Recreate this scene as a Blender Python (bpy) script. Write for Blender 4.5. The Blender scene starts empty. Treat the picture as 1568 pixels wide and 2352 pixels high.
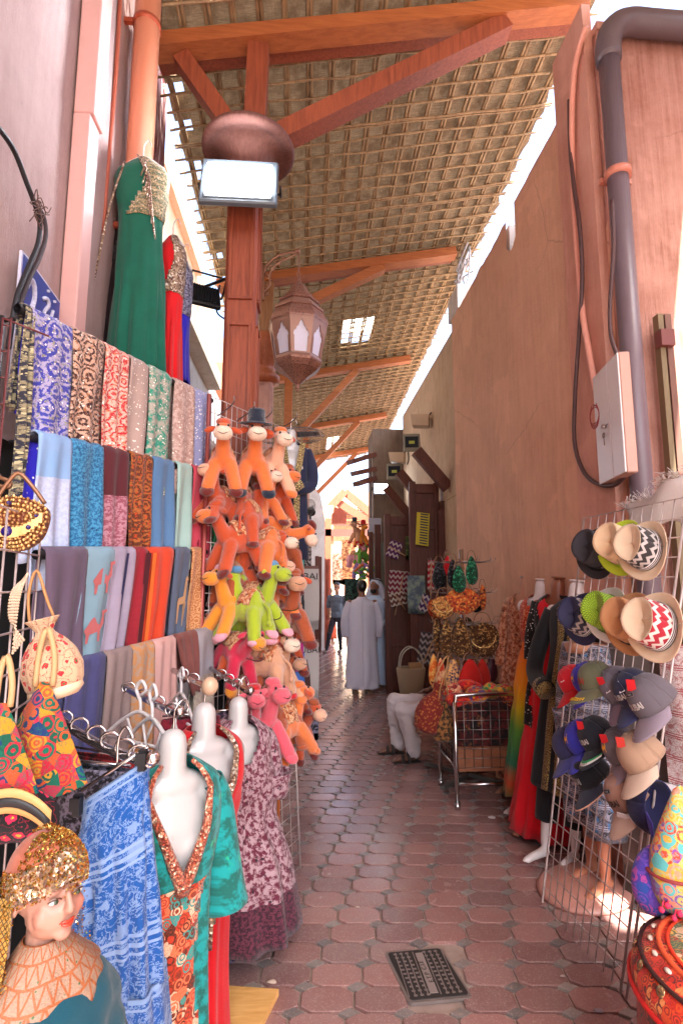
import bpy, math, random
from mathutils import Vector, Matrix, noise
random.seed(7)
R = math.radians
SC = bpy.context.scene
COL = SC.collection
# ------------------------------------------------------------------ camera
F_PX, CX, CY, EYE = 1230.0, 784.0, 1176.0, 1.7
PITCH, YAW = R(7.73), R(3.9)
cam_d = bpy.data.cameras.new('camera'); cam = bpy.data.objects.new('camera', cam_d); COL.objects.link(cam)
cam.location = (0, 0, EYE); cam.rotation_euler = (R(90) + PITCH, 0, -YAW)
cam_d.sensor_fit = 'VERTICAL'; cam_d.sensor_height = 36; cam_d.lens = 36 * F_PX / 2352
cam_d.clip_start = 0.02; cam_d.clip_end = 500
SC.camera = cam
# ------------------------------------------------------------------ sky and sun
SUN_EL, SUN_AZ = R(57.3), R(165)      # azimuth measured clockwise from +Y
w = bpy.data.worlds.new("World"); SC.world = w; w.use_nodes = True
nt = w.node_tree; bg = nt.nodes['Background']
sky = nt.nodes.new('ShaderNodeTexSky'); sky.sky_type = 'NISHITA'; sky.sun_disc = False
sky.sun_elevation = SUN_EL; sky.sun_rotation = SUN_AZ; sky.dust_density = 4.0; sky.air_density = 1.0
nt.links.new(sky.outputs[0], bg.inputs[0]); bg.inputs[1].default_value = 0.15
sd = bpy.data.lights.new('sun', 'SUN'); sd.energy = 5.0; sd.angle = R(0.5); sd.color = (1, .95, .88)
sun = bpy.data.objects.new('sun', sd); COL.objects.link(sun)
sdir = Vector((math.sin(SUN_AZ) * math.cos(SUN_EL), math.cos(SUN_AZ) * math.cos(SUN_EL), math.sin(SUN_EL)))
sun.rotation_euler = sdir.to_track_quat('Z', 'Y').to_euler()
vs = SC.view_settings; vs.view_transform = 'Standard'; vs.look = 'None'; vs.gamma = 1; vs.use_curve_mapping = False
vs.exposure = 2.92
SC.cycles.max_bounces = 10; SC.cycles.diffuse_bounces = 6; SC.cycles.glossy_bounces = 4
SC.cycles.transparent_max_bounces = 12; SC.cycles.sample_clamp_indirect = 6; SC.cycles.caustics_reflective = False
# ------------------------------------------------------------------ pixel -> world helpers (1568 x 2352 picture grid)
def ray(x, y):
    a = (x - CX) / F_PX; b = (CY - y) / F_PX
    f = math.cos(PITCH) - b * math.sin(PITCH); z = math.sin(PITCH) + b * math.cos(PITCH)
    return Vector((a * math.cos(YAW) + f * math.sin(YAW), -a * math.sin(YAW) + f * math.cos(YAW), z))
def atY(x, y, Y): r = ray(x, y); t = Y / r.y; return Vector((r.x * t, Y, EYE + r.z * t))
def atX(x, y, X): r = ray(x, y); t = X / r.x; return Vector((X, r.y * t, EYE + r.z * t))
def atZ(x, y, Z=0.0): r = ray(x, y); t = (Z - EYE) / r.z; return Vector((r.x * t, r.y * t, Z))
def atP(x, y, p, n): r = ray(x, y); o = Vector((0, 0, EYE)); return o + r * ((Vector(p) - o).dot(n) / r.dot(n))
def pix(p):
    q = Vector(p) - Vector((0, 0, EYE)); rt = Vector((math.cos(YAW), -math.sin(YAW), 0))
    fw = Vector((math.sin(YAW) * math.cos(PITCH), math.cos(YAW) * math.cos(PITCH), math.sin(PITCH))); up = rt.cross(fw)
    d = q.dot(fw); return CX + F_PX * q.dot(rt) / d, CY - F_PX * q.dot(up) / d
# ------------------------------------------------------------------ material kit
class NT:
    def __init__(s, name):
        s.m = bpy.data.materials.new(name); s.m.use_nodes = True; s.t = s.m.node_tree; s.n = s.t.nodes
        s.b = s.n['Principled BSDF']; s.co = None
    def new(s, ty, **kw):
        n = s.n.new('ShaderNode' + ty)
        for k, v in kw.items(): setattr(n, k, v)
        return n
    def put(s, sock, v):
        if v is None: return
        if hasattr(v, 'links') or isinstance(v, bpy.types.NodeSocket): s.t.links.new(v, sock)
        else:
            if isinstance(v, tuple) and len(v) == 3 and sock.type == 'RGBA': v = v + (1,)
            sock.default_value = v
    def coord(s, kind='Object', scale=None, rot=None, loc=None):
        tc = s.new('TexCoord'); o = tc.outputs[kind]
        if scale or rot or loc:
            mp = s.new('Mapping'); s.put(mp.inputs[0], o)
            if scale: mp.inputs['Scale'].default_value = scale if isinstance(scale, tuple) else (scale,) * 3
            if rot: mp.inputs['Rotation'].default_value = rot
            if loc: mp.inputs['Location'].default_value = loc
            o = mp.outputs[0]
        return o
    def noise(s, co, scale, detail=3, rough=.5, dist=0, out=0):
        n = s.new('TexNoise'); s.put(n.inputs['Vector'], co); n.inputs['Scale'].default_value = scale
        n.inputs['Detail'].default_value = detail; n.inputs['Roughness'].default_value = rough; n.inputs['Distortion'].default_value = dist
        return n.outputs[out]
    def vor(s, co, scale, feature='F1', out='Distance', rnd=1.0, metric='EUCLIDEAN'):
        n = s.new('TexVoronoi', feature=feature); n.distance = metric
        s.put(n.inputs['Vector'], co); n.inputs['Scale'].default_value = scale
        n.inputs['Randomness'].default_value = rnd; return n.outputs[out]
    def math(s, op, a, b=None, c=None, clamp=False):
        n = s.new('Math', operation=op, use_clamp=clamp); s.put(n.inputs[0], a); s.put(n.inputs[1], b)
        if c is not None: s.put(n.inputs[2], c)
        return n.outputs[0]
    def ramp(s, f, stops, interp='LINEAR'):
        n = s.new('ValToRGB'); s.put(n.inputs[0], f); cr = n.color_ramp; cr.interpolation = interp
        while len(cr.elements) < len(stops): cr.elements.new(0.5)
        for e, (p, c) in zip(cr.elements, stops):
            e.position = p; e.color = (c if isinstance(c, tuple) else (c, c, c)) + (1,)
        return n.outputs[0]
    def mix(s, f, a, b, mode='MIX'):
        n = s.new('Mix', data_type='RGBA', blend_type=mode); s.put(n.inputs[0], f); s.put(n.inputs[6], a); s.put(n.inputs[7], b); return n.outputs[2]
    def sep(s, co):
        n = s.new('SeparateXYZ'); s.put(n.inputs[0], co); return n.outputs
    def bump(s, h, strength=.3, dist=.01):
        n = s.new('Bump'); s.put(n.inputs['Height'], h); n.inputs['Strength'].default_value = strength; n.inputs['Distance'].default_value = dist
        s.t.links.new(n.outputs[0], s.b.inputs['Normal'])
    def done(s, col=None, rough=None, metal=None, spec=None, emit=None, estr=0, alpha=None, trans=None, sheen=None, coat=None):
        b = s.b.inputs
        s.put(b['Base Color'], col); s.put(b['Roughness'], rough); s.put(b['Metallic'], metal); s.put(b['Specular IOR Level'], spec)
        if emit is not None: s.put(b['Emission Color'], emit); b['Emission Strength'].default_value = estr
        s.put(b['Alpha'], alpha); s.put(b['Transmission Weight'], trans); s.put(b['Sheen Weight'], sheen); s.put(b['Coat Weight'], coat)
        return s.m
def hexc(h):
    v = [int(h[i:i+2], 16) / 255 for i in (0, 2, 4)]
    return tuple(((c + .055) / 1.055) ** 2.4 if c > .04 else c / 12.92 for c in v)
MC = {}
def C(h, k=1.0):
    c = hexc(h) if isinstance(h, str) else h
    return tuple(min(1, x * k) for x in c)
def plain(name, h, rough=.6, metal=0.0, var=.12, sc=12, spec=.5, bump=0, sheen=None, coat=None, k=1.0):
    key = (name, h, rough, metal)
    if key in MC: return MC[key]
    m = NT(name); c = C(h, k); co = m.coord()
    f = m.noise(co, sc, 4, .6)
    col = m.mix(f, tuple(x * (1 - var) for x in c), tuple(min(1, x * (1 + var)) for x in c))
    if bump: m.bump(m.noise(co, sc * 6, 3), bump, .004)
    rg = m.math('MULTIPLY_ADD', f, .16, rough - .08)
    MC[key] = m.done(col, rg, metal, spec, sheen=sheen, coat=coat); return MC[key]
def fabric(name, c1, c2=None, kind='plain', s=10, c3=None, co='UV', border=None, rough=.8, sparkle=0, vlen=1.0, stops=None, dist=.5):
    """woven cloth with a procedural print; UV is in metres on every cloth"""
    m = NT(name); c1 = C(c1); c2 = C(c2) if c2 else tuple(x * .8 for x in c1); c3 = C(c3) if c3 else None
    u = m.coord(co)
    sx = m.sep(u)
    if kind == 'plain':
        col = m.mix(m.noise(u, s, 5, .65), c1, c2)
    elif kind == 'crosshatch':
        a = m.noise(m.coord(co, (s * 1.2, s * .12, s)), 4, 4); b = m.noise(m.coord(co, (s * .15, s * 1.4, s)), 4, 4)
        col = m.mix(m.ramp(m.math('ADD', a, b), [(.42, 0.0), (.58, 1.0)]), c1, c2)
        col = m.mix(m.math('MULTIPLY', m.math('ADD', a, b), .5), c1, c2)
    elif kind == 'paisley':
        w_ = m.noise(u, s * 1.6, 3, .6, 0, 1)
        mx = m.mix(.55 / s, u, w_)
        d = m.vor(mx, s, rnd=.75)
        r_ = m.math('SINE', m.math('MULTIPLY', d, 21.0))
        fine = m.noise(u, s * 7, 3, .8)
        f = m.math('ADD', m.math('MULTIPLY', r_, .22), m.math('MULTIPLY', fine, 1.6))
        f = m.ramp(f, [(.70, 0.0), (.82, 1.0)])
        col = m.mix(f, c1, c2)
        if c3: col = m.mix(m.ramp(m.noise(u, s * 5, 2, .6), [(.58, 0.0), (.62, 1.0)]), col, c3)
    elif kind == 'floral':
        v = m.vor(u, s, out='Distance', rnd=.9); n = m.noise(u, s * 3, 3, .6)
        d = m.math('ADD', v, m.math('MULTIPLY', n, .5))
        col = m.ramp(d, [(0, c3 or c2), (.38, c3 or c2), (.42, c2), (.56, c2), (.60, c1), (.78, c1), (.80, tuple(x * .5 for x in c2)), (.84, c1)])
    elif kind == 'speckle':
        col = m.mix(m.ramp(m.noise(u, s, 3, .7), [(.44, 0.0), (.56, 1.0)]), c1, c2)
        if c3: col = m.mix(m.ramp(m.noise(u, s * .7, 3, .7), [(.60, 0.0), (.66, 1.0)]), col, c3)
    elif kind == 'sequin':
        n = m.vor(u, s, out='Color'); l = m.sep(n)
        col = m.mix(l[0], c1, c2)
        if c3: col = m.mix(m.ramp(l[1], [(.8, 0.0), (.85, 1.0)]), col, c3)
        m.bump(m.vor(u, s), .8, .01)
        m.b.inputs['Metallic'].default_value = .55; rough = .3
    elif kind == 'bands':      # repeating printed bands along v
        band = m.math('FRACT', m.math('MULTIPLY', sx[1], s))
        inner = m.noise(u, s * 7, 4, .75, .6)
        msk = m.ramp(band, [(0, 1.0), (.05, 0.0), (.10, 1.0), (.13, 0.0), (.86, 0.0), (.9, 1.0), (.94, 0.0)], 'CONSTANT')
        ct = m.math('ABSOLUTE', m.math('SUBTRACT', inner, .5)); big = m.ramp(m.noise(u, s * 3.2, 3, .6, .4), [(.56, 0.0), (.575, 1.0)])
        f = m.math('MAXIMUM', m.math('MAXIMUM', msk, m.math('MULTIPLY', big, .75)), m.ramp(ct, [(.018, .85), (.03, 0.0)]))
        col = m.mix(f, c1, c2)
        if c3: col = m.mix(m.ramp(m.noise(u, s * 3, 2), [(.6, 0.0), (.64, 1.0)]), col, c3)
    elif kind == 'multi':      # many coloured embroidery
        vc = m.sep(m.vor(u, s, out='Color', rnd=.9)); d = m.vor(u, s, rnd=.9); pal = stops
        col = m.ramp(vc[0], [(k / len(pal), C(c)) for k, c in enumerate(pal)], 'CONSTANT'); alt = m.ramp(vc[1], [(k / len(pal), C(c)) for k, c in enumerate(pal[::-1])], 'CONSTANT')
        rg_ = m.math('FRACT', m.math('ADD', m.math('MULTIPLY', d, 3.2), m.math('MULTIPLY', m.noise(u, s * 3, 2), .5))); col = m.mix(m.ramp(rg_, [(0, 0.0), (.5, 1.0)], 'CONSTANT'), col, alt)
        col = m.mix(m.ramp(m.noise(u, s * 5, 3, .7), [(.5, 0.0), (.6, .55)]), col, c1); m.bump(m.noise(u, s * 8, 2), .5, .004)
    elif kind == 'zigzag':
        tri = m.math('PINGPONG', m.math('MULTIPLY', sx[0], s), .5)
        f = m.math('FRACT', m.math('ADD', m.math('MULTIPLY', sx[1], s * .8), tri))
        gr = m.math('MULTIPLY', m.noise(u, s * 22, 2, .8), .25)
        col = m.mix(m.ramp(m.math('ADD', f, gr), [(.5, 0.0), (.56, 1.0)]), c1, c2)
    elif kind == 'netting':
        a = m.math('SINE', m.math('MULTIPLY', m.math('ADD', sx[0], sx[1]), s)); b = m.math('SINE', m.math('MULTIPLY', m.math('SUBTRACT', sx[0], sx[1]), s))
        col = m.mix(m.ramp(m.math('MAXIMUM', a, b), [(.55, 0.0), (.85, 1.0)]), c1, c2)
    elif kind == 'stops':      # stripes along u
        col = m.ramp(m.math('DIVIDE', sx[0], vlen), [(p, C(c)) for p, c in stops], 'CONSTANT')
    elif kind == 'vstops':     # dip-dye along v
        n = m.math('MULTIPLY', m.noise(u, 3, 3), .12)
        col = m.ramp(m.math('ADD', m.math('DIVIDE', sx[1], vlen), m.math('SUBTRACT', n, .06)), [(p, C(c)) for p, c in stops])
    if border:                 # (v start, colour 1, colour 2)
        v0, b1, b2 = border
        bc = m.mix(m.ramp(m.noise(u, 60, 3, .7), [(.46, 0.0), (.54, 1.0)]), C(b1), C(b2))
        col = m.mix(m.math('GREATER_THAN', sx[1], v0), col, bc)
    if sparkle:
        sp = m.vor(u, 160, out='Color'); l = m.sep(sp)[0]
        f = m.math('GREATER_THAN', l, 1 - sparkle)
        col = m.mix(f, col, (.95, .9, .8)); rr = m.math('SUBTRACT', rough, m.math('MULTIPLY', f, .55))
        m.put(m.b.inputs['Roughness'], rr); rough = None
    if kind != 'sequin':
        wv = m.noise(m.coord(co, (90, 320, 90)), 3, 2)
        m.bump(m.math('ADD', wv, m.math('MULTIPLY', m.noise(u, 14, 3), 2)), .35, .003)
    return m.done(col, rough, None, .25, sheen=.15)
# ------------------------------------------------------------------ mesh kit
class MB:
    """collects faces; build() links them as ONE mesh object"""
    def __init__(s): s.v = []; s.f = []; s.uv = []; s.mi = []; s.sm = []; s.cm = 0
    def add(s, vs, fs, smooth=True, uvs=None):
        o = len(s.v); s.v += [tuple(v) for v in vs]
        for i, f in enumerate(fs):
            s.f.append(tuple(o + k for k in f)); s.mi.append(s.cm); s.sm.append(smooth)
            s.uv.append([uvs[k] for k in f] if uvs else [(vs[k][0] + vs[k][1], vs[k][2]) for k in f])
        return s
    def box(s, c, d, rz=0, M=None, bev=0):
        x, y, z = d[0] / 2, d[1] / 2, d[2] / 2
        if bev:
            b = min(bev, x * .45, y * .45, z * .45); P = []; 
            for sz in (-1, 1):
                for (a, e) in ((x, y - b), (x - b, y), (-x + b, y), (-x, y - b), (-x, -y + b), (-x + b, -y), (x - b, -y), (x, -y + b)):
                    P.append(Vector((a, e, sz * (z - b))))
            for sz in (-1, 1):
                for (a, e) in ((x - b, y - b), (x - b, y - b), (-x + b, y - b), (-x + b, y - b), (-x + b, -y + b), (-x + b, -y + b), (x - b, -y + b), (x - b, -y + b)):
                    P.append(Vector((a, e, sz * z)))
            fs = []
            for k in range(8):
                j = (k + 1) % 8
                fs += [(k, j, 8 + j, 8 + k), (16 + j, 16 + k, k, j)[::1] if False else (k, 16 + k, 16 + j, j), (8 + k, 8 + j, 24 + j, 24 + k)]
            fs += [(16, 22, 20, 18), (24, 26, 28, 30)]
        else:
            P = [Vector((a * x, b * y, e * z)) for e in (-1, 1) for b in (-1, 1) for a in (-1, 1)]
            fs = [(0, 2, 3, 1), (4, 5, 7, 6), (0, 1, 5, 4), (2, 6, 7, 3), (0, 4, 6, 2), (1, 3, 7, 5)]
        T = Matrix.Translation(c) @ (M.to_4x4() if M else Matrix.Rotation(rz, 4, 'Z'))
        return s.add([T @ p for p in P], fs, False)
    def beam(s, a, b, w, h, up=(0, 0, 1)):
        a = Vector(a); b = Vector(b); d = b - a; L = d.length; z = d.normalized(); x = Vector(up).cross(z)
        if x.length < 1e-4: x = Vector((1, 0, 0)).cross(z)
        x.normalize(); y = z.cross(x); M = Matrix((x, y, z)).transposed()
        return s.box((a + b) / 2, (w, h, L), M=M)
    def tube(s, pts, r, n=8, cap=True, closed=False):
        pts = [Vector(p) for p in pts]; N = len(pts); rs = r if isinstance(r, (list, tuple)) else [r] * N
        P = []; ref = None; fs = []
        for i, p in enumerate(pts):
            t = (pts[(i + 1) % N] - pts[i - 1]) if closed else (pts[min(i + 1, N - 1)] - pts[max(i - 1, 0)])
            if t.length < 1e-9: t = Vector((0, 0, 1))
            t.normalize()
            if ref is None: ref = Vector((0, 0, 1)) if abs(t.z) < .9 else Vector((1, 0, 0))
            x = (ref - t * ref.dot(t)).normalized(); y = t.cross(x); ref = x
            for k in range(n):
                a = 2 * math.pi * k / n; P.append(p + (x * math.cos(a) + y * math.sin(a)) * rs[i])
        for i in range(N if closed else N - 1):
            for k in range(n):
                j = (k + 1) % n; q = ((i + 1) % N) * n
                fs.append((i * n + k, i * n + j, q + j, q + k))
        if cap and not closed: fs += [tuple(range(n))[::-1], tuple((N - 1) * n + k for k in range(n))]
        return s.add(P, fs)
    def lathe(s, prof, c=(0, 0, 0), n=24, M=None, sx=1, sy=1, smooth=True, cap=False):
        P = []; fs = []; T = Matrix.Translation(c) @ (M.to_4x4() if M else Matrix.Identity(4)); m = len(prof); uv = []
        for i, (r, z) in enumerate(prof):
            for k in range(n + 1):
                a = 2 * math.pi * k / n; P.append(T @ Vector((r * math.cos(a) * sx, r * math.sin(a) * sy, z))); uv.append((k / n * 2 * math.pi * max(p[0] for p in prof), z if i == 0 or True else 0))
        for i in range(m - 1):
            for k in range(n): fs.append((i * (n + 1) + k, i * (n + 1) + k + 1, (i + 1) * (n + 1) + k + 1, (i + 1) * (n + 1) + k))
        if cap:
            fs.append(tuple(range(n))[::-1]); fs.append(tuple((m - 1) * (n + 1) + k for k in range(n)))
        return s.add(P, fs, smooth, uv)
    def ball(s, c, r, n=16, M=None):
        r = r if isinstance(r, (tuple, list)) else (r, r, r); m = n // 2
        prof = [(max(1e-5, math.sin(math.pi * i / m)), -math.cos(math.pi * i / m)) for i in range(m + 1)]
        S = Matrix.Diagonal((r[0], r[1], r[2])); MM = (M.to_3x3() @ S) if M else S
        return s.lathe(prof, c, n, MM)
    def grid(s, fn, nu, nv, hole=None, flip=False):
        """fn(i/nu, j/nv) -> (Vector, (u, v))"""
        P = []; uv = []; fs = []
        for j in range(nv + 1):
            for i in range(nu + 1):
                p, q = fn(i / nu, j / nv); P.append(p); uv.append(q)
        for j in range(nv):
            for i in range(nu):
                if hole and hole((i + .5) / nu, (j + .5) / nv): continue
                a = j * (nu + 1) + i; f = (a, a + 1, a + nu + 2, a + nu + 1); fs.append(f[::-1] if flip else f)
        return s.add(P, fs, True, uv)
    def prism(s, poly, thick, M, smooth=False):
        """poly in local XY, extruded along local Z by thick, placed by 4x4 M"""
        n = len(poly); P = [M @ Vector((x, y, 0)) for x, y in poly] + [M @ Vector((x, y, thick)) for x, y in poly]
        fs = [tuple(range(n))[::-1], tuple(range(n, 2 * n))] + [(k, (k + 1) % n, n + (k + 1) % n, n + k) for k in range(n)]
        return s.add(P, fs, smooth, [tuple(q) for q in poly] * 2)
    def xform(s, M, start=0):
        for i in range(start, len(s.v)): s.v[i] = tuple(M @ Vector(s.v[i]))
        return s
    def mesh(s, name, mats):
        me = bpy.data.meshes.new(name); me.from_pydata(s.v, [], s.f)
        mats = mats if isinstance(mats, (list, tuple)) else [mats]
        for m in mats: me.materials.append(m)
        me.polygons.foreach_set('material_index', s.mi); me.polygons.foreach_set('use_smooth', s.sm)
        ul = me.uv_layers.new(name='UVMap'); flat = []
        for q in s.uv:
            for u in q: flat += [u[0], u[1]]
        ul.data.foreach_set('uv', flat); me.update(); return me
    def build(s, name, mats, parent=None, thick=0, loc=None):
        if loc is not None: 
            for i in range(len(s.v)): s.v[i] = (s.v[i][0] - loc[0], s.v[i][1] - loc[1], s.v[i][2] - loc[2])
        o = bpy.data.objects.new(name, s.mesh(name, mats)); COL.objects.link(o); o.parent = parent
        if loc is not None: o.location = loc
        if thick: md = o.modifiers.new('thickness', 'SOLIDIFY'); md.thickness = thick; md.offset = 0
        return o
def thing(name, label, cat, loc=(0, 0, 0), rz=0, group=None, s=1.0):
    o = bpy.data.objects.new(name, None); COL.objects.link(o); o.location = loc
    o.rotation_euler = (0, 0, rz); o.scale = (s, s, s); o.empty_display_size = .1
    o['label'] = label; o['category'] = cat
    if group: o['group'] = group
    return o
def tag(o, label, cat, group=None, kind=None):
    if label: o['label'] = label; o['category'] = cat
    if group: o['group'] = group
    if kind: o['kind'] = kind
    return o
def struct(o): o['kind'] = 'structure'; return o
def copy_tree(o, parent=None):
    c = o.copy(); COL.objects.link(c); c.parent = parent
    for ch in list(o.children): copy_tree(ch, c)
    return c
def setmat(o, m):
    o.material_slots[0].link = 'OBJECT'; o.material_slots[0].material = m
def remesh(mb, vox=.012, sm=6, dec=0):
    """union of the overlapping solids in mb as one continuous smooth mesh"""
    o = bpy.data.objects.new('tmp', mb.mesh('tmp', None) if False else _raw(mb)); COL.objects.link(o)
    md = o.modifiers.new('r', 'REMESH'); md.mode = 'VOXEL'; md.voxel_size = vox; md.use_smooth_shade = True
    ms = o.modifiers.new('s', 'SMOOTH'); ms.factor = .5; ms.iterations = sm
    if dec: dm = o.modifiers.new('d', 'DECIMATE'); dm.ratio = dec
    dg = bpy.context.evaluated_depsgraph_get(); me = bpy.data.meshes.new_from_object(o.evaluated_get(dg))
    bpy.data.objects.remove(o); return me
def _raw(mb):
    me = bpy.data.meshes.new('raw'); me.from_pydata(mb.v, [], mb.f); me.update(); return me
def cap2(mb, a, b, ra, rb, n=12):
    """closed tapered capsule"""
    a = Vector(a); b = Vector(b); d = b - a; L = d.length; z = d.normalized()
    x = (Vector((0, 0, 1)) if abs(z.z) < .9 else Vector((1, 0, 0))).cross(z).normalized(); y = z.cross(x)
    M = Matrix((x, y, z)).transposed(); pr = []
    for i in range(5): t = math.pi / 2 * i / 4; pr.append((max(1e-4, ra * math.sin(t)), -ra * math.cos(t)))
    for i in range(5): t = math.pi / 2 * i / 4; pr.append((max(1e-4, rb * math.cos(t)), L + rb * math.sin(t)))
    P = []; fs = []
    for r, h in pr:
        for k in range(n): q = 2 * math.pi * k / n; P.append(a + M @ Vector((r * math.cos(q), r * math.sin(q), h)))
    for i in range(len(pr) - 1):
        for k in range(n): j = (k + 1) % n; fs.append((i * n + k, i * n + j, (i + 1) * n + j, (i + 1) * n + k))
    fs += [tuple(range(n))[::-1], tuple((len(pr) - 1) * n + k for k in range(n))]
    return mb.add(P, fs)
def eball(mb, c, r, M=None, n=14):
    r = r if isinstance(r, (tuple, list)) else (r, r, r); P = []; fs = []; m = n // 2; T = M.to_3x3() if M else Matrix.Identity(3)
    for i in range(1, m):
        t = math.pi * i / m
        for k in range(n): q = 2 * math.pi * k / n; P.append(Vector(c) + T @ Vector((r[0] * math.sin(t) * math.cos(q), r[1] * math.sin(t) * math.sin(q), -r[2] * math.cos(t))))
    for i in range(m - 2):
        for k in range(n): j = (k + 1) % n; fs.append((i * n + k, i * n + j, (i + 1) * n + j, (i + 1) * n + k))
    fs += [tuple(range(n))[::-1], tuple((m - 2) * n + k for k in range(n))]
    return mb.add(P, fs)
def rm_obj(name, mb, mat, parent=None, vox=.012, sm=6, wr=0):
    me = remesh(mb, vox, sm)
    if wr:
        for v in me.vertices: v.co += v.normal * wr * (noise.noise(Vector((v.co.x * 13, v.co.y * 13, v.co.z * 7))) + .6 * (1 - abs(noise.noise(Vector((v.co.x * 9 + 5, v.co.y * 9, v.co.z * 14)))) * 2) - .4)
    me.name = name; me.materials.clear(); me.materials.append(mat)
    for p in me.polygons: p.use_smooth = True
    o = bpy.data.objects.new(name, me); COL.objects.link(o); o.parent = parent; return o
def text_mesh(s, size=1.0, ext=0.0, bold=0.0):
    cu = bpy.data.curves.new('t', 'FONT'); cu.body = s; cu.size = size; cu.align_x = 'CENTER'; cu.align_y = 'CENTER'; cu.extrude = ext; cu.offset = bold
    cu.resolution_u = 3
    o = bpy.data.objects.new('t', cu); COL.objects.link(o)
    dg = bpy.context.evaluated_depsgraph_get(); me = bpy.data.meshes.new_from_object(o.evaluated_get(dg)); bpy.data.objects.remove(o); return me
def lettering(name, s, size, M, mat, parent, fn=None, bold=0.0, sx=1.0):
    me = text_mesh(s, size, .0006, bold)
    for v in me.vertices:
        p = Vector((v.co.x * sx, v.co.y, v.co.z)); v.co = fn(p) if fn else M @ p
    me.materials.clear(); me.materials.append(mat); o = bpy.data.objects.new(name, me); COL.objects.link(o); o.parent = parent; return o
def wm(o):
    if o is None: return Matrix.Identity(4)
    loc, rot, sc = Matrix.Translation(o.location), o.rotation_euler.to_matrix().to_4x4(), Matrix.Diagonal((*o.scale, 1))
    m = loc @ rot @ sc
    return wm(o.parent) @ o.matrix_parent_inverse @ m if o.parent else m
def W(o):
    """the object's mesh is in world coordinates: undo its parent's transform"""
    if o.parent: o.matrix_parent_inverse = wm(o.parent).inverted()
    return o
def wb(mb, name, mats, parent=None, thick=0): return W(mb.build(name, mats, parent, thick))
# ------------------------------------------------------------------ setting materials
def plaster(name, h, dark, streak=6, rough=.85, bumps=.5, k=1.0, dark_streak=None):
    m = NT(name); co = m.coord(); st = m.noise(m.coord('Object', (streak, streak, .55)), 3, 6, .7); f = m.noise(co, 1.3, 6, .65); g = m.noise(m.coord('Object', (30, 30, 9)), 3, 6, .8)
    col = m.mix(m.ramp(m.math('ADD', m.math('MULTIPLY', st, .55), m.math('MULTIPLY', m.noise(co, 2.6, 7, .75), .45)), [(.36, 0.0), (.62, 1.0)]), C(dark, k), C(h, k)); col = m.mix(m.ramp(f, [(.35, 0.0), (.7, .45)]), col, C(h, 1.12 * k))
    pit = m.ramp(g, [(.30, 0.0), (.37, 1.0)]); col = m.mix(pit, C(dark, .55 * k), col)
    pt = m.ramp(m.noise(co, .9, 5, .6, .4), [(.56, 0.0), (.585, .30)]); col = m.mix(pt, col, C(h, 1.28 * k)); ck = m.vor(m.mix(.12, co, m.noise(co, 3, 4, .6, 0, 1)), .85, 'DISTANCE_TO_EDGE'); ckm = m.math('MULTIPLY', m.ramp(ck, [(.0015, 1.0), (.005, 0.0)]), m.ramp(m.noise(co, .7, 2), [(.54, 0.0), (.64, .45)])); col = m.mix(ckm, col, C(dark, .35 * k))
    if dark_streak:
        a = m.noise(m.coord('Object', (9, 9, .9)), 2.2, 5, .7); x = m.sep(co)
        reg = m.math('MULTIPLY', m.math('LESS_THAN', m.math('ABSOLUTE', m.math('SUBTRACT', x[1], dark_streak[0])), dark_streak[1]), m.ramp(a, [(.44, 0.0), (.56, 1.0)]))
        col = m.mix(reg, col, C(dark_streak[2]))
    m.bump(m.math('ADD', m.math('MULTIPLY', g, .8), m.math('MULTIPLY', st, .7)), bumps, .02)
    return m.done(col, rough, None, .25)
def timber(name, h, dark, k=1.0, rough=.55, sc=(14, 14, 1.2)):
    m = NT(name); u = m.coord('Object', sc); a = m.noise(u, 3, 6, .6, .6); b = m.noise(m.coord(), 2.5, 3)
    col = m.mix(m.ramp(a, [(.3, 0.0), (.65, 1.0)]), C(dark, k), C(h, k)); col = m.mix(m.math('MULTIPLY', b, .35), col, C(h, 1.25 * k))
    m.bump(a, .25, .006); return m.done(col, rough, None, .35)
M_pink = plaster('pink_plaster', 'b59c98', 'a38884', 5, bumps=.6, dark_streak=(4.15, .3, '6a2a24'))  # dark red noise streaks in a band along the wall
M_brown = plaster('brown_plaster', 'e2b598', 'cf9f84', 7, bumps=.6)
M_salmon = plaster('salmon_plaster', 'd2a08e', 'c28a78', 6, bumps=.6)
M_rough = plaster('rough_salmon_render', 'c99a8c', 'a06a58', 14, bumps=1.0)
M_beige = plaster('beige_plaster', 'c9b096', 'b09478', 5)
M_cream = plaster('cream_plaster', 'cfc6b8', 'b5a894', 4)
M_white = plaster('white_plaster', 'cfcccb', 'b9b2ae', 3, bumps=.2)
M_grey = plaster('grey_plaster', '837468', '6a5a50', 5)
M_wood = timber('red_brown_timber', '904a30', '6a3020'); M_orange = timber('orange_timber', 'a9653a', '86482a', sc=(1.2, 14, 14))
M_dark = timber('dark_brown_timber', '66392e', '432820'); M_shut = timber('red_wood_shutter', '8a3c26', '5e2617'); M_stone = plaster('pale_column_paint', 'cfa393', 'b58475', 3)
M_black = plain('black_cloth', '1a181a', .9); M_chrome = plain('chrome', 'c8c4c4', .18, 1.0, .05); M_steel = plain('dull_steel', '8f8480', .38, .9)  # M_black paints shop depths dark in place of their shade
M_blk = plain('black_plastic', '17161a', .5); M_wire = plain('white_coated_wire', 'b9aaa6', .35, .3); M_pvcg = plain('grey_pvc', '6f6068', .4, k=.9)
M_whiteg = plain('white_gloss_shell', 'bab6b4', .3, 0, .03, coat=.5); M_skinw = plain('white_skin_shell', 'd8cfcc', .32, 0, .03)
M_tan = plain('tan_skin_shell', 'b98468', .4, 0, .05)
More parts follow.
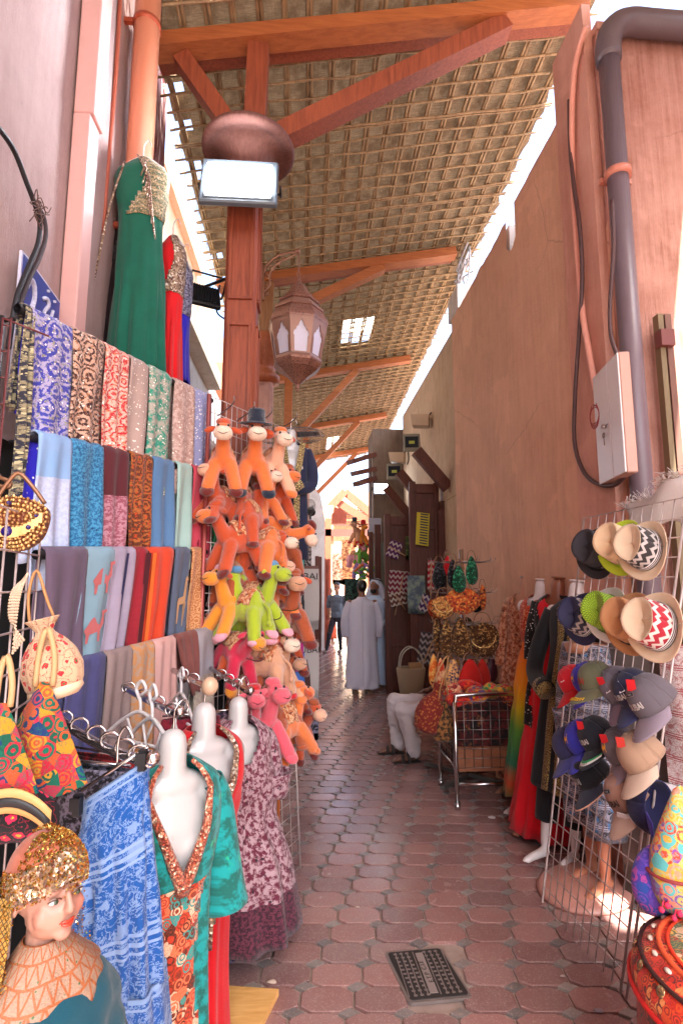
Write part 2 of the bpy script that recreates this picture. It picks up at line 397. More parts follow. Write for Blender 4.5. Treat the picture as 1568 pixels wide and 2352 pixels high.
# ------------------------------------------------------------------ ground
def pavement():
    g = MB(); g.box((3, 14, -.06), (30, 60, .1)); m = NT('grout'); m.done(m.mix(m.noise(m.coord(), 25, 5), C('806a62'), C('a8958a')), .8)
    struct(g.build('ground', m.m))
    rt = Vector((math.cos(YAW), -math.sin(YAW), 0)); fw = Vector((math.sin(YAW), math.cos(YAW), 0))
    U = rt * .2235; V = fw * .142 + rt * .142 * .27; o = atZ(1122, 2103) - U * .5 - V * .5
    ma, mb_ = MB(), MB(); rnd = random.Random(3)
    def tile(mb, c, poly, lift):
        tx, ty = rnd.uniform(-.006, .006), rnd.uniform(-.006, .006); k = len(poly); z0 = lift + rnd.uniform(-.0008, .0012)
        top = [c + p * .955 + Vector((0, 0, z0 + tx * p.x * 1.5 + ty * p.y * 1.5)) for p in poly]; mid = [c + p + Vector((0, 0, z0 - .0022)) for p in poly]
        bot = [c + p + Vector((0, 0, -.012)) for p in poly]
        mb.add(top + mid + bot, [tuple(range(k))] + [(k + i, k + (i + 1) % k, (i + 1) % k, i) for i in range(k)] + [(2 * k + i, 2 * k + (i + 1) % k, k + (i + 1) % k, k + i) for i in range(k)], False)
    ru, rv = U.normalized(), fw
    a, b, cx, cy = .1065, .0665, .047, .030
    octp = [ru * x + rv * y for x, y in ((a - cx, -b), (a, -b + cy), (a, b - cy), (a - cx, b), (-a + cx, b), (-a, b - cy), (-a, -b + cy), (-a + cx, -b))]
    dp = [ru * x + rv * y for x, y in ((.044, 0), (0, .028), (-.044, 0), (0, -.028))]
    mh = [atZ(882, 2191), atZ(1013, 2180), atZ(1079, 2294), atZ(945, 2310)]
    mc = sum(mh, Vector()) / 4
    for j in range(-22, 150):
        for i in range(-40, 34):
            c = o + U * (i + .5) + V * (j + .5)
            if not (-2.6 < c.x < 3.2 and -.2 < c.y < 20): continue
            if j > 90 and False: continue
            if not (abs(c.x - mc.x) < .14 and abs(c.y - mc.y) < .15): tile(ma, c, octp, .004)
            d = o + U * i + V * j
            if not (abs(d.x - mc.x) < .14 and abs(d.y - mc.y) < .14): tile(mb_, d, dp, .0035)
    def tm(name, stops, r0):
        m = NT(name); g_ = m.new('NewGeometry'); rnd_ = g_.outputs['Random Per Island']; co = m.coord()
        col = m.ramp(rnd_, stops); n = m.noise(co, 7, 6, .7); sp = m.noise(co, 140, 3, .7)
        col = m.mix(m.math('MULTIPLY', m.ramp(n, [(.4, 0.0), (.7, 1.0)]), .35), col, C('93807a')); col = m.mix(m.math('MULTIPLY', m.ramp(sp, [(.55, 0.0), (.62, 1.0)]), .3), col, C('c0aaa0'))
        rg = m.math('MULTIPLY_ADD', m.noise(co, 4, 4, .6), .30, r0)
        m.bump(m.math('ADD', m.noise(co, 60, 4, .6), m.math('MULTIPLY', n, 3)), .12, .004); return m.done(col, rg, None, .5)
    struct(ma.build('pavement', tm('red_pavers', [(0, C('7a5a58')), (.5, C('8c6560')), (.8, C('9a716b')), (1, C('7c6462'))], .08)))
    struct(mb_.build('pavement_inlay', tm('grey_pavers', [(0, C('605a59')), (.6, C('756c68')), (1, C('8a817a'))], .2)))
    # access cover
    t = thing('manhole_cover', 'rectangular ribbed metal utility cover set in the red paving', 'manhole cover', (mc.x, mc.y, 0))
    ux = (mh[1] - mh[0]).normalized(); wv, hv = (mh[1] - mh[0]).length, ((mh[0] - mh[3]).length + (mh[1] - mh[2]).length) / 2
    ang = math.atan2(ux.y, ux.x); vv = ((mh[0] + mh[1]) - (mh[2] + mh[3])).normalized()
    hx, hy = wv / 2, hv / 2
    Mx = Matrix((ux, vv, Vector((0, 0, 1)))).transposed().to_4x4()
    rim = MB(); r2 = .012
    def rr(x, y, rad, n=5):
        P = []
        for (sx, sy, a0) in ((1, 1, 0), (-1, 1, 90), (-1, -1, 180), (1, -1, 270)):
            for k in range(n + 1): q = R(a0 + 90 * k / n); P.append((sx * (x - rad) + rad * math.cos(q), sy * (y - rad) + rad * math.sin(q)))
        return P
    rim.prism(rr(hx, hy, .02), .012, Matrix.Translation((0, 0, -.004)) @ Mx); rim.build('rim', plain('worn_steel', '8f837f', .4, .6), t)
    pl = MB(); pl.prism(rr(hx - .012, hy - .012, .015), .004, Matrix.Translation((0, 0, .0082)) @ Mx); pl.build('plate', plain('dark_iron', '3b3634', .55, .5), t)
    rb = MB()
    for k in range(9):
        x = -hx + .028 + k * (2 * hx - .056) / 8
        if k == 4: continue
        rb.box(Mx @ Vector((x, 0, .0135)), (.004, 2 * hy - .05, .003), ang)
    for q in range(11):
        for k in range(8):
            if k in (3, 4): continue
            x = -hx + .028 + (k + .5) * (2 * hx - .056) / 8
            rb.box(Mx @ Vector((x, -hy + .03 + q * (2 * hy - .06) / 10, .0130)), (.015, .008, .002), ang)
    rb.build('rib', plain('worn_steel', '8f837f', .4, .6), t)
    bd = MB(); bd.box(Mx @ Vector((0, 0, .0132)), (.034, 2 * hy - .07, .0025), ang); bd.build('name_bar', plain('worn_steel2', 'a2948f', .45, .5), t)
    lettering('lettering', 'E.T.P  C.I.E', .03, Matrix.Translation((0, 0, .0152)) @ Mx @ Matrix.Rotation(R(90), 4, 'Z'), plain('dark_iron', '3b3634', .55, .5), t)
pavement()
# ------------------------------------------------------------------ left buildings
def bx(name, x0, x1, y0, y1, z0, z1, m, parent=None):
    c = ((x0 + x1) / 2, (y0 + y1) / 2, (z0 + z1) / 2); mb = MB(); mb.box((0, 0, 0), (x1 - x0, y1 - y0, z1 - z0)); o = mb.build(name, m, parent); o.location = c
    if parent:
        o.matrix_parent_inverse = wm(parent).inverted()
    return o
b1 = thing('pink_building', 'pink plastered building along the left side of the alley', 'building', (-1.3, -1, 0))
def wallsheet():      # plaster face with soft unevenness and a ragged worn far corner
    mb = MB()
    def fn(u, v):
        y = -6 + u * 10.46; z = 2.32 + v * 5.7
        dx = .018 * noise.noise(Vector((y * 1.3, z * 1.1, 0))); e = .06 * noise.noise(Vector((0, 3, z * 2.2))) if u > .985 else 0
        return Vector((-1.3 + dx, y + e, z)), (y, z)
    mb.grid(fn, 120, 70); return mb
wb(wallsheet(), 'wall', M_pink, b1)
bx('lintel', -1.75, -1.33, -6, 4.44, 2.3, 8, M_pink, b1)
bx('shop_interior', -3.4, -3.3, -6, 4.4, 0, 2.35, M_black, b1); bx('shop_ceiling', -3.4, -1.75, -6, 4.4, 2.28, 2.33, M_black, b1)  # coloured black for the darkness inside the shop
bx('end_wall', -3.4, -1.36, 4.2, 4.42, 0, 2.3, M_pink, b1)
# the building beyond, seen between the dresses and the post
b2 = thing('cream_building', 'cream building with a sloping ledge beyond the hanging dresses', 'building', (-1.9, 7, 0))
pL = atX(478, 861, -1.75); 
bx('wall', -2.6, -1.75, 4.5, 16.0, 0, pL.z, M_white, b2); bx('ledge', -1.75, -1.52, 4.5, pL.y, pL.z - .28, pL.z, M_cream, b2)
p3 = atX(500, 760, -1.95); bx('upper_wall', -2.7, -1.95, 4.6, p3.y + 2, pL.z, p3.z + .2, M_beige, b2)
for k in range(9): bx('shutter_slat', -1.75, -1.735, 5.2 + k * .32, 5.32 + k * .32, 1.7, pL.z - .5, M_cream, b2)
p4 = atX(425, 515, -1.85); bx('parapet', -2.5, -1.85, 4.5, atX(462, 700, -1.85).y, p3.z, p4.z, M_salmon, b2)
bx('bay', -1.97, -1.8, p3.y - .2, p3.y + .5, pL.z + .4, pL.z + 1.0, M_orange, b2)
b3 = thing('white_pillar', 'white rounded pillar behind the toy stand, red shutters at its foot', 'pillar', (0.1, 14.4, 0))
pa, pb = atY(700, 1120, 14.3), atY(746, 1150, 14.3)
mb = MB(); mb.prism([(-.25, 0), (0, 0), (.0, -4.3), (-.0, -4.3)][:0] or [(pa.x - 1.2, 0), (pb.x, 0), (pb.x, pb.z - .5), (pb.x - .12, pb.z + .15), (pb.x - .35, pa.z), (pa.x - 1.2, pa.z + .1)], .6, Matrix(((1, 0, 0, 0), (0, 0, 1, 14.3), (0, 1, 0, 0), (0, 0, 0, 1))))
wb(mb, 'wall', M_white, b3)
# ------------------------------------------------------------------ right buildings
b4 = thing('brown_building', 'brown plastered wall with a notched top along the right side', 'building', (1.9, 5, 0))
mb = MB()
P5, P6, P7 = atX(1291, 258, 1.9), atX(1179, 460, 1.9), atX(1133, 460, 1.9)
def sil(y0, y1, zt):   # strip of wall between y0..y1 from the ground to zt(y)
    def fn(u, v):
        y = y0 + (y1 - y0) * u; z = zt(u) * v
        return Vector((1.9 + .012 * noise.noise(Vector((y * 2, z * 1.5, 4))) - .02 * (1 - min(1, z / 4)), y, z)), (y, z)
    mb.grid(fn, max(3, int((y1 - y0) * 12)), 50, flip=True)
yE = 6.55
sil(3.0, 4.42, lambda u: 5.22 + .03 * noise.noise(Vector((u * 9, 1, 0)))); sil(4.42, 4.62, lambda u: 4.78 + .2 * abs(u - .5)); sil(4.62, yE, lambda u: 5.16 + .035 * noise.noise(Vector((u * 11, 5, 0))))
wb(mb, 'wall', M_brown, b4)
bx('core_wall', 1.93, 2.3, 3.02, 4.42, 0, 5.2, M_white, b4); bx('core_wall', 1.93, 2.3, 4.42, 4.62, 0, 4.78, M_white, b4); bx('core_wall', 1.93, 2.3, 4.62, yE, 0, 5.14, M_white, b4)
bx('pilaster', 1.84, 1.899, 3.03, 3.46, 0, 5.62, M_salmon, b4)
b5 = thing('salmon_building', 'rough salmon building facing up the alley behind the drainpipe', 'building', (2.6, 3, 0))
bx('wall', 1.9, 6, 3.0, 3.35, 0, 5.34, M_rough, b5); bx('corner_strip', 1.9, 1.99, 2.985, 3.0, 0, 5.36, M_salmon, b5)
bx('coping', 1.9, 6, 2.97, 3.4, 5.36, 5.42, M_salmon, b5)
b6 = thing('beige_building', 'beige shop building with dark doors past the brown wall', 'building', (2.05, 9, 0))
bx('wall', 2.1, 2.6, yE + .02, 11.2, 2.95, 5.35, M_beige, b6); bx('wall', 2.1, 2.6, yE + .02, 7.9, 0, 2.94, M_beige, b6); bx('shop_back', 3.6, 3.7, 7.6, 11.6, 0, 3, M_black, b6); bx('shop_ceiling', 2.62, 3.7, 7.6, 11.6, 2.9, 2.94, M_black, b6); bx('shop_side', 2.62, 3.6, 7.7, 7.88, 0, 2.9, M_black, b6); bx('shop_side', 2.72, 3.6, 11.35, 11.5, 0, 2.9, M_black, b6)  # black surfaces stand for the unlit depth of the shop
bx('parapet_block', 2.0, 2.6, yE + .03, yE + .5, 5.36, 5.7, M_white, b6)
bx('lintel', 2.04, 2.12, 7.9, 11.1, 2.82, 2.96, M_dark, b6); bx('door_frame', 2.0, 2.12, 7.9, 8.02, 0, 2.82, M_dark, b6)
for k in range(3):
    mb = MB(); y = 7.6 + k * 1.5; mb.beam((2.08, y, 3.1), (1.62, y, 3.65), .12, .16); wb(mb, 'canopy_bracket', M_dark, b6)
b7 = thing('wall_return', 'narrow grey brown wall end with dark louvre planks beside it', 'wall', (1.6, 11.2, 0))
q0, q1 = atY(856, 985, 11.3), atY(897, 985, 11.3)
bx('wall', q0.x, 2.7, 11.3, 12.2, 2.6, q0.z, M_grey, b7); bx('lower_wall', q0.x + .02, 2.65, 11.35, 12.2, 0, 2.6, plaster('grey_green_paint', '8f9488', '7a7f74', 3), b7)
for k, (xa, ya, xb, yb) in enumerate(((803, 1062, 856, 1045), (812, 1088, 856, 1078), (818, 1112, 856, 1099))):
    mb = MB(); mb.beam(atY(xa, ya, 11.0), atY(xb + 2, yb, 11.35), .2, .1); wb(mb, 'louvre_plank', M_dark, b7)
mb = MB(); mb.tube([atY(851, 1045, 11.2), atY(851, 1330, 11.2)], .012); wb(mb, 'cable', M_blk, b7)
# closing wall far off
b8 = thing('far_shops', 'row of timber shop fronts glowing at the far end of the alley', 'building', (1.3, 22, 0))
y8 = 20.5
def f8(name, x0, y0, x1, y1, m, d=.15, Y=y8):
    a, b = atY(x0, y0, Y), atY(x1, y1, Y); return bx(name, min(a.x, b.x), max(a.x, b.x), Y, Y + d, min(a.z, b.z), max(a.z, b.z), m, b8)
m = NT('warm_shop_wall'); M_warm = m.done(m.mix(m.noise(m.coord(), 6, 4), C('d8b48c'), C('a87850')), .8)
f8('shop_wall', 690, 1160, 765, 1445, M_warm, Y=y8 + .2); f8('post', 747, 1190, 760, 1440, M_wood, Y=y8); f8('post', 790, 1230, 797, 1440, M_wood, Y=24); f8('post', 843, 1200, 852, 1440, M_wood)
f8('lintel', 745, 1215, 855, 1232, M_dark); f8('back_wall', 745, 1130, 900, 1440, M_warm, Y=30); f8('right_shops', 852, 1170, 900, 1440, M_dark); f8('lintel', 745, 1192, 850, 1197, M_orange, Y=24)
for a, b, c, d_ in ((745, 1180, 792, 1128), (792, 1128, 852, 1178), (752, 1200, 772, 1165), (772, 1150, 850, 1200)):
    mb = MB(); mb.beam(atY(a, b, 21), atY(c, d_, 21), .16, .3); o = wb(mb, 'rafter', M_wood, b8); o.location.y += .07 * (a % 5)
mb = MB()
for k in range(14):
    mb.tube([atY(765 + k * 6, 1150, 21.5), atY(765 + k * 6, 1212, 21.5)], .012, 5)
for k in range(8): mb.tube([atY(760, 1150 + k * 8, 21.5), atY(850, 1152 + k * 8, 21.5)], .012, 5)
wb(mb, 'lattice', M_steel, b8)
gl = NT('lit_shop'); gl.done(C('fff0d8'), .8, emit=C('ffd9a8'), estr=.5); f8('lit_window', 768, 1245, 790, 1420, gl.m, Y=26); f8('lit_window', 797, 1260, 822, 1400, gl.m, Y=26)  # glowing panels stand in for the bright daylit shop interiors
g8 = MB(); a, b, c = atY(762, 1180, 18.5), atY(780, 1165, 18.5), atY(795, 1180, 18.5)
g8.prism([(a.x, a.z), (a.x, a.z - .35), (c.x, c.z - .35), (c.x, c.z), (b.x, b.z)], .4, Matrix(((1, 0, 0, 0), (0, 0, 1, 18.5), (0, 1, 0, 0), (0, 0, 0, 1))))
tag(wb(g8, 'lamp_box', M_shut), 'small gabled wooden box hanging over the far end of the alley', 'lamp box')
# ------------------------------------------------------------------ roof
def zb(X, Y): return 5.92 + .19 * (X + .5) - .04 * (Y - 3.7)
rf = thing('lattice_roof', 'palm mat roof on a cane lattice with orange timber beams over the alley', 'roof', (0, 8, 5.9))
XL, XR, Y0, Y1 = -1.25, 2.48, -2.9, 17.6
holes = []
for (x, y, hx, hy) in ((818, 766, .24, .42), (765, 1022, .28, .6)):
    r = ray(x, y); t = 5.0
    for _ in range(20): t = (zb(r.x * t, r.y * t) + .22 - EYE) / r.z
    holes.append((r.x * t, r.y * t, hx, hy))
def roofmat():
    mb = MB(); nx, ny = 26, 170; rr = random.Random(5)
    def fn(u, v):
        X = XL + u * (XR - XL); Y = Y0 + v * (Y1 - Y0); z = zb(X, Y) + .27 + .02 * noise.noise(Vector((X * 3, Y * 3, 1))) + .012 * math.sin(X * 31) * math.sin(Y * 33)
        if u > .999: X += .06 * noise.noise(Vector((Y * 5, 0, 0)))
        return Vector((X, Y, z)), (X, Y)
    def hole(u, v):
        X = XL + u * (XR - XL); Y = Y0 + v * (Y1 - Y0)
        if any(abs(X - h[0]) < h[2] and abs(Y - h[1]) < h[3] for h in holes): return True
        return (u < .05 and rr.random() < .12 and Y > 3)
    mb.grid(fn, nx, ny, hole); return mb
m = NT('palm_mat'); co = m.coord(); wv = m.noise(m.coord('Object', (3, 60, 3)), 3, 4, .7); n = m.noise(co, 5.5, 5, .7); w2 = m.noise(m.coord('Object', (50, 4, 50)), 2, 3)
col = m.mix(m.ramp(n, [(.38, 0.0), (.58, 1.0)]), C('644c36'), C('c4ae8e')); col = m.mix(m.ramp(wv, [(.35, 0.0), (.6, .5)]), C('7c6650'), col); m.bump(m.math('ADD', wv, w2), .8, .03)  # dark patches in the colour imitate shade in the lattice hollows
m.done(col, .85, None, .1); tr = m.new('BsdfTranslucent'); m.put(tr.inputs[0], col); mx = m.new('MixShader'); mx.inputs[0].default_value = .035; m.t.links.new(m.b.outputs[0], mx.inputs[1]); m.t.links.new(tr.outputs[0], mx.inputs[2]); m.t.links.new(mx.outputs[0], m.n['Material Output'].inputs[0]); M_mat = m.m
wb(roofmat(), 'mat', M_mat, rf)
mb = MB(); rr = random.Random(9)
x = XL + .06
while x < XR:
    for dx in (-.015, .015):
        pts = []; y = Y0 + rr.uniform(0, .3)
        while y < Y1 + .1:
            pts.append((x + dx + .008 * rr.uniform(-1, 1), y, zb(x, y) + .215 + rr.uniform(-.006, .006))); y += .45
        mb.tube(pts, .017, 5)
    x += .198
M_cane = timber('cane_poles', 'a8906e', '6e553c', rough=.6, sc=(6, 2, 6)); wb(mb, 'poles', M_cane, rf)
mb = MB(); y = Y0 + .1
while y < Y1:
    pts = []; x = XL - .03 - rr.uniform(0, .05)
    while x < XR + rr.uniform(.0, .14):
        pts.append((x, y + .012 * rr.uniform(-1, 1), zb(x, y) + .188 + rr.uniform(-.006, .006))); x += .2
    if len(pts) > 2: mb.tube(pts, .0115, 5)
    if rr.random() < .25: mb.tube([(p[0], p[1] + .03, p[2]) for p in pts], .010, 5)
    y += .178 + rr.uniform(-.014, .014)
wb(mb, 'battens', M_cane, rf)
for q in range(4):   # twisted rope lashings hanging at the left edge are part of the edge fringe
    pass
mb = MB()
for k in range(420):
    Y = rr.uniform(3, 17); X = XL + rr.uniform(-.03, .02); z = zb(X, Y) + .25; L = rr.uniform(.03, .13)
    mb.tube([(X, Y, z), (X - .01 + rr.uniform(-.03, .02), Y + rr.uniform(-.03, .03), z - L)], [.004, .001], 3)
wb(mb, 'fringe', M_cane, rf)
beamsY = [0.3, 3.75, 6.9, 10.2, 13.4, 16.4]
for i, Y in enumerate(beamsY):
    mb = MB(); xa, xb = -1.22, 2.3 if i < 2 else 2.08
    mb.beam((xa, Y, zb(xa, Y) + .07), (xb, Y, zb(xb, Y) + .07), .12, .16, up=(0, 1, 0)); wb(mb, 'beam', M_orange, rf)
    mb = MB(); mb.beam((xa, Y + .17, zb(xa, Y) + .12), (xb, Y + .17, zb(xb, Y) + .12), .10, .12, up=(0, 1, 0)); wb(mb, 'beam', M_wood, rf)
for h in holes:      # pale corrugated cover above each opening
    mb = MB(); hx, hy = h[2] + .12, h[3] + .15
    mb.grid(lambda u, v: (Vector((h[0] - hx + 2 * hx * u, h[1] - hy + 2 * hy * v, zb(h[0], h[1]) + .36 + .012 * math.sin(u * 60) + .15 * v)), (u, v)), 40, 4)
    m = NT('translucent_sheet'); tr = m.new('BsdfTranslucent'); tr.inputs[0].default_value = (.85, .82, .7, 1); mx = m.new('MixShader'); mx.inputs[0].default_value = .7
    m.done(C('e8e0cc'), .6); m.t.links.new(m.b.outputs[0], mx.inputs[1]); m.t.links.new(tr.outputs[0], mx.inputs[2]); m.t.links.new(mx.outputs[0], m.n['Material Output'].inputs[0])
    wb(mb, 'skylight_sheet', m.m, rf)
# roof section beyond the open gap and sheets added over the side street to block the sun
r2 = thing('far_roof', 'orange lit timber roof beyond the bright gap in the distance', 'roof', (1, 28, 5)); bx('deck', -1, 4.5, 27.5, 40, 5.6, 5.7, M_orange, r2)
r3 = thing('side_awning', 'canvas awning over the side alley on the right', 'awning', (4, 0, 5.2))  # out-of-view sheets added to block the sun, gaps shape its patches
MCV = plain('canvas', 'b8a890', .9)
for x0, x1, y0, y1 in ((1.92, 2.25, -3.6, 2.9), (2.25, 4.8, -3.6, -.68), (2.25, 2.5, -.68, 2.2), (2.78, 4.8, -.68, -.42), (2.5, 4.8, -.42, .85), (2.5, 2.66, .85, 2.2), (2.25, 4.8, 2.2, 2.9)): bx('canvas', x0, x1, y0, y1, 5.6, 5.63, MCV, r3)
b9 = thing('side_building', 'pink building across the side alley behind the viewer', 'building', (5, -3, 0)); bx('wall', 4.9, 5.1, -3, 2.9, 0, 6, M_pink, b9)
# ------------------------------------------------------------------ columns
def brace(parent, a, b, w=.13, h=.12, m=None):
    mb = MB(); mb.beam(a, b, w, h, up=(0, 1, 0)); return wb(mb, 'brace', m or M_wood, parent)
def column1():
    Y = 3.78; top = atY(566, 470, Y).z; c = atY(556, 700, Y); x = c.x; w_ = .228
    t = thing('timber_column', 'square panelled red timber column with a wide round capital near the floodlight', 'column', (x, Y, 0))
    mb = MB(); mb.box((x, Y, 2.35), (w_, w_, 4.7), bev=.02)
    wb(mb, 'shaft', M_wood, t)
    mb = MB()
    for s in (-1, 1):
        for z0, z1 in ((.3, 3.55), (3.75, 4.6)):
            mb.box((x + s * .075, Y - w_ / 2 - .008, (z0 + z1) / 2), (.018, .016, z1 - z0)); mb.box((x + w_ / 2 + .008, Y + s * .075, (z0 + z1) / 2), (.016, .018, z1 - z0))
    for z in (.3, 3.55, 3.75, 4.6): mb.box((x, Y - w_ / 2 - .009, z), (.168, .018, .02)); mb.box((x + w_ / 2 + .009, Y, z), (.018, .168, .02))
    wb(mb, 'panel_moulding', M_wood, t)
    prof = [(.13, 4.66), (.17, 4.72), (.15, 4.79), (.17, 4.9), (.21, 4.97), (.24, 5.0), (.285, 5.0), (.29, 4.99), (.33, 4.99), (.35, 5.005), (.355, 5.025), (.345, 5.05), (.26, 5.07), (.05, 5.075)]
    mb = MB(); mb.lathe(prof, (x + .02, Y, 0), 40); wb(mb, 'capital', timber('capital_wood', '6e4a42', '573630', rough=.95), t)
    xx = x + .06; brace(t, (xx, Y, 5.1), (xx + .02, Y, zb(xx, Y)), .16, .15); brace(t, (xx - .12, Y, 5.12), (x - .52, Y, zb(x - .55, Y) - .01)); brace(t, (xx + .15, Y, 5.13), (1.62, Y, zb(1.62, Y) - .02), .14, .16)
column1()
def column2():
    Y = 6.9; x = atY(606, 900, Y).x
    t = thing('painted_column', 'pale column with an orange turned capital behind the big lantern', 'column', (x, Y, 0)); z1 = atY(606, 870, Y).z; z2 = atY(606, 782, Y).z
    mb = MB(); mb.box((x, Y, (z1 - .05) / 2), (.24, .24, z1 - .05), bev=.04); wb(mb, 'shaft', M_stone, t)
    mb = MB(); mb.box((x, Y - .125, z1 / 2 + .1), (.12, .012, z1 - .6)); wb(mb, 'panel_moulding', M_stone, t)
    h = z2 - z1; mb = MB(); mb.lathe([(.12, z1 - .08), (.2, z1 - .06), (.21, z1 + .02), (.15, z1 + .08), (.15, z1 + .14), (.2, z1 + .25), (.26, z1 + h * .65), (.28, z1 + h * .8), (.28, z1 + h), (.1, z1 + h + .02)], (x, Y, 0), 28)
    wb(mb, 'capital', timber('capital_orange', 'b56a44', '94492c', rough=.4), t)
    mb = MB(); mb.box((x + .02, Y, (z2 + zb(x, Y)) / 2), (.17, .15, zb(x, Y) - z2)); wb(mb, 'post', timber('tan_post', '9a6a45', '70482c'), t)
    brace(t, (x + .1, Y, z2 + .3), (1.05, Y, zb(1.05, Y)), .12, .14, M_orange)
    return x, Y, z2
c2x, c2y, c2z = column2()
for i, Y in enumerate((10.2, 13.4, 16.4)):
    x = [-.35, .0, .25][i]
    t = thing('far_column', ['orange roof column behind the fan', 'second orange column further along the left side', 'last orange column before the bright gap'][i], 'column', (x, Y, 0), group=None)
    mb = MB(); mb.box((x, Y, 2.3), (.2, .2, 4.6)); wb(mb, 'shaft', M_stone, t); brace(t, (x, Y, 4.4), (x + 1.35, Y, zb(x + 1.35, Y)), .12, .14, M_orange); mb = MB(); mb.box((x, Y, (4.6 + zb(x, Y)) / 2), (.15, .15, zb(x, Y) - 4.6)); wb(mb, 'post', M_orange, t)
# ------------------------------------------------------------------ wall fittings, left
def pathtube(name, pts, r, m, parent=None, n=8):
    mb = MB(); mb.tube(smooth(pts), r, n); return wb(mb, name, m, parent)
def smooth(P, k=4):
    P = [Vector(p) for p in P]; out = []
    for i in range(len(P) - 1):
        a = P[max(i - 1, 0)]; b = P[i]; c = P[i + 1]; d = P[min(i + 2, len(P) - 1)]
        for j in range(k):
            t = j / k; out.append(.5 * ((2 * b) + (c - a) * t + (2 * a - 5 * b + 4 * c - d) * t * t + (3 * b - a - 3 * c + d) * t ** 3))
    return out + [P[-1]]
M_pipeo = plain('painted_orange_pipe', 'cf8466', .4, 0, .08, 2, k=.95)
t = thing('drainpipe', 'thick salmon painted drainpipe with clamps on the left wall', 'drainpipe', (-1.17, 3.95, 2.4))
pX = -1.16
a = atX(348, 0, pX); b = atX(318, 300, pX)
Yp = (a.y + b.y) / 2
mb = MB(); mb.tube([(pX, Yp, 2.5), (pX, Yp, 8)], .088, 20); wb(mb, 'pipe', M_pipeo, t)
for z in (atY(330, 60, Yp).z, atY(300, 525, Yp).z):
    mb = MB(); mb.tube([(pX, Yp, z - .02), (pX, Yp, z + .02)], .097, 20); mb.box((-1.24, Yp - .03, z), (.14, .03, .035)); wb(mb, 'clamp', plain('clamp_orange', 'a84c30', .5), t)
M_trunk = plain('pink_trunking', 'd3a49c', .45, 0, .06)
t = thing('cable_trunking', 'square pink cable trunking in two sections up the left wall', 'cable trunking', (-1.28, 3.0, 2.4))
y0 = atX(222, 130, -1.22).y; zz = atX(200, 260, -1.22).z
mb = MB(); mb.box((-1.235, y0, (zz + 8) / 2), (.11, .15, 8 - zz), bev=.006); wb(mb, 'upper_section', M_trunk, t)
mb = MB(); mb.box((-1.245, y0 - .01, (zz + 2.4) / 2), (.09, .13, zz - 2.4 - .004), bev=.006); wb(mb, 'lower_section', M_trunk, t)
mb = MB(); yy = atX(186, 200, -1.29).y; pts = [(-1.292, yy + .015 * math.sin(z * 1.7), z) for z in [2.4 + .3 * k for k in range(19)]]; mb.tube(pts, .012, 6)
tag(wb(mb, 'wall_cable', plain('dark_red_cable', '5a2a2a', .6)), 'thin dark cable running straight up beside the pink trunking', 'cable')
mb = MB(); yy = atX(262, 200, -1.29).y; mb.tube([(-1.29, yy + .02 * math.sin(z * 2.7), z) for z in [3.9 + .3 * k for k in range(14)]], .014, 6)
tag(wb(mb, 'wall_conduit', plain('worn_orange_cable', 'a8563f', .6)), 'worn orange conduit between trunking and drainpipe', 'conduit')
# hanging black cables
def onw(x, y, X=-1.2): return atX(x, y, X)
t = thing('cable_loop', 'black cables tied in a knot hanging down the left wall over the blue sign', 'cable', (-1.2, 2.1, 3.4))
pathtube('cable', [onw(-60, 230), onw(0, 297), onw(35, 350), onw(62, 420), onw(78, 462), onw(92, 510), onw(88, 560), onw(70, 605), onw(45, 665), onw(32, 720), onw(20, 800)], .011, M_blk, t)
pathtube('cable', [onw(80, 470), onw(100, 495), onw(106, 540), onw(92, 590), onw(68, 640), onw(50, 690), onw(28, 740)], .010, plain('grey_cable', '3e3538', .6), t)
rr = random.Random(2); mb = MB()
for k in range(14):
    c = onw(82 + rr.uniform(-12, 12), 470 + rr.uniform(-18, 22), -1.19); mb.tube(smooth([c, c + Vector((.01, rr.uniform(-.06, .06), rr.uniform(-.05, .05))), c + Vector((0.01, rr.uniform(-.09, .09), rr.uniform(-.08, .08)))], 3), .0025, 4)
wb(mb, 'knot', plain('twine', '5a4038', .8), t)
# blue street sign
t = thing('street_sign', 'blue pentagonal street plate with white Arabic writing and a 2 on the left wall', 'sign', (-1.28, 2.4, 3.2))
sx = -1.262
A = [onw(60, 592, sx), onw(132, 690, sx), onw(130, 780, sx), onw(62, 800, sx), onw(34, 700, sx), onw(38, 575, sx)]
ya, yb_ = onw(40, 640, sx).y, onw(133, 700, sx).y; zt = onw(42, 570, sx).z; ztR = onw(133, 693, sx).z; zb_ = zt - .62
poly = [(ya, zb_), (yb_, zb_), (yb_, ztR), (ya + .05, zt), (ya, zt)]
Ms = Matrix(((0, 0, 1, sx), (1, 0, 0, 0), (0, 1, 0, 0), (0, 0, 0, 1)))
M_blue = plain('sign_blue', '2c3a8c', .35); M_wht = plain('sign_white', 'c9c9dc', .5)
mb = MB(); mb.prism([(p[0] * 1 + 0, p[1]) for p in poly], .012, Ms); wb(mb, 'border', M_wht, t)
cy_, cz_ = (ya + yb_) / 2, (zb_ + zt) / 2 - .05
mb = MB(); mb.prism([(cy_ + (p[0] - cy_) * .95, cz_ + (p[1] - cz_) * .965) for p in poly], .003, Matrix.Translation((.0125, 0, 0)) @ Ms); wb(mb, 'panel', M_blue, t)
def stroke(mb, pts, r=.012, X=None):
    P = smooth([Vector(((sx + .019) if X is None else X, p[0], p[1])) for p in pts], 5)
    for i in range(len(P) - 1):
        mb.beam(P[i], P[i + 1] + (P[i + 1] - P[i]) * .2, .003, r * 2, up=(0, 1, 0)) if False else mb.tube([P[i], P[i + 1]], r, 6)
W_ = yb_ - ya; mb = MB()
def L_(a, b): return (ya + a * W_, zt + (ztR - zt) * a - b)
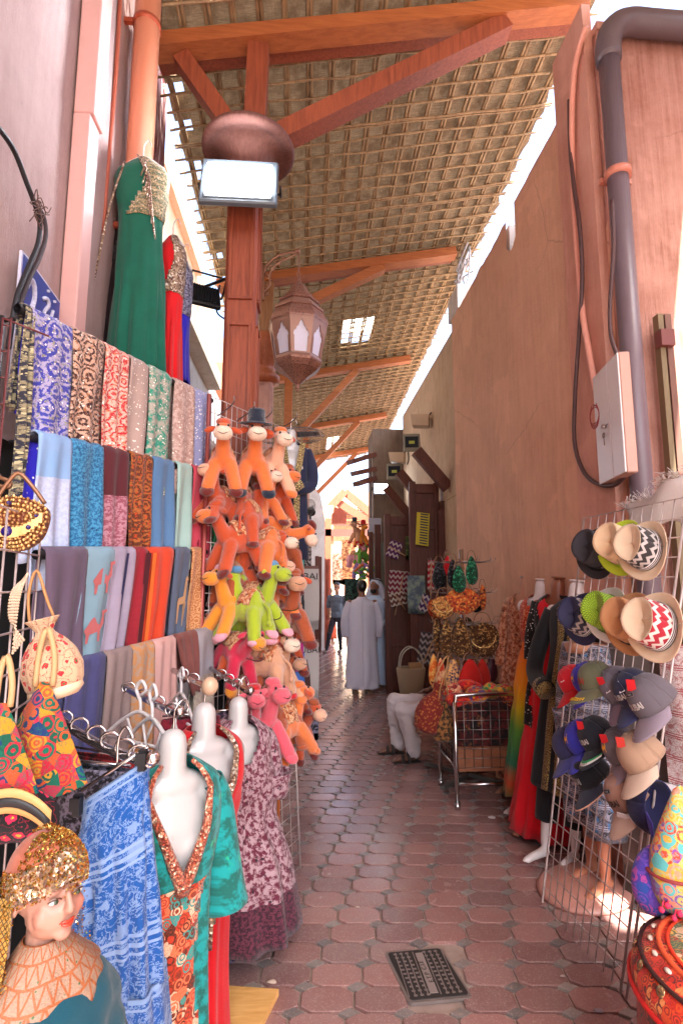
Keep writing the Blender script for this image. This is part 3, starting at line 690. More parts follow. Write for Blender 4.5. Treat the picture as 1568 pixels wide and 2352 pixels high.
stroke(mb, [L_(.12, .14), L_(.18, .09), L_(.27, .10), L_(.3, .16), L_(.22, .25), L_(.12, .33), L_(.33, .35)], .013)
stroke(mb, [L_(.52, .10), L_(.6, .08), L_(.66, .1), L_(.56, .16), L_(.6, .21), L_(.68, .21)], .010)
stroke(mb, [L_(.62, .03), L_(.63, .04)], .009)
stroke(mb, [L_(.78, .10), L_(.74, .17), L_(.84, .2), L_(.9, .14)], .009); stroke(mb, [L_(.8, .04), L_(.81, .05)], .009)
stroke(mb, [L_(.5, .31), L_(.55, .27), L_(.6, .31), L_(.7, .32), L_(.92, .24), L_(.86, .12)], .010)
wb(mb, 'lettering', M_wht, t)
# ------------------------------------------------------------------ floodlights
def led_mat(name, col, k):
    m = NT(name); return m.done(C(col), .4, emit=C(col), estr=k)
def floodlight(c, w_, h_, rz, tilt, label, lit=None, body='24303c', group=None, name='floodlight'):
    t = thing(name, label, 'floodlight', c, rz, group); t.rotation_euler = (tilt, 0, rz)
    mb = MB(); mb.box((0, .03, 0), (w_, .05, h_), bev=.012); mb.build('housing', plain('flood_' + body, body, .45), t)
    mb = MB()
    for k in range(11): mb.box((-w_ * .42 + k * w_ * .084, .062, 0), (.006, .022, h_ * .8))
    mb.build('heat_sink', plain('flood_' + body, body, .45), t)
    mb = MB(); mb.box((0, .002, 0), (w_ * .84, .012, h_ * .74)); g = mb.build('lamp_glass', lit or plain('dark_glass', '1c2a3a', .15), t)
    mb = MB(); mb.tube([(-w_ * .53, .04, 0), (-w_ * .53, .12, h_ * .0), (-w_ * .53, .2, h_ * .3), (w_ * .53, .2, h_ * .3), (w_ * .53, .12, 0), (w_ * .53, .04, 0)], .009, 6); mb.build('bracket', M_blk, t)
    return t
led = led_mat('led_white', 'f4f8ff', 9.0)
c = atY(549, 412, 3.45); f1 = floodlight(c, .54, .42, 0, R(-14), 'lit LED floodlight under the round column capital', led, '5a6670')
mb = MB(); mb.box((0, .004, -.155), (.46, .012, .045)); mb.build('lower_frame', plain('flood_pale', '8a98a4', .4), f1)
ld = bpy.data.lights.new('flood_lamp', 'AREA'); ld.shape = 'RECTANGLE'; ld.size = .4; ld.size_y = .26; ld.energy = 5; ld.color = (.9, .95, 1); lo = bpy.data.objects.new('flood_lamp', ld); COL.objects.link(lo); lo.parent = f1; lo.location = (0, -.03, 0); lo.rotation_euler = (R(90), 0, 0); lo.rotation_euler = (R(-90), 0, 0) if False else (R(90), 0, 0)
c = atY(468, 687, 4.3); f2 = floodlight(c, .26, .22, R(205), R(20), 'unlit black floodlight seen from behind beside the blue dress', None, '1e2226')
mb = MB(); mb.tube(smooth([atY(428, 690, 4.4), atY(455, 665, 4.4), atY(480, 655, 4.35), atY(520, 640, 4.0)]), .014, 6); mb.tube(smooth([atY(505, 655, 4.3), atY(498, 700, 4.3), atY(500, 720, 4.3), atY(520, 735, 4.2)]), .008, 5); tag(wb(mb, 'light_bracket', M_blk), 'black metal arm with cables carrying the small floodlight', 'bracket')
for (x, y, Y, w_, label) in ((945, 1015, 8.6, .26, 'square dark floodlight with green chip, upper one on the beige wall'), (905, 1082, 9.6, .26, 'square dark floodlight with green chip, lower one on the beige wall')):
    c = atY(x, y, Y); t = floodlight(c, w_, w_ * 1.02, R(-8), R(-10), label, None, '8d8a7c'); mb = MB(); mb.box((0, -.008, -.01), (w_ * .36, .008, w_ * .2)); mb.build('led_chip', plain('led_green', 'b8c860', .3), t)
    t.children[2].scale = (1.08, 1, 1.2)
for (x, y, Y, s_, label) in ((968, 972, 8.7, .27, 'beige lamp box turned sideways above the upper square floodlight'), (915, 1055, 9.7, .25, 'beige lamp box turned sideways above the lower square floodlight')):
    c = atY(x, y, Y); t = thing('lamp_box', label, 'lamp box', c, R(-20)); mb = MB(); mb.prism([(-s_ * .5, -s_ * .3), (s_ * .5, -s_ * .42), (s_ * .55, s_ * .3), (-s_ * .6, s_ * .38)], .22, Matrix.Rotation(R(90), 4, 'X')); mb.build('shell', plain('beige_plastic', 'c2ad95', .5), t)
    mb = MB(); mb.tube(smooth([(s_ * .4, -.1, .05), (s_ * .7, -.05, .16), (s_ * .72, .05, .0), (s_ * .6, .05, -.1)]), .012, 6); mb.build('cable', M_blk, t)
c = atY(875, 1122, 11.0); f3 = floodlight(c, .32, .26, R(5), R(-10), 'small lit floodlight far off on the grey wall end', led_mat('led_far', 'e8f4ff', 7), '8a949a')
# ------------------------------------------------------------------ big lantern
def lantern():
    Y = 6.05; c = atY(683, 895, Y); top = atY(683, 640, Y).z; H = top - c.z; s = H / 1.0
    t = thing('lantern', 'big octagonal pierced metal lantern with white arched panes on a scrolled bracket', 'lantern', c, R(8))
    def ring(prof, name, m, n=8): mb = MB(); mb.lathe([(r * s, z * s) for r, z in prof], n=n, smooth=False, M=Matrix.Rotation(R(22.5), 3, 'Z')); return mb.build(name, m, t)
    mm = NT('pierced_copper'); co = mm.coord(); v = mm.vor(co, 60); f = mm.ramp(v, [(.28, 0.0), (.34, 1.0)]); z = mm.sep(co)[2]
    n = mm.noise(co, 5, 4); base = mm.mix(n, C('a87a68'), C('8a5648')); col = mm.mix(f, C('33201c'), base); mm.bump(f, .5, .004); M_p = mm.done(col, .45, .35)
    mm = NT('copper_plain'); M_c = mm.done(mm.mix(mm.noise(mm.coord(), 6, 4), C('a8806e'), C('8c5c4c')), .42, .35)
    ring([(.005, -.02), (.012, .0), (.02, .04), (.08, .10), (.17, .165), (.205, .205), (.21, .225)], 'base', M_p)
    ring([(.21, .225), (.205, .245), (.2, .25)], 'base_rim', M_c)
    ring([(.26, .545), (.262, .56), (.25, .6), (.215, .665)], 'upper_band', M_p)
    ring([(.2, .66), (.225, .668), (.22, .69), (.185, .70), (.17, .745)], 'roof_tier', M_c); ring([(.175, .745), (.185, .753), (.18, .77), (.15, .775), (.125, .81), (.13, .815), (.125, .83), (.1, .84), (.07, .91), (.03, .95), (.012, 1.0)], 'dome', M_p)
    glass = NT('opal_glass'); glass.done(C('cfc6d4'), .35, emit=C('cfc6d4'), estr=.02)
    for k in range(8):
        a0, a1 = R(22.5 + 45 * k), R(67.5 + 45 * k)
        rb, rt, zb0, zt0 = .203 * s, .258 * s, .25 * s, .56 * s
        P = [Vector((rb * math.cos(a0), rb * math.sin(a0), zb0)), Vector((rb * math.cos(a1), rb * math.sin(a1), zb0)), Vector((rt * math.cos(a1), rt * math.sin(a1), zt0)), Vector((rt * math.cos(a0), rt * math.sin(a0), zt0))]
        nrm = (P[1] - P[0]).cross(P[3] - P[0]).normalized()
        def pt(u, v): return (P[0] * (1 - u) + P[1] * u) * (1 - v) + (P[3] * (1 - u) + P[2] * u) * v
        # lobed arch outline (u, v)
        arch = [(.17, .03), (.17, .42), (.13, .47), (.17, .56), (.27, .60), (.29, .66), (.38, .70), (.42, .78), (.5, .86), (.58, .78), (.62, .70), (.71, .66), (.73, .60), (.83, .56), (.87, .47), (.83, .42), (.83, .03)]
        out = [(0, 0), (0, .42), (0, .47), (0, .56), (0, .62), (0, .7), (0, .8), (0, 1), (.5, 1), (1, 1), (1, .8), (1, .7), (1, .62), (1, .56), (1, .47), (1, .42), (1, 0)]
        mb = MB(); vs_ = [pt(*q) for q in out] + [pt(*q) for q in arch] + [pt(*q) - nrm * .018 for q in arch]; n_ = len(arch)
        fs = [(i, i + 1, n_ + i + 1, n_ + i) for i in range(n_ - 1)] + [(n_ + i, n_ + i + 1, 2 * n_ + i + 1, 2 * n_ + i) for i in range(n_ - 1)] + [(0, n_, 2 * n_ - 1, n_ - 1)]
        mb.add(vs_, fs, False); pf = mb.build('frame', M_c, t)
        mb = MB(); mb.add([pt(.1, .0) - nrm * .02, pt(.9, .0) - nrm * .02, pt(.9, .9) - nrm * .02, pt(.1, .9) - nrm * .02], [(0, 1, 2, 3)], False); mb.build('pane', glass.m, pf)
    mb = MB()
    zc = H; ct = atY(681, 583, Y).z - c.z
    k = 0
    while zc < ct - .02:
        M = Matrix.Translation((0, 0, zc + .05)) @ Matrix.Rotation(R(90) * (k % 2), 4, 'Z')
        mb.tube([M @ Vector((.018 * math.cos(q), 0, .05 * math.sin(q))) for q in [R(30 * j) for j in range(12)]], .006, 5, closed=True); zc += .085; k += 1
    mb.build('chain', M_c, t)
    # scrolled bracket
    b = thing('lantern_bracket', 'scrolled iron bracket on the column post carrying the big lantern', 'bracket', (c2x, c2y - .1, 4.8))
    mb = MB()
    def q(x, y, dY=0): 
        f = max(0, min(1, (x - 610) / 73)); return atY(x, y, 6.75 * (1 - f) + Y * f)
    mb.tube(smooth([q(606, 668), q(603, 640), q(612, 612), q(632, 592), q(655, 582), q(683, 578)]), .018, 6)
    mb.tube(smooth([q(606, 672), q(620, 655), q(620, 630), q(633, 610), q(650, 598), q(668, 590), q(683, 582)]), .013, 6)
    for (cx_, cy_, r_) in ((612, 655, 9), (614, 632, 8), (624, 614, 8), (638, 602, 7), (652, 594, 5), (610, 672, 7)):
        mb.tube(smooth([q(cx_ + r_ * (1 - j / 18) * math.cos(R(j * 30)), cy_ + r_ * (1 - j / 18) * math.sin(R(j * 30))) for j in range(15)], 2), .009, 5)
    wb(mb, 'scrollwork', M_c, b); mb = MB(); mb.beam(q(605, 690) , q(603, 600), .05, .03); wb(mb, 'back_plate', M_c, b)
    mb = MB(); mb.ball(q(684, 577), .03, 10); wb(mb, 'knob', M_c, b)
lantern()
# ------------------------------------------------------------------ fans
def fan(c, r, rz, tilt, label, Mm):
    t = thing('wall_fan', label, 'fan', c, 0); t.rotation_euler = (tilt, 0, rz)   # axis along local Y
    mb = MB()
    for k in range(40):
        a = R(9 * k); P = [(.05, .09), (r * .55, .08), (r * .9, .04), (r, 0), (r * .9, -.04), (r * .5, -.07), (.05, -.08)]
        mb.tube([(q * math.cos(a), -y, q * math.sin(a)) for q, y in P], .0018, 3, cap=False)
    for q, y in ((r, 0), (r * .8, .06), (r * .6, .078), (r * .8, -.05), (r * .35, -.07)): mb.tube([(q * math.cos(R(k * 10)), -y, q * math.sin(R(k * 10))) for k in range(36)], .003, 4, closed=True)
    mb.build('cage', plain('cage_wire', '8c8078', .35, .6), t)
    mb = MB()
    for k in range(3):
        a = R(120 * k)
        def bf(u, v): q = r * (.15 + .7 * u); b_ = a + (v - .5) * (.9 - .2 * u); return Vector((q * math.cos(b_), -.02 + .05 * (v - .5), q * math.sin(b_))), (u, v)
        mb.grid(bf, 6, 6)
    mb.build('blades', plain('fan_blade', '6a7078', .4), t, .004)
    mb = MB(); mb.ball((0, .13, 0), (.085, .11, .085), 16); mb.tube([(0, .12, -.02), (0, .22, -.25), (0, .35, -.3)], .02, 8); mb.build('motor', Mm, t)
fan(atY(672, 1003, 4.9), .30, R(-12), R(-72), 'large wire caged fan tilted flat above the navy kaftan', plain('fan_grey', 'a0a8ac', .4))
fan(atY(704, 1168, 10), .2, R(-40), R(-20), 'small dark caged fan on the white pillar', M_blk)
# ------------------------------------------------------------------ right wall fittings
xw = 1.78
t = thing('drainpipe', 'thick dark grey drainpipe with a bend at the top on the right', 'drainpipe', (xw, 3.0, 0))
P0 = atY(1400, 190, 2.9); P1 = atY(1420, 640, 2.9); P2 = atY(1460, 1150, 2.9)
px_ = (P0.x + P2.x) / 2 + .02; zt = atY(1400, 110, 2.9).z
mb = MB(); mb.tube([(px_, 2.9, 0), (px_, 2.9, zt - .05)], .062, 20); wb(mb, 'pipe', M_pvcg, t)
mb = MB(); mb.tube(smooth([(px_, 2.9, zt - .08), (px_, 2.9, zt), (px_ + .04, 2.9, zt + .13), (px_ + .15, 2.9, zt + .2), (px_ + .4, 2.9, zt + .2), (px_ + 1.5, 2.9, zt + .2)]), .078, 20); wb(mb, 'elbow', plain('grey_elbow', '5c5258', .45), t)
zc = atY(1418, 402, 2.9).z
mb = MB(); mb.tube([(px_, 2.9, zc - .022), (px_, 2.9, zc + .022)], .078, 20); mb.box((px_ + .02, 2.96, zc), (.2, .03, .03)); wb(mb, 'clamp', plain('clamp_salmon', 'c07a66', .5), t)
mb = MB(); mb.tube([(px_, 2.9, zt - .1), (px_, 2.9, zt - .06)], .076, 20); wb(mb, 'collar', plain('grey_elbow', '5c5258', .45), t)
def rw(x, y, X=1.86): return atX(x, y, X)
c1 = pathtube('power_cable', [rw(1306, 230, 1.8), rw(1308, 330, 1.8), rw(1316, 420, 1.8), rw(1330, 520, 1.8), rw(1336, 640, 1.8), rw(1328, 780, 1.8), rw(1320, 900, 1.8), rw(1318, 1010, 1.8), rw(1335, 1075, 1.8), rw(1365, 1108, 1.8), rw(1405, 1115, 1.8), rw(1430, 1098, 1.8), rw(1437, 1075, 1.8)], .014, plain('brown_cable', '4a3030', .5))
tag(c1, 'thick dark cable drooping in a loop under the white meter box', 'cable')
c1 = pathtube('power_cable', [rw(1404, 460, 1.8), rw(1408, 560, 1.8), rw(1400, 700, 1.8), rw(1402, 770, 1.8), rw(1416, 815, 1.8), rw(1420, 830, 1.8)], .012, plain('brown_cable', '4a3030', .5))
tag(c1, 'short dark cable entering the top of the white meter box', 'cable')
c1 = pathtube('conduit', [rw(1345, 60, 1.81), rw(1318, 160, 1.81), rw(1312, 320, 1.81), rw(1318, 480, 1.81), rw(1335, 700, 1.81), rw(1350, 800, 1.81), rw(1368, 900, 1.81)], .02, plain('pink_conduit', 'd89a88', .4))
tag(c1, 'pale pink conduit bending down the salmon pilaster to the meter box', 'conduit')
t = thing('meter_box', 'white metal meter box with keys hanging in its lock', 'meter box', (1.84, 3.3, 2.4))
# box face: turned a little towards the viewer
fa, fb = atY(1369, 970, 3.1), atY(1424, 880, 2.72)
ztop = atY(1400, 838, 2.9).z; zbot = atY(1395, 1100, 2.9).z
d = Vector((fb.x - fa.x, fb.y - fa.y, 0)); n_ = Vector((d.y, -d.x, 0)).normalized(); wdt = d.length; ang = math.atan2(d.y, d.x); cc = Vector(((fa.x + fb.x) / 2, (fa.y + fb.y) / 2, (ztop + zbot) / 2))
if n_.x > 0: n_ = -n_
mb = MB(); mb.box(cc - n_ * .03, (wdt, .06, ztop - zbot), ang, bev=.006); wb(mb, 'case', plain('meter_case', 'b88f80', .5), t)
u_ = d.normalized(); MBW = plain('meter_white', 'd2cecf', .35, 0, .04)
for f0, f1 in ((-.5, .08), (.09, .5)):
    mb = MB(); mb.box(cc + u_ * wdt * (f0 + f1) / 2 + n_ * .004, (wdt * (f1 - f0) - .003, .008, ztop - zbot - .01), ang, bev=.002); wb(mb, 'door', MBW, t)
mb = MB(); k0 = cc + u_ * wdt * -.08 + n_ * .02 + Vector((0, 0, -.02)); mb.tube([k0 - n_ * .012, k0 + n_ * .01], .012, 10); mb.tube([k0, k0 + u_ * .05], .005, 5); wb(mb, 'lock', M_chrome, t)
mb = MB(); k1 = k0 + Vector((0, 0, -.05)) - u_ * .01; mb.tube([k1 + (u_ * math.cos(R(q * 30)) + Vector((0, 0, 1)) * math.sin(R(q * 30))) * .014 for q in range(12)], .0035, 5, closed=True); mb.box(k1 - Vector((0, 0, .035)), (.008, .003, .05), ang); wb(mb, 'key', plain('brass_key', '7a5c48', .35, .8), t)
t = thing('cable_duct', 'olive metal door posts and duct at the sunny corner on the right', 'post', (2.05, 2.9, 0))
M_ol = plain('olive_metal', '75664c', .5, .2); yq = 2.92
pa, pb = atY(1497, 725, yq), atY(1530, 1090, yq)
for xa, xb, m_ in ((1502, 1514, M_ol), (1518, 1532, plain('brown_metal', '6d4b40', .5))):
    a, b = atY(xa, 800, yq), atY(xb, 800, yq); mb = MB(); mb.box(((a.x + b.x) / 2 + .02, yq, atY(1500, 725, yq).z / 2), (b.x - a.x, .05, atY(1500, 725, yq).z)); wb(mb, 'post', m_, t)
a, b = atY(1498, 765, yq), atY(1524, 802, yq); mb = MB(); mb.box(((a.x + b.x) / 2 + .02, yq - .03, (a.z + b.z) / 2), (b.x - a.x + .02, .06, a.z - b.z)); wb(mb, 'junction_box', plain('maroon_box', '6e3c3a', .5), t)
mb = MB(); p_ = rw(1364, 955, 1.70)
for k in range(4): mb.tube(smooth([p_ + Vector((0, .05 * math.cos(R(60 * j + 40 * k)), .05 * math.sin(R(60 * j + 40 * k)) * (1 + k * .2))) for j in range(6)], 3), .003, 4)
tag(wb(mb, 'wire_tangle', plain('red_wire', '8a2a30', .5)), 'small tangle of red wire on the wall beside the meter box', 'wire')
# ------------------------------------------------------------------ scarf racks
FB = {}
def fab(key, *a, **k):
    if key not in FB: FB[key] = fabric('cloth_' + key, *a, **k)
    return FB[key]
def bar_line(xa, ya, Ya, xb, yb_, Yb): return atY(xa, ya, Ya), atY(xb, yb_, Yb)
def bar_t(A, B, px):
    lo, hi = -.5, 1.5
    for _ in range(40):
        t = (lo + hi) / 2
        if pix(A + (B - A) * t)[0] < px: lo = t
        else: hi = t
    return lo
def scarf(A, B, x0, x1, drop, mat_, label, back=.8, skew=0.0, seed=0, r=.03, flare=0.0, fold=.015, part=None, out=0.0):
    t0, t1 = bar_t(A, B, x0), bar_t(A, B, x1); p0, p1 = A + (B - A) * t0, A + (B - A) * t1
    u = (p1 - p0); Wd = u.length; u.normalize(); n = Vector((u.y, -u.x, 0)).normalized()
    if n.y > 0: n = -n
    rd = random.Random(seed * 13 + 5); ph = rd.uniform(0, 6); ph2 = rd.uniform(0, 6); kf = rd.uniform(1.2, 2.6); wav = rd.uniform(.6, 1.0)
    arc = math.pi * r; Lb = drop * back; tot = drop + arc + Lb; vf = drop * rd.uniform(.97, 1.02)
    def fn(a, b):
        s = (1 - b) * tot      # s from the front hem (0) over the bar to the back hem
        uu = a - .5
        if s < drop: z = -(drop - s); off = r; d = -z / drop
        elif s < drop + arc: q = (s - drop) / r; z = r * math.sin(q); off = r * math.cos(q); d = 0
        else: z = -(s - drop - arc); off = -r; d = -z / Lb
        side = 1 if off >= 0 else -1
        wv = fold * (.25 + d) * math.sin(uu * 2 * math.pi * kf + ph + d * .8) + .006 * wav * math.sin(d * 5 + ph2 + uu * 3) + .012 * (abs(uu) > .46) * 0
        lat = uu * Wd * (1 + flare * d) + skew * d + .006 * math.sin(d * 7 + ph) * d
        edge = -.008 * (2 * abs(uu)) ** 6
        hem = .012 * math.sin(uu * 7 + ph) * d if b < .001 or b > .999 else 0
        p = (p0 + p1) / 2 + u * lat + n * (off + wv * side + edge * side + out * d) + Vector((0, 0, z + hem))
        return p, ((a) * Wd + seed * 1.37, (drop + arc * .5 - s) if s < drop + arc * .5 else 3 + s)
    def fn2(a, b):
        p, q = fn(a, b); return p, (q[0], q[1])
    mb = MB(); mb.grid(fn2, 14, 46, flip=True)
    o = W(mb.build(part or 'scarf', mat_, None, .006)); tag(o, label, 'scarf'); return o
rackm = M_blk
# rack: bars, uprights
racks = []
BAR = [bar_line(50, 712, 2.05, 480, 918, 3.45), bar_line(72, 1004, 2.1, 478, 1087, 3.42), bar_line(92, 1274, 2.1, 470, 1268, 3.35), bar_line(140, 1537, 2.2, 485, 1449, 3.3)]
t = thing('scarf_rack', 'black tube rack of four bars holding the folded scarves on the left', 'rack', (-.9, 2.7, 0))
for k, (A, B) in enumerate(BAR):
    mb = MB(); u = (B - A).normalized(); mb.tube([A - u * .02, B + u * .03], .019, 12, cap=False); mb.tube([A - u * .02, B + u * .03], .015, 12, cap=False)
    n = Vector((u.y, -u.x, 0)).normalized(); n = n if n.y < 0 else -n
    for q in (.04, .97): mb.tube([A + (B - A) * q, A + (B - A) * q - n * .16], .009, 6)
    wb(mb, 'bar', M_blk, t)
for q in (.04, .97):
    mb = MB(); A, B = BAR[0]; p = A + (B - A) * q - n * .16; mb.tube([Vector((p.x, p.y, 0)), Vector((p.x, p.y, p.z + .02))], .014, 8); wb(mb, 'upright', M_blk, t)
mb = MB(); A, B = BAR[0]; a_, b_ = A - n * .3 - u * .45, B - n * .3 + u * .2
mb.grid(lambda q, v: (a_ + (b_ - a_) * q + Vector((0, 0, -v * (a_.z - .05) - .08)), (q, v)), 4, 4)
bk = wb(mb, 'backing_cloth', M_black); tag(bk, 'black backing cloth hung behind the scarf rack', 'cloth')  # black sheet stands in for the unlit shop behind the scarves
P1 = fab('royal_paisley', 'a9a3c0', '3a3f9e', 'paisley', 12, '8f8f78', border=(.56, '2b25b0', '3026b8'), sparkle=.03)
P1b = fab('olive_paisley', '8d8468', '2c2c38', 'paisley', 14, 'c0b890')
B2 = fab('brown_paisley', '3a1c1c', 'c2a08a', 'paisley', 14, '96603e', sparkle=.02)
R1 = fab('red_brocade', 'b81a28', 'cfae9e', 'paisley', 17, 'd87a50', sparkle=.03)
S1 = fab('rose_beige', 'b59c92', '9c8880', 'plain', 12, sparkle=.03); G1 = fab('green_silver', 'a6a296', '2a8a72', 'speckle', 26, 'd0b8a0', sparkle=.03)
K1 = fab('cream_speck', 'bfa69c', 'a5847a', 'speckle', 40, sparkle=.03); L1 = fab('lavender_lurex', '9c9cc4', '7f88b0', 'plain', 20, sparkle=.06)
rows = [
 (0, 50, 72, .78, P1b, 'olive and navy paisley scarf edge at the near end of the top bar', .5, {}),
 (0, 64, 160, .80, P1, 'silver and royal blue paisley scarf with plain blue end, largest on the top bar', .5, {}),
 (0, 159, 231, .52, B2, 'brown and cream paisley scarf second on the top bar', .8, {}),
 (0, 232, 291, .60, R1, 'red and gold brocade scarf on the top bar', .8, {}),
 (0, 291, 336, .64, S1, 'rose beige glitter scarf on the top bar beside the red one', .8, {}),
 (0, 336, 388, .68, G1, 'green and silver mottled scarf on the top bar', .8, {}),
 (0, 396, 438, .66, K1, 'cream speckled scarf with striped edge on the top bar', .8, {}),
 (0, 439, 476, .68, L1, 'lavender blue glitter scarf at the far end of the top bar', .8, {}),
 (1, 76, 156, .60, fab('sky_silver', '6fa0d0', '9fb6d8', 'plain', 4, border=(.20, 'a8b4d2', 'b6c2da')), 'sky blue and silver scarf nearest on the second bar', .8, {}),
 (1, 157, 230, .58, fab('teal_speckle', '1e5a86', '4690b8', 'speckle', 75, '122f58'), 'deep teal speckled scarf on the second bar', .8, {}),
 (1, 231, 291, .56, fab('maroon', '5a2028', '4a1c22', 'plain', 6, border=(.25, '8c4a58', 'b0808c')), 'dark maroon scarf with a patterned lower half on the second bar', .8, {}),
 (1, 291, 345, .56, fab('rust_batik', 'a4602e', '5a2c1a', 'paisley', 16, 'b8401c'), 'rust and brown batik scarf on the second bar', .8, {}),
 (1, 345, 393, .56, fab('steel_blue', '4a7098', '5a80a8', 'plain', 10), 'steel blue scarf on the second bar', .8, {}),
 (1, 398, 434, .60, fab('mint', 'a4c0b8', '8cb0a8', 'plain', 8), 'pale mint scarf on the second bar', .8, {}),
 (1, 435, 474, .60, fab('red_elephants', 'c04a5c', 'b8384a', 'plain', 8), 'rose red scarf with dark elephants at the end of the second bar', .8, {}),
 (2, 96, 190, .52, fab('mauve_grey', '57485c', '6a5a6c', 'crosshatch', 30), 'mauve grey scarf nearest on the third bar', .8, dict(skew=.0, flare=-.1)),
 (2, 186, 256, .56, fab('camel_print', '86a6b4', '7898a8', 'plain', 8), 'pale blue scarf with salmon camels on the third bar', .8, dict(skew=-.05)),
 (2, 256, 302, .52, fab('lilac_navy', 'a092a4', k=None, kind='stops', vlen=.2, stops=[(0, 'a397a8')]) if False else fab('lilac', 'a397a8', '8e8294', 'plain', 14), 'lilac grey scarf with a navy stripe on the third bar', .8, dict(skew=-.08)),
 (2, 303, 332, .52, fab('crimson', 'a02230', '781824', 'crosshatch', 20), 'crimson and dark red striped scarf on the third bar', .8, dict(skew=-.06)),
 (2, 334, 391, .52, fab('orange_red', 'd2301e', 'c8502a', 'crosshatch', 9), 'bright orange red scarf on the third bar', .8, dict(skew=-.05)),
 (2, 394, 431, .54, fab('slate_giraffe', '4a5468', '5a6478', 'plain', 14), 'slate scarf with tan giraffes on the third bar', .8, dict(skew=-.05)),
 (2, 431, 462, .54, fab('copper_stripe', 'b06a3a', 'd0a070', 'paisley', 24, '8c3a24'), 'copper paisley scarf at the end of the third bar', .8, dict(skew=-.04)),
 (3, 149, 236, .60, fab('indigo', '3e3e68', '505080', 'crosshatch', 26), 'indigo blue scarf nearest on the lowest bar', .8, dict(skew=-.05)),
 (3, 236, 296, .66, fab('taupe', '84706c', '988480', 'crosshatch', 16), 'taupe scarf on the lowest bar', .8, dict(skew=-.02)),
 (3, 297, 346, .66, fab('beige_scroll', 'b09480', 'c08858', 'paisley', 10), 'beige scarf with orange scrolls on the lowest bar', .8, {}),
 (3, 346, 396, .62, fab('blush', 'cfa49c', 'c89a92', 'plain', 5), 'plain blush pink scarf on the lowest bar', .8, {}),
 (3, 398, 446, .30, fab('brown_red', '6e3a34', '84504a', 'plain', 9), 'short red brown scarf slipping sideways on the lowest bar', .8, dict(skew=.08, flare=-.6)),
 (3, 444, 484, .62, fab('grey_cream', '8e8a98', 'a09a98', 'plain', 8, border=(.28, '9a8c84', 'aca08c')), 'grey and cream two tone scarf at the far end of the lowest bar', .8, {}),
]
SCF = []
for i, (b, x0, x1, dr, m_, lab, bk_, kw) in enumerate(rows):
    A, B = BAR[b]; SCF.append(scarf(A, B, x0, x1, dr, m_, lab, bk_, seed=i, **kw))
# printed animals and stripes as thin parts of their scarves
def decal(parent, A, B, x0, x1, drop, polys, mat_, name, sk=0.0, r=.042):
    t0, t1 = bar_t(A, B, x0), bar_t(A, B, x1); p0, p1 = A + (B - A) * t0, A + (B - A) * t1; u = (p1 - p0); Wd = u.length; u.normalize(); n = Vector((u.y, -u.x, 0)).normalized(); n = n if n.y < 0 else -n
    mb = MB()
    for poly in polys:
        P = [(p0 + p1) / 2 + u * ((a - .5) * Wd + sk * d) + n * r + Vector((0, 0, -d * drop)) for a, d in poly]; mb.add(P, [tuple(range(len(P)))], False)
    return wb(mb, name, mat_, parent)
def animal(cx, cy, sx, sy, kind):
    S = dict(elephant=[(-.5, -.1), (-.35, -.35), (.1, -.4), (.3, -.5), (.5, -.75), (.42, -.95), (.52, -1), (.62, -.8), (.58, -.4), (.45, -.15), (.4, .1), (.4, .5), (.22, .5), (.2, .15), (-.15, .15), (-.18, .5), (-.38, .5), (-.38, .1)],
             camel=[(-.5, -.1), (-.35, -.3), (-.15, -.6), (.0, -.65), (.15, -.35), (.3, -.25), (.38, -.6), (.35, -.9), (.6, -.95), (.62, -.82), (.48, -.75), (.5, -.3), (.35, .0), (.36, .5), (.26, .5), (.22, .05), (-.2, .1), (-.25, .5), (-.36, .5), (-.38, .1)],
             giraffe=[(-.3, 0), (-.25, -.15), (.1, -.2), (.2, -.9), (.3, -1), (.45, -.85), (.35, -.8), (.28, .0), (.26, .8), (.18, .8), (.15, .1), (-.15, .1), (-.2, .8), (-.28, .8)])[kind]
    return [(cx + x * sx, cy + y * sy) for x, y in S]
A, B = BAR[1]; decal(SCF[14], A, B, 435, 474, .6, [animal(.5, .22 + .27 * k, .55, .15, 'elephant') for k in range(3)], plain('print_crimson', '8e1c34', .9), 'elephant_print')
decal(SCF[14], A, B, 435, 474, .6, [[(.85, .02), (.97, .02), (.97, .98), (.85, .98)]], plain('print_red', 'b02a3c', .9), 'stripe')
A, B = BAR[2]; decal(SCF[16], A, B, 186, 256, .56, [animal(.52, .22, .6, .17, 'camel'), animal(.42, .58, .6, .16, 'camel'), animal(.5, .9, .8, .16, 'elephant')], plain('print_salmon', 'c06a6a', .9), 'camel_print', -.05)
decal(SCF[17], A, B, 256, 302, .52, [[(.38, .0), (.5, .0), (.5, .99), (.38, .99)]], plain('print_navy', '2a2850', .9), 'stripe', -.08)
decal(SCF[18], A, B, 303, 332, .52, [[(.55, .0), (.98, .0), (.98, .99), (.55, .99)]], plain('print_darkred', '4c1620', .9), 'stripe', -.06)
decal(SCF[19], A, B, 334, 391, .52, [[(.02, .0), (.16, .0), (.16, .99), (.02, .99)]], plain('print_orange', 'e0702a', .9), 'stripe', -.05)
decal(SCF[20], A, B, 394, 431, .54, [animal(.45, .5, .8, .26, 'giraffe'), animal(.75, .55, .7, .24, 'giraffe')], plain('print_tan', 'c09870', .9), 'giraffe_print', -.05)
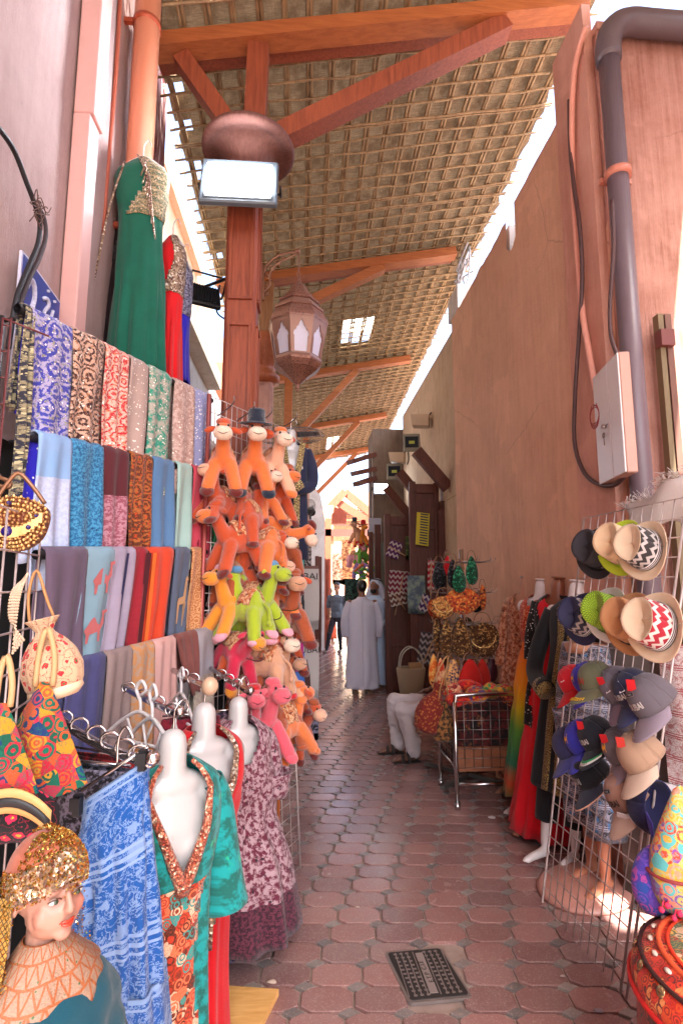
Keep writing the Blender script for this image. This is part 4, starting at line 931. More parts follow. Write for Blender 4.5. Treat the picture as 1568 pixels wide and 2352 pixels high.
# fringe of the royal scarf: tassels are part of it
# ------------------------------------------------------------------ ring based garments
def garment(rings, mat_, name='dress', parent=None, n=72, hole=None, c=(0, 0, 0), rz=0, thick=.004, seed=0, vscale=1.0, lay=None, smooth_k=5):
    """rings: (z, half width, half depth, x off, y off, fold amplitude, folds)"""
    R_ = []
    for i in range(len(rings) - 1):
        a = rings[max(i - 1, 0)]; b = rings[i]; d = rings[i + 1]; e = rings[min(i + 2, len(rings) - 1)]
        for k in range(smooth_k):
            t = k / smooth_k; R_.append(tuple(.5 * ((2 * b[q]) + (d[q] - a[q]) * t + (2 * a[q] - 5 * b[q] + 4 * d[q] - e[q]) * t * t + (3 * b[q] - a[q] - 3 * d[q] + e[q]) * t ** 3) for q in range(7)))
    R_.append(rings[-1]); z0 = R_[0][0]; rd = random.Random(seed); ph = [rd.uniform(0, 6.28) for _ in range(6)]
    M = Matrix.Translation(c) @ Matrix.Rotation(rz, 4, 'Z'); wm_ = max(r_[1] + r_[2] for r_ in R_) / 2
    def fn(a, b):
        j = min(int(round(b * (len(R_) - 1))), len(R_) - 1); z, hw, hd, ox, oy, fa, nf = R_[j]; th = 2 * math.pi * a + math.pi / 2
        f = 1 + fa * (.55 * math.sin(nf * th + ph[0]) + .3 * math.sin((nf * 1.6) // 1 * th + ph[1] + z) + .25 * math.sin((nf * .6) // 1 * th + ph[2] - z * 2))
        f += .012 * noise.noise(Vector((math.cos(th) * 2, math.sin(th) * 2, z * 4 + seed)))
        return M @ Vector((ox + hw * f * math.cos(th), oy + hd * f * math.sin(th), z + fa * .06 * math.sin(nf * th + ph[3]) * (j == len(R_) - 1))), ((a - .5) * 2 * math.pi * wm_ * vscale, (z0 - z) * vscale)
    mb = MB(); mb.grid(fn, n, len(R_) - 1, (lambda a, b: hole((a - .5) * 2, z0 - R_[int(b * (len(R_) - 1))][0])) if hole else None)
    o = mb.build(name, mat_, parent, thick); return o
def overlay(rings, m_, name, parent, seed, keepout, k=1.035, n=96):
    return garment([(r_[0], r_[1] * k, r_[2] * k) + tuple(r_[3:]) for r_ in rings], m_, name, parent, seed=seed, n=n, hole=keepout, thick=.002)
def bust(c, rz, label, s=1.0, mat_=None, drop=.0, name='bust_mannequin', cat='mannequin'):
    """headless chest form; neck top at local z 0"""
    t = thing(name, label, cat, c, rz, None, s); mb = MB()
    cap2(mb, (0, 0, -.02), (0, .005, -.14), .052, .056); eball(mb, (0, .01, -.17), (.13, .07, .055)); eball(mb, (0, 0, -.33), (.165, .095, .17)); eball(mb, (-.15, .01, -.21), (.062, .058, .065)); eball(mb, (.15, .01, -.21), (.062, .058, .065))
    eball(mb, (-.065, -.055, -.37), (.068, .052, .07)); eball(mb, (.065, -.055, -.37), (.068, .052, .07)); eball(mb, (0, .0, -.5), (.13, .085, .16))
    rm_obj('torso', mb, mat_ or M_whiteg, t, .011, 8)
    mb = MB(); mb.tube(smooth([(0, 0, -.03), (0, 0, .06), (.0, -.01, .1), (.03, -.01, .13), (.055, 0, .1), (.05, 0, .08)]), .004, 6); mb.build('hook', M_chrome, t); return t
def sleeve(pts, rad, mat_, parent, name='sleeve', flat=1.0):
    mb = MB(); P = smooth(pts, 5); n = len(P); rs = []
    for i in range(n):
        f = i / (n - 1) * (len(rad) - 1); k = min(int(f), len(rad) - 2); rs.append(rad[k] + (rad[k + 1] - rad[k]) * (f - k))
    s0 = len(mb.v); mb.tube(P, rs, 20, cap=False)
    # rewrite uv in metres
    for q in range(len(mb.uv)): pass
    return mb.build(name, mat_, parent, .003)
# --- high hung evening dresses
def hung_dress(x, ytop, xb0, xb1, ybot, Y, mat_, trim, label, seed, rz=R(-25), w_top=.16):
    top = atY(x, ytop, Y); bl, br = atY(xb0, ybot, Y), atY(xb1, ybot, Y); H = top.z - bl.z; cx_ = (bl.x + br.x) / 2 - top.x; hw = (br.x - bl.x) / 2
    t = thing('evening_dress', label, 'dress', top, 0)
    rings = [(0, .03, .02, 0, 0, 0, 5), (-.05, w_top * .6, .05, 0, 0, .02, 5), (-.12, w_top, .075, 0, 0, .03, 6), (-.3, w_top * .95, .08, cx_ * .1, 0, .04, 7), (-.45, w_top * .8, .075, cx_ * .2, 0, .05, 8), (-H * .7, hw * .9, .11, cx_ * .75, 0, .13, 9), (-H, hw * 1.0, .15, cx_, 0, .18, 9)]
    garment(rings, mat_, 'skirt', t, seed=seed)
    rt = [(0.004, .034, .024, 0, 0, 0, 5), (-.05, w_top * .62, .056, 0, 0, .02, 5), (-.12, w_top * 1.03, .083, 0, 0, .03, 6), (-.3, w_top * .97, .088, cx_ * .1, 0, .04, 7), (-.45, w_top * .83, .083, cx_ * .2, 0, .05, 8)]
    garment(rt, trim, 'beaded_bodice', t, seed=seed, hole=lambda a, d: a < -.05 + .15 * math.sin(d * 9))
    mb = MB(); mb.tube(smooth([(-w_top * .8, 0, -.07), (0, 0, .01), (w_top * .8, 0, -.07)]), .012, 8); mb.tube(smooth([(0, 0, 0), (0, 0, .1), (.03, 0, .14), (.05, 0, .1)]), .004, 5); mb.build('hanger', plain('white_hanger', 'cfc9c8', .35), t)
    return t
gem = fab('gold_sequin', 'b89c80', '5a3830', 'sequin', 90, 'e8d8c8', co='Object'); gemg = fab('green_gold_mesh', '1e4a3c', 'bfa37c', 'bands', 22, 'd0c0a0')
d_ = hung_dress(330, 366, 248, 375, 860, 3.3, fab('emerald', '0f6a52', '0a4a3c', 'plain', 5), gemg, 'emerald green evening dress with gold beaded bodice hung high by the drainpipe', 1, w_top=.17)
mb = MB(); A_, B_ = (-.07, -.09, -.03), (.13, -.1, -.55)
for q in range(9):
    mb.tube(smooth([(-.02 + q * .012, -.075 - .004 * q, -.03 - q * .02), (.05 + q * .008, -.105, -.1 - q * .05), (.02 + q * .014, -.1, -.2 - q * .055)], 3), .005, 5)
mb.build('beadwork', gem, d_)
mb = MB(); mb.tube(smooth([(-.1, -.06, -.08), (-.16, -.09, -.4), (-.2, -.12, -.8), (-.24, -.14, -1.2)]), .007, 6); mb.build('bead_edging', gem, d_)
hung_dress(398, 545, 372, 416, 890, 3.55, fab('scarlet', 'e01218', 'b80e18', 'plain', 5), gem, 'scarlet evening dress with gold sequins between the green and blue ones', 2, w_top=.09)
hung_dress(420, 600, 405, 432, 880, 3.75, fab('cobalt', '3228c8', '2018a0', 'plain', 5), fab('navy_sequin', '2a2850', 'b0b0c8', 'sequin', 80, co='Object'), 'cobalt blue evening dress furthest from the green one', 3, w_top=.075)
hung_dress(282, 480, 236, 300, 820, 3.5, fab('dark_wine', '2a1418', '120c10', 'plain', 5), fab('black_grey', '1c1a1c', '3a3434', 'speckle', 50), 'black and wine dress hanging in shade behind the green dress', 4, w_top=.1)
# ------------------------------------------------------------------ chrome arms with clothes
def rail(name, P, label, hooks=()):
    t = thing(name, label, 'clothes rail', P[0]); mb = MB(); mb.tube(smooth(P), .0135, 10); wb(mb, 'bar', M_chrome, t)
    for f in hooks:
        p = Vector(P[0]) + (Vector(P[-1]) - Vector(P[0])) * f; mb = MB(); mb.tube([p + Vector((.026 * math.cos(R(a)), 0, .022 * math.sin(R(a)) + .006)) for a in range(-60, 241, 30)], .004, 6); wb(mb, 'hook', M_chrome, t)
    e = Vector(P[-1]); mb = MB(); mb.ball(e + Vector((0, 0, .012)), .02, 10); wb(mb, 'end_ball', M_chrome, t); return t
rail('clothes_rail', [atY(140, 1650, 1.85), atY(175, 1680, 1.75), atY(260, 1725, 1.6), atY(350, 1752, 1.45)], 'nearest curved chrome rail over the blue trousers', (.05, .25, .45, .6, .75, .88))
rail('clothes_rail', [atY(285, 1578, 2.3), atY(345, 1610, 2.1), atY(412, 1642, 1.9)], 'middle chrome rail with white hangers above the turquoise kaftan', (.1, .4, .65, .9))
rail('clothes_rail', [atY(398, 1540, 2.75), atY(440, 1560, 2.5), atY(482, 1580, 2.25)], 'third chrome rail ending in a wooden ball above the red gown', (.3, .6))
rail('clothes_rail', [atY(485, 1535, 3.2), atY(525, 1562, 2.95), atY(575, 1592, 2.7)], 'furthest chrome rail above the paisley dress', (.3, .5, .7))
mb = MB(); mb.ball(atY(482, 1576, 2.2), (.033, .033, .036), 14); tag(wb(mb, 'finial', plain('pale_wood_ball', 'c0a084', .4)), 'pale wooden ball on the end of the third chrome rail', 'finial')
def hanger(c, rz, label, s=1.0):
    t = thing('clothes_hanger', label, 'hanger', c, rz, 'white plastic hangers on the rails', s); mb = MB()
    mb.tube(smooth([(.0, 0, .0), (.025, 0, .02), (0, 0, .05), (-.03, 0, .02), (-.005, 0, -.02), (0, 0, -.06)]), .006, 7); mb.tube(smooth([(-.2, 0, -.17), (-.1, 0, -.1), (0, 0, -.06), (.1, 0, -.1), (.2, 0, -.17)]), .007, 7); mb.tube([(-.19, 0, -.17), (.19, 0, -.17)], .006, 7); mb.tube([(-.07, 0, -.09), (-.03, 0, -.17)], .005, 6); mb.tube([(.07, 0, -.09), (.03, 0, -.17)], .005, 6)
    mb.build('frame', plain('white_hanger', 'cfc9c8', .35), t); return t
hanger(atY(325, 1596, 2.1), R(-35), 'first empty white hanger on the middle rail')
hanger(atY(352, 1608, 2.02), R(-50), 'second empty white hanger on the middle rail, crossing the first', 1.05)
hanger(atY(404, 1632, 1.98), R(-70), 'white hanger at the end of the middle rail', .8); hanger(atY(418, 1560, 2.5), R(-60), 'white hanger on the third rail', 1.0)
# elephant trousers on a clip hanger
def trousers():
    Y = 1.5; c = atY(268, 1790, Y); wL, wR = atY(184, 1848, Y), atY(340, 1742, Y); hw = (wR.x - wL.x) / 2; H = c.z - .02
    t = thing('patterned_trousers', 'loose blue trousers printed with white elephants on a clip hanger', 'trousers', c, R(-6))
    m_ = fab('elephant_blue', '104a90', '7a94bc', 'bands', 5.5, None)
    sl = (wR.z - wL.z) / (wR.x - wL.x)
    rings = [(0, hw, .03, 0, 0, .0, 9), (-.035, hw * .99, .035, 0, 0, .03, 14), (-.07, hw * .97, .04, 0, 0, .05, 16), (-.12, hw * 1.05, .06, 0, 0, .07, 12), (-.3, hw * 1.12, .075, .02, 0, .16, 12), (-.48, hw * 1.2, .085, .035, 0, .19, 12)]
    o = garment(rings, m_, 'waist', t, seed=11, n=110, vscale=1.0)
    for v in o.data.vertices: v.co.z += sl * v.co.x * max(0, 1 + v.co.z / .5)
    for s, off in ((-1, -.12), (1, .15)):
        rg = [(-.46, hw * .62, .08, .035 + s * hw * .62, 0, .15, 7), (-.62, hw * .64, .085, .05 + s * hw * .66, 0, .2, 7), (-.85, hw * .66, .09, .07 + s * hw * .7, 0, .22, 7), (-H, hw * .68, .09, .09 + s * hw * .74, 0, .22, 7)]
        garment(rg, m_, 'leg', t, seed=12 + s, n=60)
    mb = MB(); mb.tube([(-hw * 1.02, -.01, -hw * sl + .03), (hw * 1.02, -.01, hw * sl + .03)], .005, 8); mb.tube(smooth([(0, 0, .03), (0, 0, .1), (.02, 0, .13), (.04, 0, .1)]), .004, 6); mb.build('clip_hanger', M_chrome, t)
    for s in (-1, 1):
        mb = MB(); mb.box((s * hw * .97, -.035, s * hw * sl + .005), (.018, .02, .05)); mb.box((s * hw * .97, -.05, s * hw * sl + .01), (.026, .006, .03)); mb.build('clip', M_blk, t)
trousers()
def folded(x, y, Y, w_, h_, m_, label, rz, seed):
    c = atY(x, y, Y); t = thing('patterned_skirt', label, 'skirt', c, rz); garment([(0, w_ / 2, .02, 0, 0, 0, 7), (-.05, w_ / 2, .03, 0, 0, .06, 12), (-h_ * .5, w_ * .55, .05, 0, 0, .1, 7), (-h_, w_ * .6, .06, 0, 0, .12, 7)], m_, 'cloth', t, seed=seed)
    mb = MB(); mb.tube([(-w_ / 2, -.01, .02), (w_ / 2, -.01, .02)], .004, 6); mb.build('clip_hanger', M_chrome, t)
bw = fab('black_lilac_print', '131118', '7f7a90', 'speckle', 36, '2a2638')
folded(215, 1765, 1.62, .25, 1.0, bw, 'black skirt with fine lilac print just behind the blue trousers', R(-18), 3)
folded(175, 1760, 1.72, .22, .9, fab('black_white_stripe', '1a181c', '9a90a4', 'bands', 12), 'black and pale striped skirt second behind the blue trousers', R(-25), 4)
folded(250, 1740, 1.78, .3, .6, fab('red_print', 'a01c24', '301418', 'speckle', 30), 'dark red printed skirt in the shade behind the rail', R(-25), 6)
folded(122, 1610, 2.3, .13, .5, fab('saffron', 'd08a1e', 'e0a030', 'crosshatch', 10), 'saffron yellow cloth hanging behind the floral pouch', R(-20), 5)
# ------------------------------------------------------------------ dressed bust forms
def vhole(depth, w0): return lambda a, d: abs(a) < w0 * max(0, (1 - d / depth)) ** .8 and d < depth
def robe(c, rz, label, m_, trim, H, vd, seed, hem=(.24, .16), shoulders=.19, cat='dress', name='kaftan', bustlabel='', sl=True, band=None, v0=.10, zsh=-.08, leanx=0, waist=.15):
    b = bust(c, rz, bustlabel, .88)
    t = thing(name, label, cat, c, rz, None, .88)
    rings = [(zsh, .075, .07, 0, .005, 0, 6), (zsh - .035, .13, .086, 0, .005, 0, 6), (zsh - .09, shoulders, .1, 0, 0, .01, 6), (zsh - .2, shoulders * .98, .128, 0, -.015, .02, 6), (zsh - .34, waist * 1.08, .122, leanx * .2, -.01, .05, 7), (zsh - .5, waist, .11, leanx * .35, 0, .08, 8), (-H * .7, hem[0] * .85, hem[1] * .85, leanx * .7, 0, .12, 8), (-H, hem[0], hem[1], leanx, 0, .15, 8)]
    garment(rings, m_, 'body', t, seed=seed, n=96, hole=vhole(vd, v0 * 2.6))
    if trim:
        mb = MB()
        for s in (-1, 1):
            P = []
            for k in range(14):
                d = vd * (1.05) * k / 13; z = zsh - d; a = v0 * 2.6 * max(0, 1 - d / vd) ** .8 * math.pi
                # sit just outside the garment surface
                j = min(range(len(rings) - 1), key=lambda q: abs(rings[q][0] - z)); q0 = max([q for q in range(len(rings)) if rings[q][0] >= z], default=0); q1 = min(q0 + 1, len(rings) - 1)
                f = 0 if rings[q0][0] == rings[q1][0] else (rings[q0][0] - z) / (rings[q0][0] - rings[q1][0]); hw = rings[q0][1] * (1 - f) + rings[q1][1] * f; hd = rings[q0][2] * (1 - f) + rings[q1][2] * f; oy = rings[q0][4] * (1 - f) + rings[q1][4] * f
                P.append(Vector((s * hw * 1.02 * math.sin(a), oy - hd * 1.03 * math.cos(a), z)))
            mb.tube(P, [.008 + .016 * (k / 13) for k in range(14)], 8)
        mb.build('neck_trim', trim, t)
    if band: overlay(rings, band[0], 'front_panel', t, seed, lambda a, d: d < vd * .98 or abs(a) > band[1](d))
    if False:
        mb = MB(); mb.grid(lambda u, v: (Vector(((u - .5) * .07 * (1 + v * .5) + leanx * (.3 + .5 * v), -.118 - .05 * v - .01 * math.cos((u - .5) * 3), zsh - vd - v * (H * .85 - vd))), (u * .08, v * H)), 4, 20); mb.build('front_band', band, t)
    if sl:
        for s in (-1, 1):
            P = [(s * .15, 0, zsh - .1), (s * (shoulders + .0), .0, zsh - .2), (s * (shoulders + .02), -.01, zsh - .42), (s * (shoulders + .03), -.02, zsh - sl)]
            sleeve(P, [.05, .06, .075, .09], m_, t)
    return t
turq = fab('turquoise_floral', '0f8d8c', '125c54', 'speckle', 16, '1fa878'); beadr = fab('red_beads', '8c2a1e', 'd08060', 'sequin', 110, 'e0c0a0', co='Object')
kf = robe(atY(398, 1692, 1.85), R(36), 'turquoise and green kaftan with red floral front on a white bust form', turq, beadr, 1.6, .38, 21, (.2, .13), .185, 'kaftan', 'kaftan', 'glossy white bust form wearing the turquoise kaftan', .55, (fab('kaftan_panel', 'a83a20', None, 'multi', 30, stops=['b8361e', '7a2c18', 'd8704a', '1f8c84', 'e0b898', '4a2418']), lambda d: .13 + .1 * math.sin(d * 5) ** 2), v0=.10)
robe(atY(470, 1628, 2.2), R(38), 'scarlet gown with gold beaded neckline on a white bust form', fab('scarlet2', 'd4101a', 'b00c16', 'plain', 5), gem, 1.45, .32, 22, (.15, .12), .185, 'gown', 'gown', 'glossy white bust form wearing the scarlet gown', False, (fab('gold_band', 'a88a66', '6a3a2a', 'sequin', 80, 'dcc8a8', co='Object'), lambda d: .14 * max(0, 1 - (d - .3) / .5)), v0=.11)
pz = fab('paisley_maxi', 'a4888e', '5c1c30', 'speckle', 34, '241620', border=(.86, '2e1622', '5e2a3a'))
mx_ = atY(548, 1612, 2.65)
robe(mx_, R(30), 'white and maroon paisley maxi dress with a dark border on the far bust form', pz, None, (mx_.z - .14) / .88, .20, 23, (.27, .21), .185, 'dress', 'maxi_dress', 'glossy white bust form wearing the paisley maxi dress', .3, None, v0=.085, leanx=.10, waist=.19)
# second row of garments half hidden between the bust forms
folded(440, 1650, 2.45, .24, 1.0, fab('wine_print', '4a1020', '8a2030', 'speckle', 20), 'wine red dress squeezed between the kaftan and the gown', R(15), 8)
folded(520, 1640, 2.75, .2, 1.2, fab('grey_print', '6a5868', '2c2030', 'paisley', 14), 'grey and maroon dress half hidden behind the scarlet gown', R(15), 9)
# ------------------------------------------------------------------ yellow board and grid on the floor at the left
a, b, c, d = atZ(500, 2280), atZ(640, 2290), atZ(600, 2370), atZ(470, 2400)
mb = MB(); P = [a, b, c, d]; mb.add([p + Vector((0, 0, .03)) for p in P] + [p for p in P], [(0, 1, 2, 3), (0, 4, 5, 1), (1, 5, 6, 2), (2, 6, 7, 3), (3, 7, 4, 0)][::1], False)
tag(wb(mb, 'wooden_board', timber('pine_board', 'd8a868', 'b8843e', sc=(2, 14, 14))), 'pale pine board lying on the floor at the foot of the kaftan', 'board')
t = thing('wire_grid_panel', 'white wire display panel standing behind the maxi dress and toys', 'display grid', (-.3, 3.4, 0))
G0, G1 = Vector((atY(690, 2000, 3.5).x, 3.5, 0)), Vector((atY(600, 1720, 3.0).x - .05, 3.0, 0)); Ht = 1.05; mb = MB()
for k in range(7): p = G0 + (G1 - G0) * k / 6; mb.tube([p, p + Vector((-.06, 0, Ht))], .003, 5)
for k in range(14): z = .02 + k * Ht / 13.5; mb.tube([G0 + Vector((-.06 * z, 0, z)), G1 + Vector((-.06 * z, 0, z))], .003, 5)
wb(mb, 'wires', M_wire, t)
mb = MB(); mb.tube([G0, G0 + Vector((-.06, 0, Ht))], .006, 6); wb(mb, 'frame', M_wire, t)
mb = MB(); a = atY(618, 1850, 2.95); mb.box(a, (.13, .012, .42), R(-35)); pf = tag(wb(mb, 'picture_frame', timber('frame_wood', 'a85a2c', '7a3c1c')), 'thin wooden framed panel leaning behind the maxi dress', 'frame'); mb = MB(); mb.box(a + Vector((.004, -.008, 0)), (.10, .006, .38), R(-35)); wb(mb, 'panel', plain('panel_tan', 'b87a4a', .6), pf)
# ------------------------------------------------------------------ plush camels
def plush(name, h, k=1.0):
    m = NT('plush_' + name); co = m.coord(); a = m.noise(co, 7, 4, .6); c = C(h, k); col = m.mix(a, tuple(x * .82 for x in c), tuple(min(1, x * 1.1) for x in c)); m.bump(m.math('ADD', m.noise(co, 170, 3, .7), m.math('MULTIPLY', m.noise(co, 25, 4), 1.5)), .9, .006)
    return m.done(col, .95, None, .1, sheen=.5)
PL = dict(orange=plush('orange', 'e0763a'), rust=plush('rust', 'c4502a'), brown=plush('brown', 'a8502c'), peach=plush('peach', 'e8b090'), cream=plush('cream', 'ead0b8'), pink=plush('pink', 'e05a68'), hot=plush('hot', 'd02848'),
          lime=plush('lime', 'a8bc2c'), yellow=plush('yellow', 'e8902a'), maroon=plush('maroon', '6a221c'), navy=plush('navy', '1c2638'), tan=plush('tan', 'd09a78'), skyb=plush('skyb', '5a90b8'), rosy=plush('rosy', 'e8a0b0'), green=plush('green', '6cae3a'), red=plush('red', 'c81c24'), purple=plush('purple', '9a70b0'), white=plush('white', 'dcd6d0'))
def camel_proto():
    t = thing('plush_camel', 'proto', 'toy', (0, 0, 0)); B = MB()
    eball(B, (0, .02, .17), (.074, .10, .078)); eball(B, (0, .035, .235), (.04, .055, .045)); cap2(B, (0, -.05, .19), (0, -.095, .315), .045, .034); eball(B, (0, -.105, .335), (.046, .05, .045))
    for s in (-1, 1):
        cap2(B, (s * .042, -.05, .15), (s * .072, -.125, .03), .040, .037); cap2(B, (s * .042, .085, .15), (s * .064, .11, .03), .041, .035)
    body = rm_obj('body', B, PL['orange'], t, .009, 5)
    B = MB(); eball(B, (0, -.158, .318), (.052, .05, .042)); rm_obj('muzzle', B, PL['cream'], t, .007, 3)
    for s in (-1, 1):
        B = MB(); eball(B, (s * .068, -.09, .335), (.032, .012, .017), Matrix.Rotation(R(20 * s), 3, 'Y')); B.build('ear', PL['rust'], t)
        B = MB(); eball(B, (s * .075, -.143, .012), (.039, .040, .023), Matrix.Rotation(R(35), 3, 'X')); B.build('hoof', PL['maroon'], t)
        B = MB(); eball(B, (s * .066, .114, .004), (.036, .038, .022)); B.build('hoof', PL['maroon'], t)
        B = MB(); eball(B, (s * .026, -.143, .358), (.006, .005, .008)); B.build('eye', M_blk, t)
    B = MB()
    rr = random.Random(4)
    for k in range(9): a = R(40 * k); eball(B, (.022 * math.cos(a), -.09 + .022 * math.sin(a), .372), (.018, .018, .015), n=8)
    eball(B, (0, -.082, .378), (.043, .042, .026), n=10); rm_obj('hair', B, PL['maroon'], t, .008, 1)
    B = MB(); B.grid(lambda u, v: (Vector((.067 * math.sin((u - .5) * 2.6), .03 + (v - .5) * .085, .17 + .085 * math.cos((u - .5) * 2.6) + .028 * math.exp(-((u - .5) * 4) ** 2) * math.cos((v - .5) * 2))), (u * .2, v * .1)), 12, 6); B.build('saddle', fab('saddle', 'b05a30', 'd8b088', 'speckle', 60, '6a2018', co='Object'), t, .004)
    B = MB(); B.tube(smooth([(0, .11, .2), (0, .15, .17), (0, .155, .11)]), [.008] * 9, 6); eball(B, (0, .155, .1), (.012, .012, .02), n=8); B.build('tail', PL['rust'], t)
    B = MB(); B.tube(smooth([(-.032, -.192, .326), (0, -.211, .314), (.032, -.192, .326)]), .0018, 4); B.build('smile', M_blk, t)
    return t
cp = camel_proto(); used_c = [False]
def camel(x, y, rz, body, lab, muz='cream', hoof='maroon', hair='rust', s=1.0, Y=None, tilt=0, hat=None, roll=0):
    s *= 1.07
    if Y is None: Y = 3.17 + (x - 480) / 230 * .62
    else: Y = 3.17 + (Y - 3.42) * .62
    o = cp if not used_c[0] else copy_tree(cp); used_c[0] = True
    M = Matrix.Rotation(rz, 4, 'Z') @ Matrix.Rotation(tilt, 4, 'X') @ Matrix.Rotation(roll, 4, 'Y'); o.rotation_euler = M.to_euler(); o.scale = (s,) * 3
    ctr = atY(x, y, Y); o.location = ctr - (M.to_3x3() @ Vector((0, -.02, .2)) * s)
    o['label'] = lab; o['category'] = 'toy'; o['group'] = 'plush camels hung on the toy stand'
    for ch in o.children:
        k = ch.name.split('.')[0]; mm = dict(body=PL[body], muzzle=PL[muz], ear=PL[body if body in ('lime', 'pink', 'hot') else 'rust'], hoof=PL[hoof], hair=PL[hair], tail=PL[body]).get(k)
        if mm: setmat(ch, mm)
    if hat:
        mb = MB(); mb.lathe([(.001, .455), (.03, .457), (.044, .445), (.046, .39), (.05, .383), (.085, .378), (.088, .372), (.05, .374)], (0, -.09, 0), 20); h = mb.build('hat', PL[hat], o)
    return o
camel(512, 1046, R(8), 'orange', 'orange plush camel with smiling cream muzzle, leftmost of the top row', s=1.05, hoof='maroon', tilt=R(14))
camel(582, 1050, R(12), 'orange', 'orange plush camel wearing a navy top hat and navy hooves', s=1.12, hoof='navy', hat='navy', tilt=R(12))
camel(630, 1058, R(25), 'peach', 'pale peach plush camel with ginger hair, right of the one in the top hat', s=1.05, hoof='orange', hair='orange', tilt=R(10))
camel(528, 1230, R(-48), 'rust', 'red brown plush camel looking left in the second row', s=1.05, muz='orange', tilt=R(10))
camel(582, 1180, R(160), 'rust', 'dark rust plush camel seen from behind, under the top hat one', s=1.0, hair='maroon')
camel(598, 1245, R(-130), 'orange', 'orange plush camel showing its studded saddle in the second row', s=1.15, roll=R(-12))
camel(652, 1222, R(100), 'orange', 'orange plush camel with its head drooping at the right of the second row', s=1.0, tilt=R(55), hair='maroon')
camel(622, 1290, R(70), 'rust', 'rust plush camel tucked between the second row and the green ones', s=.95)
camel(527, 1378, R(-40), 'yellow', 'yellow orange plush camel left of the lime green ones', muz='yellow', hoof='rosy', hair='rosy', s=1.0)
camel(560, 1385, R(-125), 'lime', 'lime green plush camel with orange saddle and pink hooves, front one', muz='lime', hoof='rosy', hair='skyb', s=1.05, Y=3.6)
camel(600, 1370, R(60), 'lime', 'lime green plush camel with blue hair looking right', muz='lime', hoof='rosy', hair='skyb', s=1.05, Y=3.75)
camel(636, 1345, R(30), 'orange', 'orange plush camel in a red cap above the brown one', muz='peach', s=.95, hair='red', Y=4.1)
camel(668, 1392, R(15), 'brown', 'brown orange plush camel sitting at the right edge below the tote bags', muz='tan', hair='brown', s=1.15, Y=4.1)
camel(552, 1492, R(40), 'hot', 'hot pink plush camel with a yellow face and green hair', muz='yellow', hoof='yellow', hair='green', s=.95, Y=3.6, tilt=R(25))
camel(590, 1510, R(170), 'brown', 'small brown plush camel in shade behind the pink ones', s=.8, Y=3.9)
camel(606, 1512, R(-120), 'tan', 'tan plush camel with a crimson saddle in the fourth row', hoof='red', hair='orange', s=1.05, Y=3.75)
camel(640, 1525, R(35), 'tan', 'pale plush camel with a dark cap at the right of the fourth row', hoof='orange', hair='maroon', s=1.0, Y=3.95)
camel(578, 1650, R(15), 'pink', 'coral pink plush camel, left of the pair near the bottom', muz='pink', hoof='pink', hair='red', s=.95, Y=3.45)
camel(608, 1645, R(40), 'pink', 'coral pink plush camel with a brown saddle, right of the pair near the bottom', muz='pink', hoof='pink', hair='pink', s=1.05, Y=3.5)
camel(640, 1640, R(-35), 'brown', 'brown plush camel with an orange muzzle at the bottom, looking left', muz='orange', hoof='brown', hair='brown', s=1.0, Y=3.7)
camel(668, 1650, R(140), 'orange', 'large orange plush camel with curly hair at the bottom right of the toy stand', muz='orange', hoof='orange', hair='orange', s=1.0, Y=3.8)
camel(548, 1130, R(-20), 'rust', 'rust plush camel peeping between the first and second rows, left', s=.9, hair='maroon', Y=3.9)
camel(612, 1140, R(30), 'orange', 'orange plush camel hanging below the peach one', s=.9, Y=4.1, hair='maroon')
camel(556, 1300, R(20), 'rust', 'rust plush camel under the studded saddle one', s=.95, Y=3.95)
camel(600, 1440, R(-60), 'orange', 'orange plush camel below the lime ones in shade', s=.9, Y=4.1)
camel(655, 1300, R(-20), 'brown', 'brown plush camel above the red capped one at the right edge', s=.9, Y=4.4)
camel(565, 1575, R(30), 'brown', 'brown plush camel just above the coral pink pair', s=.85, Y=3.9)
camel(630, 1590, R(-150), 'rust', 'rust plush camel above the large curly haired one', s=.85, Y=4.2)
for k, (x, y, rz, col, wh) in enumerate(((500, 1140, -30, 'rust', 'low behind the left end of the top row'), (640, 1130, 40, 'rust', 'under the peach one on the right'), (545, 1320, 150, 'brown', 'turned away above the yellow one'), (640, 1255, -60, 'brown', 'between the studded saddle one and the drooping one'), (575, 1455, 20, 'tan', 'under the lime pair'), (530, 1460, -70, 'rust', 'below the yellow orange one'), (660, 1470, 30, 'rust', 'below the brown one at the right edge'), (590, 1580, 170, 'tan', 'between the pink groups'), (650, 1570, 60, 'brown', 'above the curly haired one on the right'), (690, 1660, 50, 'rust', 'at the lowest right corner of the stand'))):
    camel(x, y, R(rz), col, col + ' coloured plush camel ' + wh, muz=('peach', 'orange', 'tan')[k % 3], hair=('maroon', 'brown')[k % 2], s=.95, Y=3.42 + (x - 480) / 230 * 1.0 + .16, tilt=R((k * 23) % 30 - 10))
# toy stand
t = thing('toy_stand', 'tall wire display panel with hooks holding the plush camels', 'display grid', (-.6, 3.6, 0))
T0, T1 = atY(482, 908, 3.27), atY(652, 990, 3.85); T1.z = T0.z - .03
mb = MB(); n_ = 15
for k in range(n_ + 1):
    p = T0 + (T1 - T0) * k / n_; mb.tube([p, Vector((p.x, p.y, .1))], .003, 5)
for k in range(28):
    z = .12 + (T0.z - .12) * k / 27; mb.tube([Vector((T0.x, T0.y, z)), Vector((T1.x, T1.y, z - .03 * (k / 27)))], .003, 5)
wb(mb, 'wires', M_wire, t)
mb = MB(); a = Vector((T0.x, T0.y - .02, 0)); mb.tube([a, a + Vector((0, 0, T0.z))], .014, 8); wb(mb, 'post', plain('copper_post', '9a4a44', .35, .4), t)
mb = MB(); a = Vector((T1.x, T1.y - .02, 0)); mb.tube([a, a + Vector((0, 0, T1.z))], .006, 8); wb(mb, 'post', M_steel, t)
